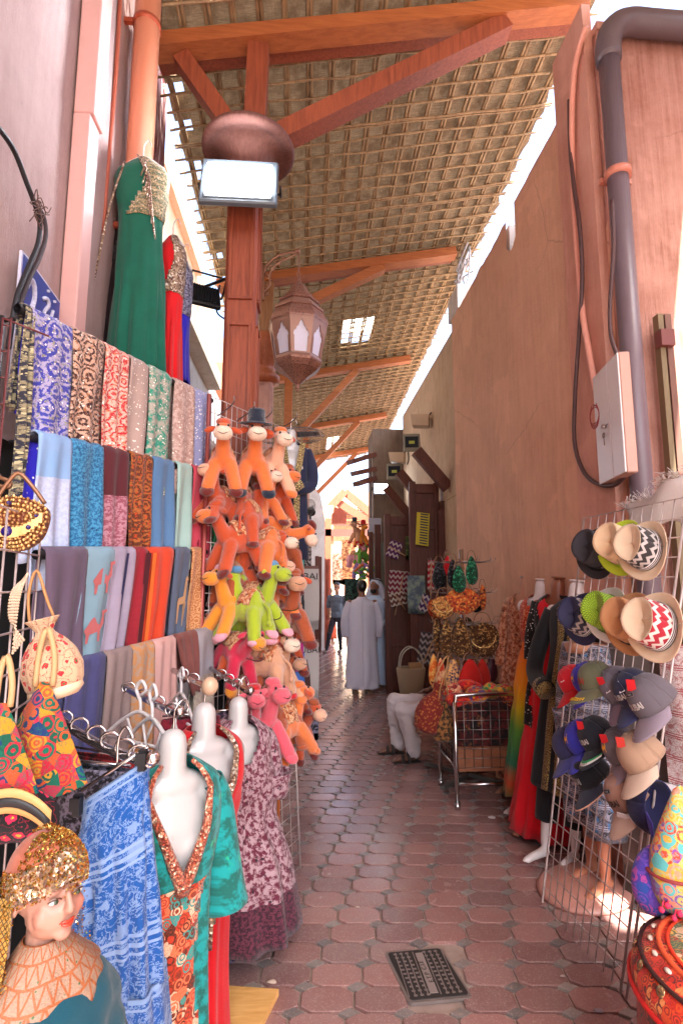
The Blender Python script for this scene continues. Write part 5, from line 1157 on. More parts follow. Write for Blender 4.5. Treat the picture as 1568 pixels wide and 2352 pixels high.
for (x, y, Y) in ((500, 955, 3.7), (545, 965, 3.9), (585, 975, 4.05), (640, 985, 4.3), (560, 1510, 3.6), (620, 1590, 3.7), (600, 1420, 3.8), (640, 1400, 4.0)):
    p = atY(x, y, 3.27 + (Y - 3.6) * .66); mb = MB(); mb.tube(smooth([p, p + Vector((.09, -.16, .0)), p + Vector((.13, -.22, .02)), p + Vector((.13, -.23, .05))]), .004, 6); wb(mb, 'hook', M_steel, t)
# black sheet behind the toy stand, standing in for the dark shop side
mb = MB(); mb.grid(lambda u, v: (Vector((T0.x - .05 + (T1.x - T0.x) * u, T0.y + .04 + (T1.y - T0.y) * u, (T0.z - .65) * (1 - v))), (u, v)), 4, 4)
tag(wb(mb, 'backing_cloth', M_black), 'black cloth hung behind the plush toy stand', 'cloth')
# leather slippers and trinkets strung between scarves and toys
rr = random.Random(8)
for k, (x, y, col, lab) in enumerate(((478, 1050, 'b8a8a0', 'pale beaded slipper pair hung between scarves and toys, uppermost'), (480, 1120, '7a5a40', 'gold beaded tassel hung beside the red elephant scarf'), (482, 1235, '2a8a5a', 'green and orange corded trinket beside the second scarf row'), (476, 1350, 'b02a3c', 'crimson strap slipper beside the third scarf row'), (486, 1400, '5a6a88', 'blue grey strap slipper under the crimson one'))):
    c = atY(x, y, 3.42); t = thing('slipper' if 'slipper' in lab else 'trinket', lab, 'slipper' if 'slipper' in lab else 'trinket', c, R(20))
    mb = MB(); mb.tube(smooth([(0, 0, .12), (.03, -.01, .06), (.035, -.01, 0), (.01, 0, -.08), (-.01, 0, -.13)]), [.006, .012, .02, .024, .026, .026, .026, .024, .022, .02, .018, .016, .012, .01, .01, .01, .01], 8); mb.build('strap', plain('trk' + col, col, .5), t)
    mb = MB()
    for q in range(14): mb.ball((rr.uniform(-.025, .035), -.025, rr.uniform(-.13, .02)), .007, 6)
    mb.build('beads', gem, t)
# navy kaftan on small bust behind toys
nv = fab('navy_kaftan', '1c2038', '262c48', 'plain', 8); tr_ = fab('gold_circle_trim', 'c8b47a', '3a3020', 'paisley', 22, '6a2a2a')
c = atY(668, 992, 4.05)
b = bust(c, R(10), 'small white bust form wearing the navy kaftan by the fan', .8)
t = thing('kaftan', 'navy kaftan with gold trimmed front hanging high above the toys', 'kaftan', c, R(10), None, .86)
garment([(-.1, .07, .06, 0, 0, 0, 6), (-.14, .13, .08, 0, 0, 0, 6), (-.2, .16, .1, 0, 0, .02, 6), (-.5, .15, .11, 0, 0, .04, 6), (-.8, .16, .12, 0, 0, .06, 7), (-1.15, .15, .13, .02, 0, .10, 7)], nv, 'body', t, seed=31, hole=vhole(.3, .26))
for s in (-1, 1):
    sleeve([(s * .14, 0, -.17), (s * .19, -.02, -.35), (s * .17, -.07, -.5), (s * .02, -.14, -.56)] if s > 0 else [(s * .14, 0, -.17), (s * .19, -.02, -.35), (s * .17, -.07, -.48), (s * .04, -.14, -.58)], [.05, .055, .05, .045], nv, t)
    mb = MB(); mb.grid(lambda u, v: (Vector((s * (.012 + .05 * (1 - min(1, v * 3.2)) + u * .055), -.135 - .012 * math.sin(v * 3) + .02 * u * u, -.13 - v * 1.0)), (u * .1, v)), 3, 20); mb.build('front_trim', tr_, t)
mb = MB(); mb.tube([(-.07, -.185, -.6), (.07, -.185, -.5)], .045, 12); mb.build('cuff', tr_, t)
# totes, towels and bags at the end of the toy stand
def card(mb, c, w_, h_, rz, thick=.02, sag=.01, top=.0):
    M = Matrix.Translation(c) @ Matrix.Rotation(rz, 4, 'Z')
    for f, sgn in ((-thick, 1), (thick, -1)):
        mb.grid(lambda u, v: (M @ Vector(((u - .5) * w_ * (1 + .06 * math.sin(v * 3)), f * math.sin(math.pi * min(1, v * 1.2 + .05)) * math.sin(math.pi * (u * .96 + .02)), -v * h_ - sag * math.sin(math.pi * u) * v)), (u * w_, v * h_)), 10, 14, flip=sgn < 0)
    return M
M_canvas = plain('tote_canvas', 'b0a8a4', .85, 0, .05, 9); M_ink = plain('print_ink', '2c2a30', .8)
def tote(x, y, Y, w_, h_, rz, label, art):
    c = atY(x, y, Y); t = thing('tote_bag', label, 'bag', c, 0); mb = MB(); M = card(mb, (0, 0, 0), w_, h_, rz); mb.build('bag', M_canvas, t)
    mb = MB(); mb.box((0, 0, -.012), (w_ * 1.0, .014, .03), rz); mb.build('top_band', plain('tote_band', '6a4a44', .8), t)
    mb = MB(); mb.tube(smooth([M @ Vector((-w_ * .2, 0, 0)), M @ Vector((0, 0, .09)), M @ Vector((w_ * .2, 0, 0))]), .006, 6); mb.build('handle', M_blk, t)
    lettering('lettering', 'DUBAI', h_ * .15, M @ Matrix.Translation((0, -.0225, -h_ * .17)) @ Matrix.Rotation(R(90), 4, 'X'), M_ink, t, sx=1.1)
    mb = MB()
    if art == 'tower':
        P = [(-.045, -.96), (-.04, -.7), (-.03, -.68), (-.028, -.5), (-.018, -.48), (-.015, -.36), (-.008, -.34), (-.003, -.24), (.003, -.24), (.01, -.36), (.018, -.4), (.02, -.52), (.032, -.56), (.035, -.75), (.048, -.8), (.055, -.96)]
        P = [(x_ * 1.5, z_) for x_, z_ in P]
    else: P = [(-.16, -.93), (-.14, -.6), (-.2, -.62), (-.22, -.55), (-.1, -.42), (-.08, -.33), (-.03, -.4), (.03, -.31), (.06, -.4), (.14, -.55), (.2, -.93)]
    mb.add([M @ Vector((x_ * w_, -.024, z_ * h_)) for x_, z_ in P], [tuple(range(len(P)))], False); mb.build('print', plain('horse_brown', '4a2420', .8) if art != 'tower' else M_ink, t)
tote(696, 1300, 5.2, .30, .60, R(5), 'grey white tote bag reading DUBAI with a dark tower print', 'tower')
tote(703, 1470, 5.0, .23, .52, R(10), 'pale tote bag reading DUBAI with a brown horse head, hung lower', 'horse')
def slab(x, y, Y, w_, h_, m_, name, label, cat, rz=0, thick=.04): mb = MB(); card(mb, (0, 0, 0), w_, h_, rz, thick); o = mb.build(name, m_); o.location = atY(x, y, Y); tag(o, label, cat); return o
slab(676, 1430, 4.7, .15, .40, plain('magenta_satin', 'c02c8a', .35), 'satin_bag', 'shiny magenta bag hanging between brown camel and tote bag', 'bag', R(10), .05)
slab(682, 1500, 4.75, .13, .60, plain('blue_cloth', '3a68b8', .6), 'blue_cloth', 'plain mid blue cloth below the magenta bag', 'cloth', R(10), .03)
slab(713, 1420, 5.3, .06, .80, plain('cyan_towel', '1c78b0', .8), 'towel', 'narrow cyan towel edge beside the horse tote', 'towel', 0, .02)
slab(703, 1590, 5.1, .22, .42, bw, 'dark_skirt', 'dark printed skirt bottom hanging under the horse tote', 'skirt', 0, .05)
slab(686, 1230, 5.1, .1, .5, plain('teal_net', '3aa098', .7), 'teal_cloth', 'teal cloth strip hanging behind the navy kaftan', 'cloth', 0, .02)
slab(704, 1220, 5.6, .1, .5, fab('charms', '2a2426', 'a89c98', 'speckle', 40), 'charm_string', 'string of dark metal charms above the tower tote', 'charms', 0, .03)
# ------------------------------------------------------------------ left foreground: wire grid with purses
t = thing('wire_grid_panel', 'white wire grid at the lower left edge carrying purses', 'display grid', (-1.0, 1.5, 0))
g0, g1 = atY(-60, 1200, 1.25), atY(96, 1200, 1.75); ztop = atY(5, 730, 1.9).z; mb = MB()
for k in range(6): p = g0 + (g1 - g0) * k / 5; mb.tube([Vector((p.x, p.y, .2)), Vector((p.x, p.y, 1.9))], .0032, 5)
for k in range(16): z = .25 + k * .11; mb.tube([Vector((g0.x, g0.y, z)), Vector((g1.x, g1.y, z))], .0032, 5)
wb(mb, 'wires', M_wire, t)
mb = MB(); P = atY(8, 730, 1.95)
for dx in (0, .03): mb.tube([P + Vector((dx, 0, 0)), Vector((P.x + dx, P.y, .2))], .004, 5)
for k in range(12): mb.tube([P + Vector((0, 0, -.03 - k * .1)), P + Vector((.03, 0, -.03 - k * .1))], .003, 4)
mb.tube([P, P + Vector((.12, .1, -.02))], .004, 5)
wb(mb, 'ladder_post', plain('maroon_wire', '6a3030', .4), t)
gold = NT('gold_beads'); gco = gold.coord(); vv = gold.vor(gco, 95, rnd=.5); M_gold = gold.done(gold.ramp(vv, [(.0, C('f0d8a0')), (.35, C('b8884a')), (.6, C('6a3420'))]), .35, .35); 
gold.bump(gold.math('SUBTRACT', 1.0, vv), 1.0, .01)
def clutch(x, y, Y, r, rz, label, stone='241a6a'):
    c = atY(x, y, Y); t = thing('beaded_purse', label, 'purse', c, rz)
    P = [(-r * .95, r * .55), (-r * .98, r * .1), (-r * .8, -r * .45), (-r * .4, -r * .78), (0, -r * .86), (r * .4, -r * .78), (r * .8, -r * .45), (r * .98, r * .1), (r * .95, r * .55), (r * .6, r * .8), (0, r * .92), (-r * .6, r * .8)]
    P2 = [(p.x, p.y) for p in smooth([Vector((a, b, 0)) for a, b in P + [P[0]]], 3)[:-1]]
    mb = MB(); mb.prism(P2, .05, Matrix.Rotation(R(90), 4, 'X') @ Matrix.Translation((0, 0, -.025))); mb.build('body', M_gold, t)
    mb = MB()
    for sc_, zz_ in ((1, .0), (.86, .0), (.72, 0), (.56, 0)):
        n = int(46 * sc_)
        for k in range(n):
            q = P2[int(k / n * len(P2))]; mb.ball((q[0] * sc_, -.028, q[1] * sc_), .0065 * r / .12, 6)
    for k in range(17): a = -r * .85 + k * r * 1.7 / 16; mb.box((a, -.03, r * .42 - .06 * (1 - (a / r) ** 2)), (.009, .012, .028))
    mb.build('bead_rows', plain('bead_gold', 'd8b070', .28, .5), t)
    for (a, b, q) in ((-r * .1, -r * .25, .19), (r * .52, -r * .1, .09), (r * .72, r * .28, .07), (-r * .1, r * .68, .08), (-r * .72, -r * .05, .09)):
        mb = MB(); mb.ball((a, -.03, b), (q * r, .016, q * r), 14); mb.build('stone', plain('stone' + stone, stone, .12, coat=.6), t)
    mb = MB(); mb.tube(smooth([(-r * .6, 0, r * .8), (-r * .3, 0, r * 1.4), (0, 0, r * 1.75), (r * .45, 0, r * 1.3), (r * .85, 0, r * .75)]), .006, 8); mb.build('strap', plain('strap_gold', '8a6248', .35, .5), t); return t
clutch(34, 1206, 1.55, .085, R(12), 'round gold beaded purse with dark blue stones at the left edge')
def pearls():
    t = thing('pearl_strings', 'twisted ropes of pearls hanging under the gold purse', 'beads', atY(50, 1370, 1.5)); rr = random.Random(3)
    for s in range(6):
        mb = MB(); P = smooth([atY(64 - s * 2, 1318 + s * 3, 1.5), atY(48 - s * 4, 1360, 1.49), atY(38 - s * 3, 1420, 1.49), atY(36 + s * 5 - 6, 1500 - s * 6, 1.49)], 9)
        for p in P: mb.ball(p, .0042, 6)
        wb(mb, 'string', plain('pearl', 'cdb49a', .25, .1), t)
pearls()
def pouch(x, y, Y, s, rz, tilt, m_, label, base=None, drops=True):
    c = atY(x, y, Y); t = thing('drawstring_pouch', label, 'pouch', c, rz); t.rotation_euler = (0, tilt, rz); mb = MB(); rr = random.Random(int(x))
    pr = [(.02, .0), (.045, .01), (.066, .035), (.072, .075), (.062, .115), (.042, .145), (.022, .165), (.018, .175), (.03, .195), (.038, .205)]
    def fn(u, v):
        k = v * (len(pr) - 1); i = min(int(k), len(pr) - 2); f = k - i; r_ = pr[i][0] * (1 - f) + pr[i + 1][0] * f; z = pr[i][1] * (1 - f) + pr[i + 1][1] * f; a = u * 2 * math.pi; r_ *= 1 + (.02 + .12 * max(0, v - .45)) * math.sin(11 * a + 1) + .03 * math.sin(3 * a)
        return Vector((r_ * s * math.cos(a), r_ * s * math.sin(a) * .7, (z - .17) * s)), (a * .066 * s, z * s)
    mb.grid(fn, 60, 30); mb.build('bag', m_, t, .003)
    mb = MB(); mb.lathe([(.001, -.172 * s), (.05 * s, -.168 * s), (.066 * s, -.152 * s), (.064 * s, -.140 * s)], n=28, sy=.72); mb.build('base', base or m_, t)
    mb = MB(); mb.tube(smooth([(-.03 * s, 0, .02), (-.02 * s, 0, .1 * s), (.01, 0, .16 * s), (.02 * s, 0, .08 * s), (.03 * s, 0, .02)]), .004 * s, 6); mb.build('cord', plain('cord', 'a87848', .5), t)
    return t
flo = fab('cream_roses', 'bfa080', 'b8202c', 'floral', 42, '2a6a3a', co='Object')
pouch(103, 1452, 1.45, 1.0, R(10), R(-14), flo, 'cream drawstring pouch embroidered with red flowers', plain('cream_satin', 'd8bc9c', .5))
emb = fab('rainbow_embroidery', '1a5a48', None, 'multi', 34, co='Object', stops=['a81830', '0e4c3a', 'b8801c', 'b84820', '14305e', 'a82844', '0a5c48'])
def cornerbag(x, y, Y, s, rz, label, m_):
    c = atY(x, y, Y); t = thing('embroidered_bag', label, 'bag', c, rz); mb = MB(); S = lambda a, b: (a * s, b * s)
    def fn(sg):
        def f(u, v):   # triangle-ish pillow, apex on top
            wv = (.08 + .92 * v ** .9); x_ = (u - .5) * 2 * .115 * wv * s; z_ = (.14 - .27 * v + .03 * (abs(u - .5) * 2) ** 2 * v) * s
            return Vector((x_, sg * .05 * s * (math.sin(math.pi * min(1, max(0, v)) * .93) * math.cos((u - .5) * math.pi * .98)) , z_)), (x_, z_)
        return f
    mb.grid(fn(-1), 24, 20); mb.grid(fn(1), 24, 20, flip=True); mb.build('bag', m_, t)
    mb = MB(); mb.tube(smooth([(-.02 * s, 0, .13 * s), (-.015 * s, 0, .22 * s), (.0, 0, .27 * s), (.02 * s, 0, .2 * s), (.02 * s, 0, .13 * s)]), .007, 8); mb.build('strap', plain('strap_tan', 'b89468', .6), t); return t
cornerbag(92, 1704, 1.4, 1.0, R(5), 'red green and yellow embroidered triangular bag at the left', emb)
cornerbag(-2, 1735, 1.3, .8, R(0), 'embroidered bag with blue corner cut by the left edge of the view', emb)
bb = fab('black_flowers', '141014', 'b81c44', 'floral', 30, 'e0a030', co='Object')
def flap(x, y, Y):
    c = atY(x, y, Y); t = thing('embroidered_bag', 'black and gold striped bag with red flowered border above the child mannequin', 'bag', c, R(5))
    mb = MB()
    for sg in (-1, 1): mb.grid(lambda u, v: (Vector(((u - .5) * .19, sg * .03 * math.sin(math.pi * v) * math.sin(math.pi * (u * .96 + .02)), .05 - v * .12 - .05 * ((u - .5) * 2) ** 2 + .02)), (u * .2, v * .12)), 14, 10, flip=sg > 0)
    mb.build('bag', bb, t); mb = MB(); mb.grid(lambda u, v: (Vector(((u - .5) * .18, -.036, .075 - v * .05 - .05 * ((u - .5) * 2) ** 2)), (u, v)), 14, 4); mb.build('stripe', plain('tan_cloth', 'c89c60', .6), t, .004)
    mb = MB(); mb.grid(lambda u, v: (Vector(((u - .5) * .18, -.042, .058 - v * .018 - .05 * ((u - .5) * 2) ** 2)), (u, v)), 14, 2); mb.build('stripe', M_blk, t, .004)
flap(30, 1880, 1.3)
mb = MB(); P = [atY(0, 1100, 1.6), atY(20, 1115, 1.6), atY(26, 1092, 1.6)]; mb.tube(smooth([atY(-20, 1060, 1.62), atY(0, 1095, 1.6), atY(22, 1105, 1.6), atY(20, 1120, 1.6), atY(-10, 1112, 1.6)]), .006, 6); tag(wb(mb, 'chain_strap', plain('strap_gold', '8a6248', .35, .5)), 'dark gold chain strap at the left edge above the round purse', 'strap')
# ------------------------------------------------------------------ right side: cap stand
GF, GN = Vector((1.29, 3.06, 0)), Vector((1.34, 2.42, 0)); TF, TN = Vector((1.60, 2.96, 2.08)), Vector((1.66, 2.20, 2.08))
t = thing('cap_stand', 'leaning white wire grid carrying the hats and caps on the right', 'display grid', (1.4, 2.7, 0))
def gp(u, v): return (GF * (1 - u) + GN * u) * (1 - v) + (TF * (1 - u) + TN * u) * v
pn = (TF - GF).cross(GN - GF).normalized(); pn = pn if pn.x < 0 else -pn
mb = MB()
for k in range(12): mb.tube([gp(k / 11, 0), gp(k / 11, 1)], .003, 5)
for k in range(25): mb.tube([gp(0, k / 24.), gp(1, k / 24.)], .003, 5)
wb(mb, 'wires', M_wire, t)
mb = MB(); mb.tube([gp(0, 0), gp(0, 1), gp(1, 1), gp(1, 0)], .0065, 6, closed=True); q = gp(1, 0) + (gp(1, 0) - gp(0, 0)) * .06; q2 = gp(1, 1) + (gp(1, 1) - gp(0, 1)) * .06; mb.tube([q, q2], .006, 6); wb(mb, 'frame', M_wire, t)
mb = MB()
for k in range(22): mb.tube([gp(.35 + k * .05, 1), gp(.35 + k * .05, 1) + Vector((.02, 0, .3))], .0025, 4)
def frame_from(up, fwd):
    z = Vector(up).normalized(); f = Vector(fwd); f = (f - z * f.dot(z)).normalized(); x = z.cross(f)   # local -Y = fwd
    return Matrix((x, -f, z)).transposed()
straw = plain
def fedora(x, y, up, fwd, m_crown, m_brim, m_band, label, s=1.0, letters=None, off=.10, under=None):
    c = atP(x, y, gp(.5, .5) + pn * off, pn); t = thing('fedora', label, 'hat', (0, 0, 0), 0, 'brimmed hats on the wire grid')
    t.rotation_mode = 'XYZ'; t.rotation_euler = frame_from(up, fwd).to_euler(); s *= .93; t.location = c; t.scale = (s,) * 3
    def crown(u, v):
        a = u * 2 * math.pi; rx, ry = .074, .092; top = .115
        if v < .7: f = v / .7; k = 1 - .10 * f; z = -.05 + f * top; x_, y_ = rx * k * math.cos(a), ry * k * math.sin(a)
        else: f = (v - .7) / .3; k = (1 - f) * .9; x_, y_ = rx * k * math.cos(a), ry * k * math.sin(a); z = -.05 + top - .03 * math.sin(f * 1.4) * (1 if True else 0)
        pinch = max(0, -math.sin(a)) ** 3 * max(0, v - .2) * min(1, v); x_ *= 1 - .5 * pinch; z += .012 * abs(math.cos(a)) * (1 if v > .4 else 0) - .012 * max(0, -math.sin(a)) * (v > .4)
        return Vector((x_, y_, z)), ((u - .5) * .52, v * .16)
    mb = MB(); mb.grid(crown, 40, 20, hole=lambda u, v: v > .7); mb.build('crown', m_crown, t, .003); mb = MB(); mb.grid(crown, 40, 20, hole=lambda u, v: v < .7); mb.build('crown_top', m_brim if m_crown in (zz1, zz2, zz3) else m_crown, t, .003)
    def brim(u, v):
        a = u * 2 * math.pi; k = 1 + v * .62; x_, y_ = .073 * k * math.cos(a), .09 * (1 + v * .5) * math.sin(a); z = -.05 + v * (.045 * abs(math.cos(a)) ** 2 - .008 + .02 * max(0, math.sin(a)))
        return Vector((x_, y_, z)), (u * .5, v * .05)
    mb = MB(); mb.grid(brim, 40, 6); mb.build('brim', m_brim, t, .003)
    def band(u, v): a = u * 2 * math.pi; return Vector((.0765 * math.cos(a), .0945 * math.sin(a), -.048 + v * .03)), (u * .5, v * .03)
    mb = MB(); mb.grid(band, 40, 2); bd = mb.build('band', m_band, t, .001)
    if letters: lettering('lettering', letters, .022, None, plain('letter_white', 'd8d4d0', .6), bd, fn=lambda p: Vector((.078 * math.sin(p.x / .085 + .5), -.0965 * math.cos(p.x / .085 + .5), -.034 + p.y)))
    return t
st_cream = fab('straw_cream', 'd8bc98', 'cdae88', 'netting', 900, co='UV'); st_tan = fab('straw_tan', 'b8845a', 'a8744a', 'netting', 900); M_chb = plain('charcoal_felt', '2c2a30', .8); M_wb = plain('brim_cream', 'd4bc9e', .7)
zz1 = fab('zig_black', 'b4aca8', '2c2828', 'zigzag', 26); zz2 = fab('zig_navy', 'a89c98', '2a2c3c', 'zigzag', 26); zz3 = fab('zig_red', 'd8cac2', 'a01c2e', 'zigzag', 26); st4 = fab('band_stripes', '1c1c2a', 'd8d0cc', 'bands', 90)
ltr = fab('stripe_band', '1e1e2e', k=None) if False else fabric('stripe_band', '1e1e2e', 'd8d0cc', 'vstops', vlen=.03, stops=[(0, '1e1e2e'), (.2, '1e1e2e'), (.22, 'd8d0cc'), (.34, 'd8d0cc'), (.36, '1e1e2e'), (.5, '1e1e2e'), (.52, 'd8d0cc'), (.64, 'd8d0cc'), (.66, '1e1e2e'), (.8, '1e1e2e'), (.82, 'd8d0cc')])
UPH = (-.86, -.30, .30); FWH = (-.25, -.25, -.95)
fedora(1362, 1262, UPH, FWH, M_chb, M_chb, M_blk, 'charcoal hat with white letters on its band, leftmost of the upper row', 1.12, 'BAI', off=.12)
fedora(1415, 1250, UPH, FWH, st_cream, plain('brim_lime', 'b8d030', .6), plain('band_lime', 'a4d018', .5), 'cream straw hat with a lime green band in the upper row', 1.12, off=.12)
fedora(1466, 1256, UPH, FWH, zz1, M_wb, ltr, 'black and white zigzag hat, rightmost of the upper row', 1.12, off=.12)
fedora(1328, 1415, UPH, FWH, zz2, plain('brim_navy', '262848', .7), ltr, 'navy and grey zigzag hat, leftmost of the lower row', 1.1, off=.12)
fedora(1385, 1405, UPH, FWH, fab('lime_mesh', '9cc030', '4c6a18', 'netting', 420), plain('brim_white', 'd0ccc8', .7), plain('band_limeg', '6a8a20', .7), 'lime green mesh hat in the lower row', 1.08, off=.12)
fedora(1437, 1425, UPH, FWH, st_tan, st_tan, M_blk, 'tan straw hat with a black lettered band in the lower row', 1.15, 'BAI', off=.12)
fedora(1492, 1432, UPH, FWH, zz3, M_wb, ltr, 'red and white zigzag hat, rightmost of the lower row', 1.2, off=.12)
def cap(x, y, up, fwd, crown, bill, label, s=1.0, text=None, tcol='e0dcd8', extra=None, off=.08, edge=None):
    c = atP(x, y, gp(.5, .5) + pn * off, pn); t = thing('baseball_cap', label, 'cap', c, 0, 'baseball caps on the wire grid'); f_ = Vector((fwd[0], fwd[1], fwd[2] - .08)).normalized(); t.rotation_euler = frame_from(Vector(up) - f_ * Vector(up).dot(f_), f_).to_euler(); s *= .87; t.scale = (s,) * 3
    mc = fab('twill_' + crown, crown, None, 'plain', 9); mb_ = fab('twill_' + bill, bill, None, 'plain', 9)
    def dome(u, v, k=1.0):
        a = u * 2 * math.pi; f = v * math.pi / 2; rr_ = math.cos(f) ** .75; z = .118 * math.sin(f) ** .9 - .05; bul = 1 + .04 * max(0, -math.sin(a)) * math.sin(f * 2)
        return Vector((.079 * k * rr_ * math.cos(a) * bul, .094 * k * rr_ * math.sin(a) * bul, z * k)), ((u - .75) * .55, v * .15)
    mb = MB(); mb.grid(dome, 36, 14); cr = mb.build('crown', mc, t, .003)
    mb = MB()
    for k in range(6):
        mb.tube([dome(k / 6 + .0833, v / 10, 1.012)[0] for v in range(11)], .0016, 4)
    eball(mb, (0, 0, .070), .008, n=8); mb.build('seams', mc, cr)
    def bil(u, v):
        a = math.pi + (u) * math.pi; a = math.pi * (1.08 + .84 * u); x0, y0 = .078 * math.cos(a), .092 * math.sin(a); w_ = math.sin(math.pi * (u * .92 + .04)) ** .55
        return Vector((x0 * (1 + .06 * v), y0 - v * .098 * w_, -.05 - .036 * v * w_ - .018 * (2 * u - 1) ** 2 * (.4 + v) + .004)), (x0, v * .08)
    mb = MB(); mb.grid(bil, 22, 8); bl = mb.build('bill', mb_, t, .004)
    if edge: mb = MB(); mb.tube([bil(k / 22, 1.0)[0] for k in range(23)], .003, 5); mb.build('edging', plain('edge' + edge, edge, .6), bl)
    def onfront(p, vv=.42, da=0.0):
        a = -math.pi / 2 + p.x / .088 + da; v = vv + p.y / .15; q = dome((a / (2 * math.pi)) % 1, v, 1.03)[0]; return q
    if text: lettering('lettering', text, .034 if len(text) < 4 else .027, None, plain('thread' + tcol, tcol, .6), cr, fn=lambda p: onfront(p, .25), bold=.0012)
    sm = lettering('bill_lettering', 'DUBAI', .010, None, plain('thread' + tcol, tcol, .6), bl, fn=lambda p: bil(.30 + p.x * 7, .86 + p.y * 9)[0] + Vector((0, 0, .004)))
    if extra: extra(t, cr, onfront, bil)
    return t
def x_sail(t, cr, F, B):
    mb = MB(); P = [(.02, -.01), (.03, .055), (.036, .04), (.05, .015), (.052, -.01)]; mb.add([F(Vector((a, b, 0)), .42) * 1.01 for a, b in P], [(0, 1, 2, 3, 4)], False); mb.build('sail_emblem', plain('thread_white', 'd8d8e0', .6), cr)
def x_camel(t, cr, F, B):
    mb = MB(); P = animal(0.0, .0, .04, -.03, 'camel'); mb.add([F(Vector((a, b, 0)), .48) * 1.015 for a, b in P], [tuple(range(len(P)))], False); mb.build('camel_emblem', plain('thread_gold', 'd89a2c', .6), cr)
def x_leaf(t, cr, F, B):
    mb = MB()
    for k in range(9):
        p = B(.28 + k * .055, .62 + .12 * abs(k - 4) / 4)[0] + Vector((0, 0, .006)); mb.ball(p, (.006, .005, .003), 6)
        p = B(.28 + k * .055, .76 + .08 * abs(k - 4) / 4)[0] + Vector((0, 0, .006)); mb.ball(p, (.006, .005, .003), 6)
    mb.build('laurel_emblem', plain('thread_gold', 'd8a82c', .6), cr)
def x_flag(t, cr, F, B):
    for (u0, u1, v0, v1, c_) in ((.1, .9, .55, .68, '1c9450'), (.1, .9, .68, .83, 'd8d8d4'), (.02, .2, .55, .96, 'd81c20')):
        mb = MB(); mb.grid(lambda u, v: (B(u0 + (u1 - u0) * u, v0 + (v1 - v0) * v)[0] + Vector((0, 0, .0042)), (u, v)), 12, 3); mb.build('flag_stripe', plain('flag' + c_, c_, .6), cr)
    lettering('lettering', 'UAE', .016, None, M_ink, cr, fn=lambda p: B(.55 + p.x * 6, .76 - p.y * 8)[0] + Vector((0, 0, .0065)))
def x_tag(col='c82028'):
    def f(t, cr, F, B):
        mb = MB(); mb.box((.03, -.06, .072), (.055, .003, .03), M=Matrix.Rotation(R(-50), 3, 'Y') @ Matrix.Rotation(R(30), 3, 'X')); mb.build('hang_tag', plain('tag' + col, col, .5), t)
    return f
def x_patch(t, cr, F, B):
    mb = MB(); mb.grid(lambda u, v: (F(Vector(((u - .5) * .055, (v - .5) * .018, 0)), .55) * 1.01, (u, v)), 8, 2); mb.build('badge', plain('badge_grey', '8a7c78', .4, .4), cr)
    mb = MB(); mb.grid(lambda u, v: (F(Vector(((u - .5) * .05, (v - .5) * .013, 0)), .55) * 1.02, (u, v)), 8, 2); mb.build('badge_panel', M_ink, cr)
    lettering('badge_lettering', 'DUBAI', .009, None, plain('threade0dcd8', 'e0dcd8', .6), cr, fn=lambda p: F(p, .55) * 1.03)
def both(*fs):
    def f(*a):
        for g in fs: g(*a)
    return f
UC = (-.10, .25, .95); FC = (-.62, -.62, -.35)
cap(1312, 1556, (.2, .3, .9), (-1.02, -0.23, -0.52), 'c8202c', 'c01420', 'red cap with a white sail emblem at the left end of the top cap row', 1.05, None, extra=x_sail, off=.03)
cap(1345, 1552, (.15, .3, .9), (-0.96, -0.23, -0.57), '4038a8', '4a40b8', 'royal blue cap tucked behind the olive one', 1.05, None, extra=x_camel, off=.05)
cap(1366, 1552, (.1, .2, .95), (-1.14, -0.23, -0.22), '5c5c44', '5e5a42', 'olive green cap with red letters and gold leaves on its bill', 1.1, 'BAI', 'b83a2c', x_leaf, off=.12)
cap(1413, 1568, (.3, .3, .9), (-0.78, -0.3, -0.72), '67626c', '86788a', 'grey cap with a blue emblem between the olive and navy caps', 1.1, None, extra=both(x_sail, x_tag()), off=.08)
cap(1448, 1574, (.1, .3, .9), (-0.84, -0.3, -0.47), '24263e', '2c2e54', 'navy cap reading DUBAI with a white sail in the top cap row', 1.15, 'DUBAI', 'e0dcd8', x_sail, off=.08)
cap(1487, 1592, (.15, .35, .9), (-0.86, -0.33, -0.47), '5f585f', '8a7c88', 'large grey cap with a red tag and badge, right end of the top cap row', 1.25, 'DUBAI', 'e0dcd8', both(x_patch, x_tag()), off=.08)
cap(1303, 1702, (.1, .3, .9), (-1.02, -0.23, -0.57), '2c2a4c', '3a3870', 'dark navy cap, lowest left of the middle cap row', 1.12, None, extra=None, off=.09)
cap(1331, 1688, (.2, .3, .9), (-0.9, -0.28, -0.62), '3434a4', '3c3cae', 'bright blue cap with a small gold camel in the middle row', 1.1, None, extra=x_camel, off=.08)
cap(1364, 1680, (.1, .3, .9), (-0.9, -0.28, -0.47), '1c1e26', '24262e', 'black cap with a green white and red UAE flag bill', 1.1, 'BLY' if False else 'DUBAI', 'e0dcd8', both(x_flag, x_tag()), off=.08)
cap(1421, 1708, (.15, .35, .9), (-0.84, -0.3, -0.52), '625a60', '84747e', 'grey cap with a gold camel and red tag in the middle row', 1.1, None, extra=both(x_camel, x_tag()), off=.07)
cap(1463, 1722, (.2, .35, .9), (-0.9, -0.31, -0.47), 'a8876e', 'cdb29c', 'beige cap with a pale bill and red tag, right end of the middle row', 1.2, None, extra=x_tag('d04038'), off=.09)
cap(1352, 1768, (.1, .3, .9), (-0.9, -0.25, -0.52), '16171c', '343848', 'black cap with white letters and a peach bill edge under the UAE cap', 1.1, 'BAI', 'c8c4c0', None, off=.06, edge='d8a88c')
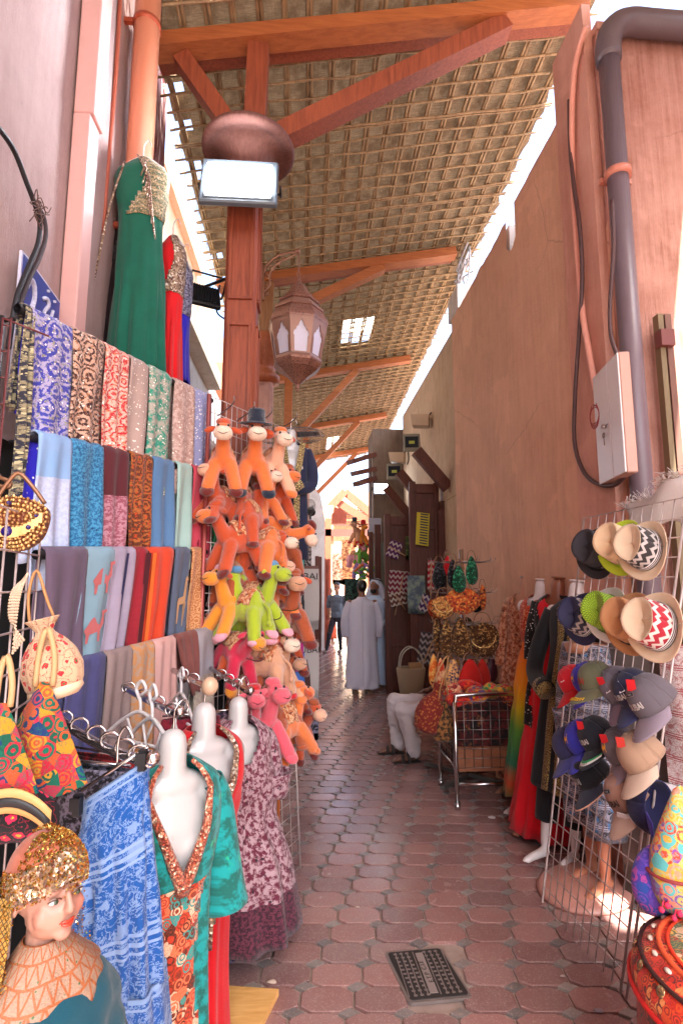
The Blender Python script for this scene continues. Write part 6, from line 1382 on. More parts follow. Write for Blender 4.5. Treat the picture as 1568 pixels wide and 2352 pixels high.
cap(1432, 1812, (.15, .35, .9), (-0.84, -0.33, -0.47), '9a7464', 'c4a896', 'brown cap reading DUBAI with a badge, lowest of the tan caps', 1.2, 'DUBAI', '3a2c28', x_patch, off=.07)
cap(1487, 1850, (.15, .5, .85), (-0.3, -0.25, -0.97), '22224a', '4a409a', 'navy cap with white sail and purple bill at the lower right', 1.25, 'DUBAI', 'e0dcd8', both(x_sail, x_tag('d8cfcc')), off=.06)
# white fringed shawl at the top of the grid
lacem = fab('white_shawl', 'd8d0cc', 'c8beb8', 'crosshatch', 20)
mb = MB(); A_, B_ = atY(1440, 1165, 2.72), atY(1640, 1040, 2.2)
mb.grid(lambda u, v: (A_ + (B_ - A_) * u + Vector((.02 * math.sin(u * 9 + v * 3), .02 * math.cos(u * 7), -v * .30 * (.35 + .65 * u) + .014 * math.sin(u * 17))), (u, v * .3)), 30, 10)
sh = wb(mb, 'shawl', lacem, None, .003); tag(sh, 'white fringed shawl draped above the hats in the sunlight', 'shawl')
mb = MB(); rr = random.Random(6)
for k in range(120):
    u = rr.random(); p = A_ + (B_ - A_) * u + Vector((.02 * math.sin(u * 9), .02 * math.cos(u * 7), .014 * math.sin(u * 17))); mb.tube(smooth([p, p + Vector((rr.uniform(-.03, .01), rr.uniform(-.02, .02), rr.uniform(.0, .03))), p + Vector((rr.uniform(-.05, .0), rr.uniform(-.03, .03), rr.uniform(-.02, .05)))], 2), .0016, 3)
wb(mb, 'fringe', lacem, sh)
# white printed scarves behind the grid
def redletters(c, w_, h_, rz, label, col):
    mb = MB(); m0 = fab('white_print' + col, 'cfc4c0', 'b8aca8', 'plain', 8); M = card(mb, (0, 0, 0), w_, h_, rz, .05, .03); o = mb.build('scarf', m0); o.location = c; tag(o, label, 'scarf')
    for k, tx in enumerate(('LAZYEYES', 'AMOR', 'LOVE19')): lettering('lettering', tx[:5] if k == 0 else tx, h_ * .11, M @ Matrix.Translation((-w_ * .08, -.062, -h_ * (.22 + .26 * k))) @ Matrix.Rotation(R(90), 4, 'X') @ Matrix.Rotation(R(75), 4, 'Z'), plain('print_brick', '9a3c3c', .8), o)
# grey, unlabelled drapes seen behind the right end of the grid
slab(1552, 1480, 2.7, .16, .8, fab('brick_script', 'bdb0ac', '8e3a3c', 'bands', 9), 'printed_scarf', 'pale scarf with brick red printed bands behind the hats', 'scarf', R(-40), .05)
slab(1545, 1800, 2.75, .2, .45, fab('white_drape', 'd0c8c8', 'b8aeb0', 'crosshatch', 12), 'white_drape', 'white cloth draped behind the lowest navy cap', 'cloth', R(-30), .07)
slab(1455, 1440, 2.95, .3, 1.5, fab('grey_drape', '6e625c', '564a46', 'crosshatch', 10), 'grey_drape', 'dull brown grey cloth hanging behind the middle of the cap grid', 'cloth', R(-60), .06)
# ------------------------------------------------------------------ full dress mannequins
def mannequin(x, yneck, Y, rz, label, m_shell, legs=True, gx=None):
    c = atY(x, yneck, Y); LEAN = R(3.4 + (4.6 - Y) * 3.6); H = c.z / math.cos(LEAN); t = thing('dress_mannequin', label, 'mannequin', (c.x - c.z * math.tan(LEAN), c.y, 0), rz); t.rotation_euler = (Matrix.Rotation(LEAN, 4, 'Y') @ Matrix.Rotation(rz, 4, 'Z')).to_euler(); mb = MB()
    cap2(mb, (0, 0, H - .05), (0, 0, H - .16), .05, .056); eball(mb, (0, .01, H - .19), (.14, .07, .055)); eball(mb, (0, 0, H - .34), (.15, .09, .17)); eball(mb, (-.15, .01, H - .23), (.055, .055, .06)); eball(mb, (.15, .01, H - .23), (.055, .055, .06))
    eball(mb, (-.07, -.045, H - .37), (.06, .05, .06)); eball(mb, (.07, -.045, H - .37), (.06, .05, .06)); eball(mb, (0, 0, H - .52), (.115, .08, .16)); eball(mb, (0, .01, H - .68), (.16, .11, .14))
    for s in (-1, 1):
        k = -.06 if s < 0 else .03
        cap2(mb, (s * .085, .0, H - .72), (s * .07, k, .46), .08, .052); cap2(mb, (s * .07, k, .46), (s * .065, k * 1.4 + .02, .09), .048, .03)
        cap2(mb, (s * .065, k * 1.4 + .035, .035), (s * .075, k * 1.4 - .13, .028), .03, .024); eball(mb, (s * .077, k * 1.4 - .15, .022), (.03, .035, .018))
        for q in range(4): eball(mb, (s * .077 - .022 + q * .014, k * 1.4 - .185 + .004 * abs(q - 1), .016), (.008, .014, .01), n=8)
    rm_obj('body', mb, m_shell, t, .012, 5)
    mb = MB(); mb.tube([(0, 0, H - .01), (0, 0, H + .0)], .052, 20); mb.build('neck_cap', M_chrome if 'metal' in label else m_shell, t); return t, H
def arms(t, P, rad, m_, name='sleeve'): return sleeve(P, rad, m_, t, name)
def slim(r): return r
def dress_thing(t0, label, name):
    t = thing(name, label, 'dress', t0.location); t.rotation_euler = t0.rotation_euler; return t
RZ = R(-52)
t0, H = mannequin(1207, 1325, 4.6, RZ, 'pale mannequin with metal neck cap in the brown printed dress', M_tan)
d = dress_thing(t0, 'long brown and rust floral printed dress, furthest of the dress row', 'printed_dress')
pr1 = fab('rust_floral', '8a4428', 'c08a6a', 'speckle', 28, '3a1c1c')
garment([(H - .15, .085, .07, 0, 0, 0, 6), (H - .2, .15, .085, 0, 0, 0, 6), (H - .26, .175, .1, 0, 0, .02, 6), (H - .5, .15, .12, 0, 0, .04, 7), (H - .75, .17, .13, 0, -.02, .06, 8), (.9, .19, .15, 0, -.03, .08, 8), (.35, .18, .15, 0, -.04, .1, 8), (.10, .19, .17, 0, -.05, .12, 8)], pr1, 'body', d, seed=41, hole=vhole(.14, .25))
for s in (-1, 1): arms(d, [(s * .16, 0, H - .25), (s * .21, -.01, H - .5), (s * .2, -.05, H - .78)], [.055, .05, .05], pr1)
t0, H = mannequin(1243, 1330, 4.2, RZ, 'white shelled mannequin in the rainbow ombre gown', M_skinw)
d = dress_thing(t0, 'gown fading from orange through yellow to green with an orange beaded top', 'ombre_gown')
om = fabric('cloth_ombre', 'e0601c', kind='vstops', vlen=1.5, stops=[(0, 'd8401c'), (.22, 'e8701c'), (.42, 'e89a1c'), (.52, 'c8b820'), (.62, '5a9a3c'), (.8, '2a7a5a'), (.88, 'c8502c'), (.97, '1e8a4c')])
garment([(H - .22, .14, .1, 0, 0, 0, 6), (H - .28, .16, .115, 0, 0, .02, 6), (H - .5, .13, .12, 0, 0, .03, 7), (H - .75, .17, .13, 0, -.02, .08, 9), (.7, .17, .14, 0, -.03, .12, 10), (.12, .19, .17, 0, -.06, .16, 10)], om, 'skirt', d, seed=42)
garment([(H - .13, .07, .06, 0, 0, 0, 6), (H - .18, .14, .086, 0, 0, 0, 6), (H - .24, .168, .108, 0, 0, .02, 6), (H - .4, .15, .13, 0, -.01, .02, 7), (H - .5, .133, .123, 0, 0, .03, 7)], fab('orange_sequin', 'd84a1c', 'a83014', 'sequin', 90, 'f0b080', co='Object'), 'beaded_top', d, seed=43, hole=vhole(.12, .3))
t0, H = mannequin(1282, 1326, 3.85, RZ, 'brown necked mannequin in the red and black dress', plain('wood_shell', '8a5238', .4))
d = dress_thing(t0, 'long vivid red dress with black glitter shoulders trailing on the floor', 'red_dress'); redm = fab('vivid_red', 'd8101c', 'c00c20', 'plain', 4); bg_ = fab('black_glitter', '141214', '0e0c0e', 'plain', 8, sparkle=.03)
rr_ = [(H - .13, .075, .065, 0, 0, 0, 6), (H - .18, .14, .088, 0, 0, 0, 6), (H - .25, .17, .105, 0, 0, .02, 6), (H - .5, .135, .12, 0, 0, .03, 7), (H - .8, .17, .14, 0, -.02, .07, 8), (.7, .165, .14, 0, -.03, .1, 8), (.03, .2, .2, 0, -.08, .14, 9)]; garment(rr_, redm, 'body', d, seed=44, hole=vhole(.08, .25)); overlay(rr_[:6], bg_, 'black_panel', d, 44, lambda a, q: not (.16 + .05 * math.sin(q * 20) < abs(a) < .5))
for s in (-1, 1):
    arms(d, [(s * .13, 0, H - .2), (s * .17, -.01, H - .4), (s * .17, -.02, H - .62)], [.065, .055, .05], bg_)
t0, H = mannequin(1325, 1333, 3.5, RZ, 'white mannequin with bare feet in the black kaftan', M_skinw)
d = dress_thing(t0, 'black kaftan with gold embroidered edges and cuff, nearest of the dress row', 'black_kaftan'); blkc = fab('black_crepe', '18171a', '121114', 'plain', 6); gtr = fab('gold_embroidery', '8a7440', '2c1c18', 'paisley', 34, 'b89858')
rr_ = [(H - .13, .075, .065, 0, 0, 0, 6), (H - .18, .14, .088, 0, 0, 0, 6), (H - .25, .175, .105, 0, 0, .02, 6), (H - .5, .14, .12, 0, 0, .03, 7), (H - .8, .17, .14, 0, -.02, .05, 8), (.62, .19, .15, 0, -.02, .07, 8), (.42, .2, .155, 0, -.02, .08, 8)]; garment(rr_, blkc, 'body', d, seed=45, hole=vhole(.1, .22)); overlay(rr_, gtr, 'gold_edging', d, 45, lambda a, q: not (.03 + .25 * max(0, .12 - q) * 3 < abs(a) < .12 + .25 * max(0, .12 - q) * 3))
for s in (-1, 1):
    garment([(.8, .085, .085, s * .085, 0, .02, 6), (.5, .075, .08, s * .08, -.02 if s < 0 else .02, .04, 6), (.22, .065, .07, s * .075, -.05 if s < 0 else .03, .05, 6)], blkc, 'trouser_leg', d, seed=46, n=30)
arms(d, [(.15, 0, H - .22), (.22, -.02, H - .45), (.2, -.1, H - .62), (.05, -.2, H - .66)], [.06, .055, .052, .055], blkc); arms(d, [(-.15, 0, H - .22), (-.22, -.02, H - .45), (-.2, -.1, H - .64), (-.06, -.21, H - .72)], [.06, .055, .052, .06], blkc)
mb = MB(); mb.tube([(-.11, -.18, H - .70), (-.05, -.22, H - .73)], .058, 14); mb.tube([(.1, -.175, H - .645), (.055, -.205, H - .665)], .054, 14); mb.build('cuff', gtr, d)
# half figure in printed trousers
def halffig():
    c = atY(1342, 1478, 3.2); H = c.z; t = thing('trouser_mannequin', 'tan lower body mannequin standing on a flat pink base behind the cap grid', 'mannequin', (c.x, c.y, 0), R(-60)); mb = MB()
    mb.tube([(0, 0, H), (0, 0, H - .05)], .12, 20); rm = MB(); eball(rm, (0, 0, H - .12), (.14, .1, .13))
    for s in (-1, 1):
        k = -.05 * s
        cap2(rm, (s * .08, 0, H - .25), (s * .075, k, .5), .09, .056); cap2(rm, (s * .075, k, .5), (s * .07, k, .1), .052, .032); cap2(rm, (s * .07, k + .03, .055), (s * .08, k - .14, .05), .032, .026); eball(rm, (s * .082, k - .16, .045), (.032, .035, .02))
        for q in range(5): eball(rm, (s * .082 - .028 + q * .014, k - .2 + .004 * q, .038), (.008, .014, .01), n=8)
    rm_obj('legs', rm, plain('terracotta_shell', 'b8785c', .35), t, .012, 5); mb.build('waist_disc', M_tan, t)
    mb = MB(); mb.lathe([(.001, .004), (.27, .004), (.275, .02), (.25, .035), (.12, .05), (.001, .055)], (-.02, -.1, 0), 32, sx=.85, sy=1.1); mb.build('base', plain('pink_base', 'c08a7c', .3), t)
    d = thing('printed_trousers', 'black and white patterned trousers on the half mannequin', 'trousers', t.location, R(-60)); pm = fab('ikat', '23222c', 'a8a0ac', 'bands', 9, '3a6c98')
    garment([(H + .0, .135, .1, 0, 0, 0, 9), (H - .04, .145, .11, 0, 0, .02, 12), (H - .3, .19, .14, 0, 0, .04, 8), (H - .42, .2, .15, 0, 0, .05, 8)], pm, 'waist', d, seed=51)
    for s in (-1, 1): garment([(H - .4, .11, .14, s * .095, 0, .05, 7), (.8, .11, .13, s * .1, -.03 * s, .07, 7), (.32, .1, .12, s * .1, -.05 * s, .08, 7)], pm, 'leg', d, seed=52 + s, n=44)
halffig()
# ------------------------------------------------------------------ people
SK1, SK2, SK3 = plain('skin_brown', '8a5a42', .5, 0, .06), plain('skin_mid', 'a8735a', .5, 0, .06), plain('skin_dark', '6a4434', .5, 0, .06)
M_hair = plain('black_hair', '17120f', .45); M_thobe = fab('thobe_white', 'dad6e2', 'ccc8d8', 'plain', 6); M_kand = fab('kandura_blue_white', 'b8c8dc', 'a8b8d0', 'plain', 6)
def hand(B, wrist, d, s=1.0, side=1, curl=.5):
    """five fingers and a palm leaving the wrist along d"""
    d = Vector(d).normalized(); x = d.cross(Vector((0, 1, 0))).normalized() if abs(d.y) < .9 else Vector((1, 0, 0)); n = x.cross(d)
    w_ = Vector(wrist); p = w_ + d * .05 * s; eball(B, p, (.034 * s, .018 * s, .048 * s), Matrix((n, x, d)).transposed())
    for k in range(4):
        a = w_ + d * .085 * s + n * (k - 1.5) * .017 * s; L = (.055, .065, .06, .048)[k] * s; b = a + (d + x * .25 * curl * side).normalized() * L * .5; c = b + (d + x * curl * side).normalized() * L * .5
        cap2(B, a, b, .0085 * s, .008 * s, 8); cap2(B, b, c, .008 * s, .007 * s, 8)
    a = w_ + d * .03 * s - n * .03 * s; b = a + (d * .7 - n * .7).normalized() * .035 * s; cap2(B, a, b, .011 * s, .009 * s, 8); cap2(B, b, b + d * .025 * s, .009 * s, .008 * s, 8)
def head(B, c, r=.1, yaw=0):
    M = Matrix.Rotation(yaw, 3, 'Z'); c = Vector(c); o = lambda x, y, z: c + M @ Vector((x, y, z)) * (r / .1)
    k = r / .1
    eball(B, o(0, .012, .02), (.076 * k, .094 * k, .098 * k), M); eball(B, o(0, -.03, -.045), (.055 * k, .06 * k, .065 * k), M); eball(B, o(0, -.068, -.085), (.022 * k, .02 * k, .02 * k), M)
    eball(B, o(0, -.092, -.02), (.011 * k, .018 * k, .024 * k), M); eball(B, o(0, -.086, -.058), (.022 * k, .010 * k, .009 * k), M)
    for s in (-1, 1): eball(B, o(s * .079, .0, -.01), (.009 * k, .018 * k, .028 * k), M)
    return o
def face_bits(o, t, r=1.0, brow='17120f', lip=None):
    for s in (-1, 1):
        mb = MB(); mb.ball(o(s * .03, -.078, .006), .009 * r, 8); mb.build('eye', plain('eye_dark', '1a1412', .3), t)
        mb = MB(); mb.tube([o(s * .014, -.084, .026), o(s * .032, -.082, .031), o(s * .048, -.070, .026)], .004 * r, 5); mb.build('eyebrow', M_hair, t)
    if lip: mb = MB(); mb.tube([o(-.02, -.088, -.058), o(0, -.094, -.058), o(.02, -.088, -.058)], .004 * r, 6); mb.build('lips', lip, t)
def person(c, rz, label, skin, sc=1.0): return thing('person', label, 'person', c, rz, None, sc)
# man in white thobe, seen from behind
c = atZ(832, 1592); t = person(c, R(180), 'man in a long white thobe standing with his back to the viewer', SK1, 1.02)
B = MB(); o = head(B, (0, -.01, 1.62), .098, R(25)); cap2(B, (0, 0, 1.40), (0, 0, 1.55), .06, .055); eball(B, (0, 0, 1.2), (.2, .12, .25)); eball(B, (0, 0, .9), (.18, .13, .2))
for s in (-1, 1):
    cap2(B, (s * .2, 0, 1.38), (s * .25, .01, 1.1), .055, .045); cap2(B, (s * .25, .01, 1.1), (s * .23, -.04, .86), .04, .028); hand(B, (s * .23, -.045, .84), (0, -.1, -1), 1.0, s)
    cap2(B, (s * .09, 0, .85), (s * .1, 0, .1), .07, .04); cap2(B, (s * .1, .03, .05), (s * .11, -.13, .035), .036, .034)
rm_obj('body', B, SK1, t, .012, 3); face_bits(o, t)
B = MB(); eball(B, (.0, .02, 1.665), (.082, .098, .085)); eball(B, (0, .045, 1.63), (.076, .075, .08)); rm_obj('hair', B, M_hair, t, .01, 3)
garment([(1.475, .068, .065, 0, 0, 0, 6), (1.44, .1, .08, 0, 0, 0, 6), (1.40, .185, .105, 0, 0, 0, 6), (1.30, .225, .13, 0, 0, .01, 6), (1.0, .215, .145, 0, 0, .035, 6), (.7, .225, .16, 0, 0, .06, 6), (.3, .25, .17, 0, 0, .08, 6), (.085, .265, .18, 0, 0, .09, 7)], M_thobe, 'thobe', t, seed=61)
for s in (-1, 1): sleeve([(s * .19, 0, 1.385), (s * .25, .01, 1.22), (s * .275, .0, 1.05), (s * .255, -.04, .86)], [.065, .065, .062, .06], M_thobe, t)
for s in (-1, 1): mb = MB(); mb.box((s * .105, -.04, .02), (.09, .27, .03), bev=.01); mb.box((s * .105, -.09, .06), (.095, .05, .04), bev=.01); mb.build('sandal', plain('sandal_tan', '8a6a4c', .6), t)
# man in white kandura and headscarf, facing the viewer
c = atZ(862, 1584) + Vector((.04, .25, 0)); t = person(c, R(-35), 'bearded man in a pale kandura and white headscarf with black cord', SK1, 1.03)
B = MB(); o = head(B, (0, -.02, 1.62), .098, 0); cap2(B, (0, 0, 1.4), (0, 0, 1.55), .06, .055); eball(B, (0, 0, 1.2), (.2, .12, .25))
for s in (-1, 1):
    cap2(B, (s * .2, 0, 1.38), (s * .25, .0, 1.1), .055, .045); cap2(B, (s * .25, .0, 1.1), (s * .2, -.14, .98), .04, .028); hand(B, (s * .2, -.15, .975), (-.3 * s, -1, -.2), 1.0, s); cap2(B, (s * .09, 0, .85), (s * .1, 0, .1), .07, .04); cap2(B, (s * .1, .03, .05), (s * .11, -.13, .035), .036, .034)
rm_obj('body', B, SK1, t, .012, 3); face_bits(o, t)
B = MB(); eball(B, (0, -.065, 1.55), (.055, .05, .05)); rm_obj('beard', B, M_hair, t, .01, 2)
B = MB(); eball(B, (0, .03, 1.68), (.1, .11, .085)); eball(B, (0, .075, 1.57), (.12, .07, .12)); cap2(B, (-.09, .04, 1.62), (-.17, .03, 1.38), .05, .06); cap2(B, (.09, .04, 1.62), (.19, .04, 1.36), .05, .06); cap2(B, (0, .1, 1.55), (0, .13, 1.3), .09, .12); rm_obj('headscarf', B, plain('scarf_white', 'c8ccdc', .8), t, .012, 4)
mb = MB(); mb.tube([(.095 * math.cos(R(k * 20)), .02 + .112 * math.sin(R(k * 20)), 1.715 - .03 * math.sin(R(k * 20))) for k in range(18)], .011, 6, closed=True); mb.build('head_cord', M_blk, t)
garment([(1.475, .068, .065, 0, 0, 0, 6), (1.40, .185, .105, 0, 0, 0, 6), (1.30, .225, .13, 0, 0, .01, 6), (1.0, .21, .145, 0, 0, .02, 6), (.5, .23, .16, 0, 0, .03, 6), (.06, .255, .18, 0, 0, .05, 7)], M_kand, 'kandura', t, seed=62)
for s in (-1, 1): sleeve([(s * .19, 0, 1.385), (s * .25, .0, 1.22), (s * .26, .0, 1.1), (s * .2, -.14, .98)], [.065, .065, .06, .055], M_kand, t)
# young man in grey shirt leaning by the wall
c = atZ(774, 1500); t = person(c, R(-20), 'young man in a grey shirt and dark trousers walking near the far shutters', SK2, 1.02)
B = MB(); o = head(B, (0, -.02, 1.6), .1, R(-20)); cap2(B, (0, 0, 1.38), (0, 0, 1.52), .055, .052)
P = {-1: [(-.19, .0, 1.35), (-.24, .04, 1.1), (-.2, -.04, .9)], 1: [(.19, .0, 1.35), (.25, .04, 1.08), (.22, -.03, .86)]}
for s in (-1, 1): cap2(B, P[s][0], P[s][1], .05, .042); cap2(B, P[s][1], P[s][2], .04, .028); hand(B, P[s][2], (0, -.2, -1), 1, s)
eball(B, (0, 0, 1.15), (.16, .1, .25))
rm_obj('body', B, SK2, t, .012, 3); face_bits(o, t)
B = MB(); eball(B, (-.005, .01, 1.665), (.085, .098, .07)); eball(B, (0, .045, 1.63), (.076, .07, .08)); rm_obj('hair', B, M_hair, t, .01, 2)
B = MB(); eball(B, (0, .0, 1.3), (.2, .12, .13)); eball(B, (0, 0, 1.1), (.175, .125, .28)); eball(B, (0, 0, .92), (.175, .13, .16))
for s in (-1, 1): cap2(B, P[s][0], (s * .232, .035, 1.14), .07, .066)
rm_obj('shirt', B, fab('grey_shirt', '6c7684', '5a6472', 'plain', 6, co='Object'), t, .012, 4, .012)
B = MB(); eball(B, (0, 0, .86), (.165, .12, .12)); cap2(B, (-.09, 0, .84), (-.16, -.12, .48), .085, .065); cap2(B, (-.16, -.12, .48), (-.24, -.1, .1), .062, .045); cap2(B, (.09, 0, .84), (.06, .02, .48), .085, .065); cap2(B, (.06, .02, .48), (.07, .06, .1), .062, .045); rm_obj('trousers', B, plain('dark_trousers', '26242e', .8), t, .012, 4, .012)
for x_, y_ in ((-.27, -.12), (.06, .04)): mb = MB(); mb.ball((x_, y_ - .05, .04), (.045, .13, .04), 12); mb.build('shoe', plain('brown_shoe', '5a3a2c', .5), t)
# woman in pale top behind him and a passer in red
c = atZ(757, 1478); t = person(c, R(150), 'person in a cream top and rust skirt half hidden behind the young man', SK2)
B = MB(); o = head(B, (0, -.02, 1.5), .095, 0); cap2(B, (0, 0, 1.3), (0, 0, 1.44), .05, .05)
for s in (-1, 1): cap2(B, (s * .17, 0, 1.27), (s * .21, 0, 1.0), .045, .038); cap2(B, (s * .21, 0, 1.0), (s * .18, -.05, .8), .036, .026); hand(B, (s * .18, -.05, .79), (0, 0, -1), .95, s); cap2(B, (s * .08, 0, .6), (s * .09, 0, .08), .05, .035); cap2(B, (s * .09, .02, .04), (s * .09, -.13, .03), .034, .03)
rm_obj('body', B, SK2, t, .012, 3); B = MB(); eball(B, (0, .03, 1.53), (.09, .1, .1)); eball(B, (0, .07, 1.4), (.08, .05, .14)); rm_obj('hair', B, plain('brown_hair', '3a2418', .5), t, .012, 2)
garment([(1.37, .07, .06, 0, 0, 0, 6), (1.31, .17, .1, 0, 0, 0, 6), (1.2, .19, .12, 0, 0, .01, 6), (.95, .16, .12, 0, 0, .03, 6), (.7, .19, .15, 0, 0, .04, 6)], plain('cream_top', 'd8bc98', .8), 'top', t, seed=63)
garment([(.74, .17, .13, 0, 0, 0, 6), (.5, .19, .15, 0, 0, .05, 7), (.15, .22, .18, 0, 0, .08, 8)], plain('rust_skirt', 'a8401c', .8), 'skirt', t, seed=64)
c = atZ(738, 1460); t = person(c, R(60), 'person in a dark red top and pale jeans passing the far shutters', SK3)
B = MB(); o = head(B, (0, -.02, 1.55), .095, 0); cap2(B, (0, 0, 1.35), (0, 0, 1.48), .05, .05)
for s in (-1, 1): cap2(B, (s * .17, 0, 1.3), (s * .21, -.05, 1.05), .045, .038); cap2(B, (s * .21, -.05, 1.05), (s * .14, -.22, 1.1), .036, .026); hand(B, (s * .14, -.23, 1.1), (0, -1, .2), .95, s)
rm_obj('body', B, SK3, t, .012, 3); B = MB(); eball(B, (0, .02, 1.6), (.09, .1, .08)); rm_obj('hair', B, M_hair, t, .012, 2)
B = MB(); eball(B, (0, 0, 1.15), (.19, .13, .26)); eball(B, (0, 0, .9), (.18, .14, .16)); rm_obj('shirt', B, plain('dark_red_shirt', '8a2c28', .8), t, .014, 4)
B = MB(); cap2(B, (-.09, 0, .84), (-.1, -.12, .46), .085, .06); cap2(B, (-.1, -.12, .46), (-.1, -.02, .1), .06, .04); cap2(B, (.09, 0, .84), (.1, .08, .46), .085, .06); cap2(B, (.1, .08, .46), (.1, .25, .12), .06, .04); rm_obj('jeans', B, plain('pale_jeans', 'a0b4cc', .8), t, .014, 4)
for x_, y_ in ((-.1, -.06), (.1, .22)): mb = MB(); mb.ball((x_, y_, .045), (.045, .12, .045), 12); mb.build('shoe', plain('dark_shoe', '2a2830', .5), t)
# seated man, upper body behind the purse rack
fa, fb = atZ(925, 1752), atZ(890, 1732); hp = Vector((fa.x + .62, fa.y + .12, .47))
t = person((0, 0, 0), 0, 'seated man in white trousers and dark sandals, his upper body behind the purse rack', SK3)
kn1, kn2 = atY(925, 1632, fa.y + .02), atY(905, 1612, fb.y - .02)
B = MB(); an1, an2 = fa + Vector((.09, .03, .1)), fb + Vector((.09, .03, .1))
for f_, an in ((fa, an1), (fb, an2)):
    cap2(B, an + Vector((0, 0, .06)), an, .04, .036); cap2(B, an + Vector((.02, .0, -.055)), an + Vector((-.13, -.03, -.065)), .036, .03)
    for q in range(5): p = an + Vector((-.16, -.065 + q * .019, -.072)); cap2(B, p, p + Vector((-.04 + .006 * q, -.004, -.006)), .012 if q == 0 else .009, .008, 8)
for kk, an, dy in ((kn1, an1, -.07), (kn2, an2, .09)): cap2(B, hp + Vector((0, dy, 0)), kk, .06, .05); cap2(B, kk, an, .05, .036)
sh = Vector((hp.x + .05, hp.y, 1.0)); cap2(B, hp, sh, .1, .1); hd = sh + Vector((-.02, 0, .26)); 
cap2(B, sh, hd - Vector((0, 0, .06)), .055, .05); o = head(B, hd, .095, R(-90)); eball(B, (sh.x, sh.y, .78), (.12, .18, .24))
for s in (-1, 1):
    e = sh + Vector((-.1, s * .24, -.26)); wv_ = sh + Vector((-.32, s * .12, -.36)); cap2(B, sh + Vector((0, s * .18, -.02)), e, .05, .042); cap2(B, e, wv_, .04, .028); hand(B, wv_, (-1, 0, -.2), 1, s)
rm_obj('body', B, SK3, t, .011, 3); B = MB(); eball(B, hd + Vector((.02, 0, .045)), (.1, .086, .075)); rm_obj('hair', B, M_hair, t, .012, 2)
M_tr = fab('white_trousers', 'cfc4c4', 'bdb0b2', 'plain', 5, co='Object')
B = MB(); eball(B, hp, (.15, .17, .13))
for k_, an, dy in ((kn1, an1, -.07), (kn2, an2, .09)):
    cap2(B, hp + Vector((-.02, dy, .02)), k_, .105, .085); eball(B, k_, (.088, .082, .088)); cap2(B, k_, an + Vector((.01, 0, .03)), .082, .07); cap2(B, an + Vector((.02, 0, .1)), an + Vector((.02, 0, .0)), .075, .078)
rm_obj('trousers', B, M_tr, t, .011, 3, .016)
B = MB(); eball(B, (sh.x, sh.y, .95), (.14, .2, .14)); eball(B, (sh.x, sh.y, .72), (.16, .19, .25)); 
for s in (-1, 1): cap2(B, sh + Vector((0, s * .18, -.02)), sh + Vector((-.08, s * .24, -.22)), .068, .062)
rm_obj('shirt', B, fab('white_shirt', 'c8c4cc', 'd8a84c', 'speckle', 12, co='Object'), t, .012, 4, .01)
for an in (an1, an2):
    mb = MB(); mb.box(an + Vector((-.055, -.02, -.095)), (.27, .1, .022), R(6), bev=.01); mb.tube(smooth([an + Vector((-.09, -.075, -.09)), an + Vector((-.09, -.03, -.03)), an + Vector((-.08, .035, -.09))]), .016, 6); mb.tube(smooth([an + Vector((-.03, -.07, -.09)), an + Vector((-.04, -.02, -.01)), an + Vector((-.02, .04, -.09))]), .016, 6); mb.tube(smooth([an + Vector((0, -.05, -.06)), an + Vector((.05, 0, -.03)), an + Vector((0, .05, -.06))]), .01, 6); mb.build('sandal', plain('dark_sandal', '241c1a', .55), t)
mb = MB(); mb.lathe([(.15, 0), (.16, .02), (.12, .02), (.17, .42), (.19, .43), (.18, .45), (.001, .45)][0:0] or [(.001, 0), (.12, 0), (.17, .40), (.185, .41), (.18, .435), (.001, .435)], (hp.x + .02, hp.y - .02, 0), 28); tag(mb.build('bucket_seat', plain('magenta_plastic', 'b0248c', .35)), 'magenta plastic tub the seated man sits on', 'tub')
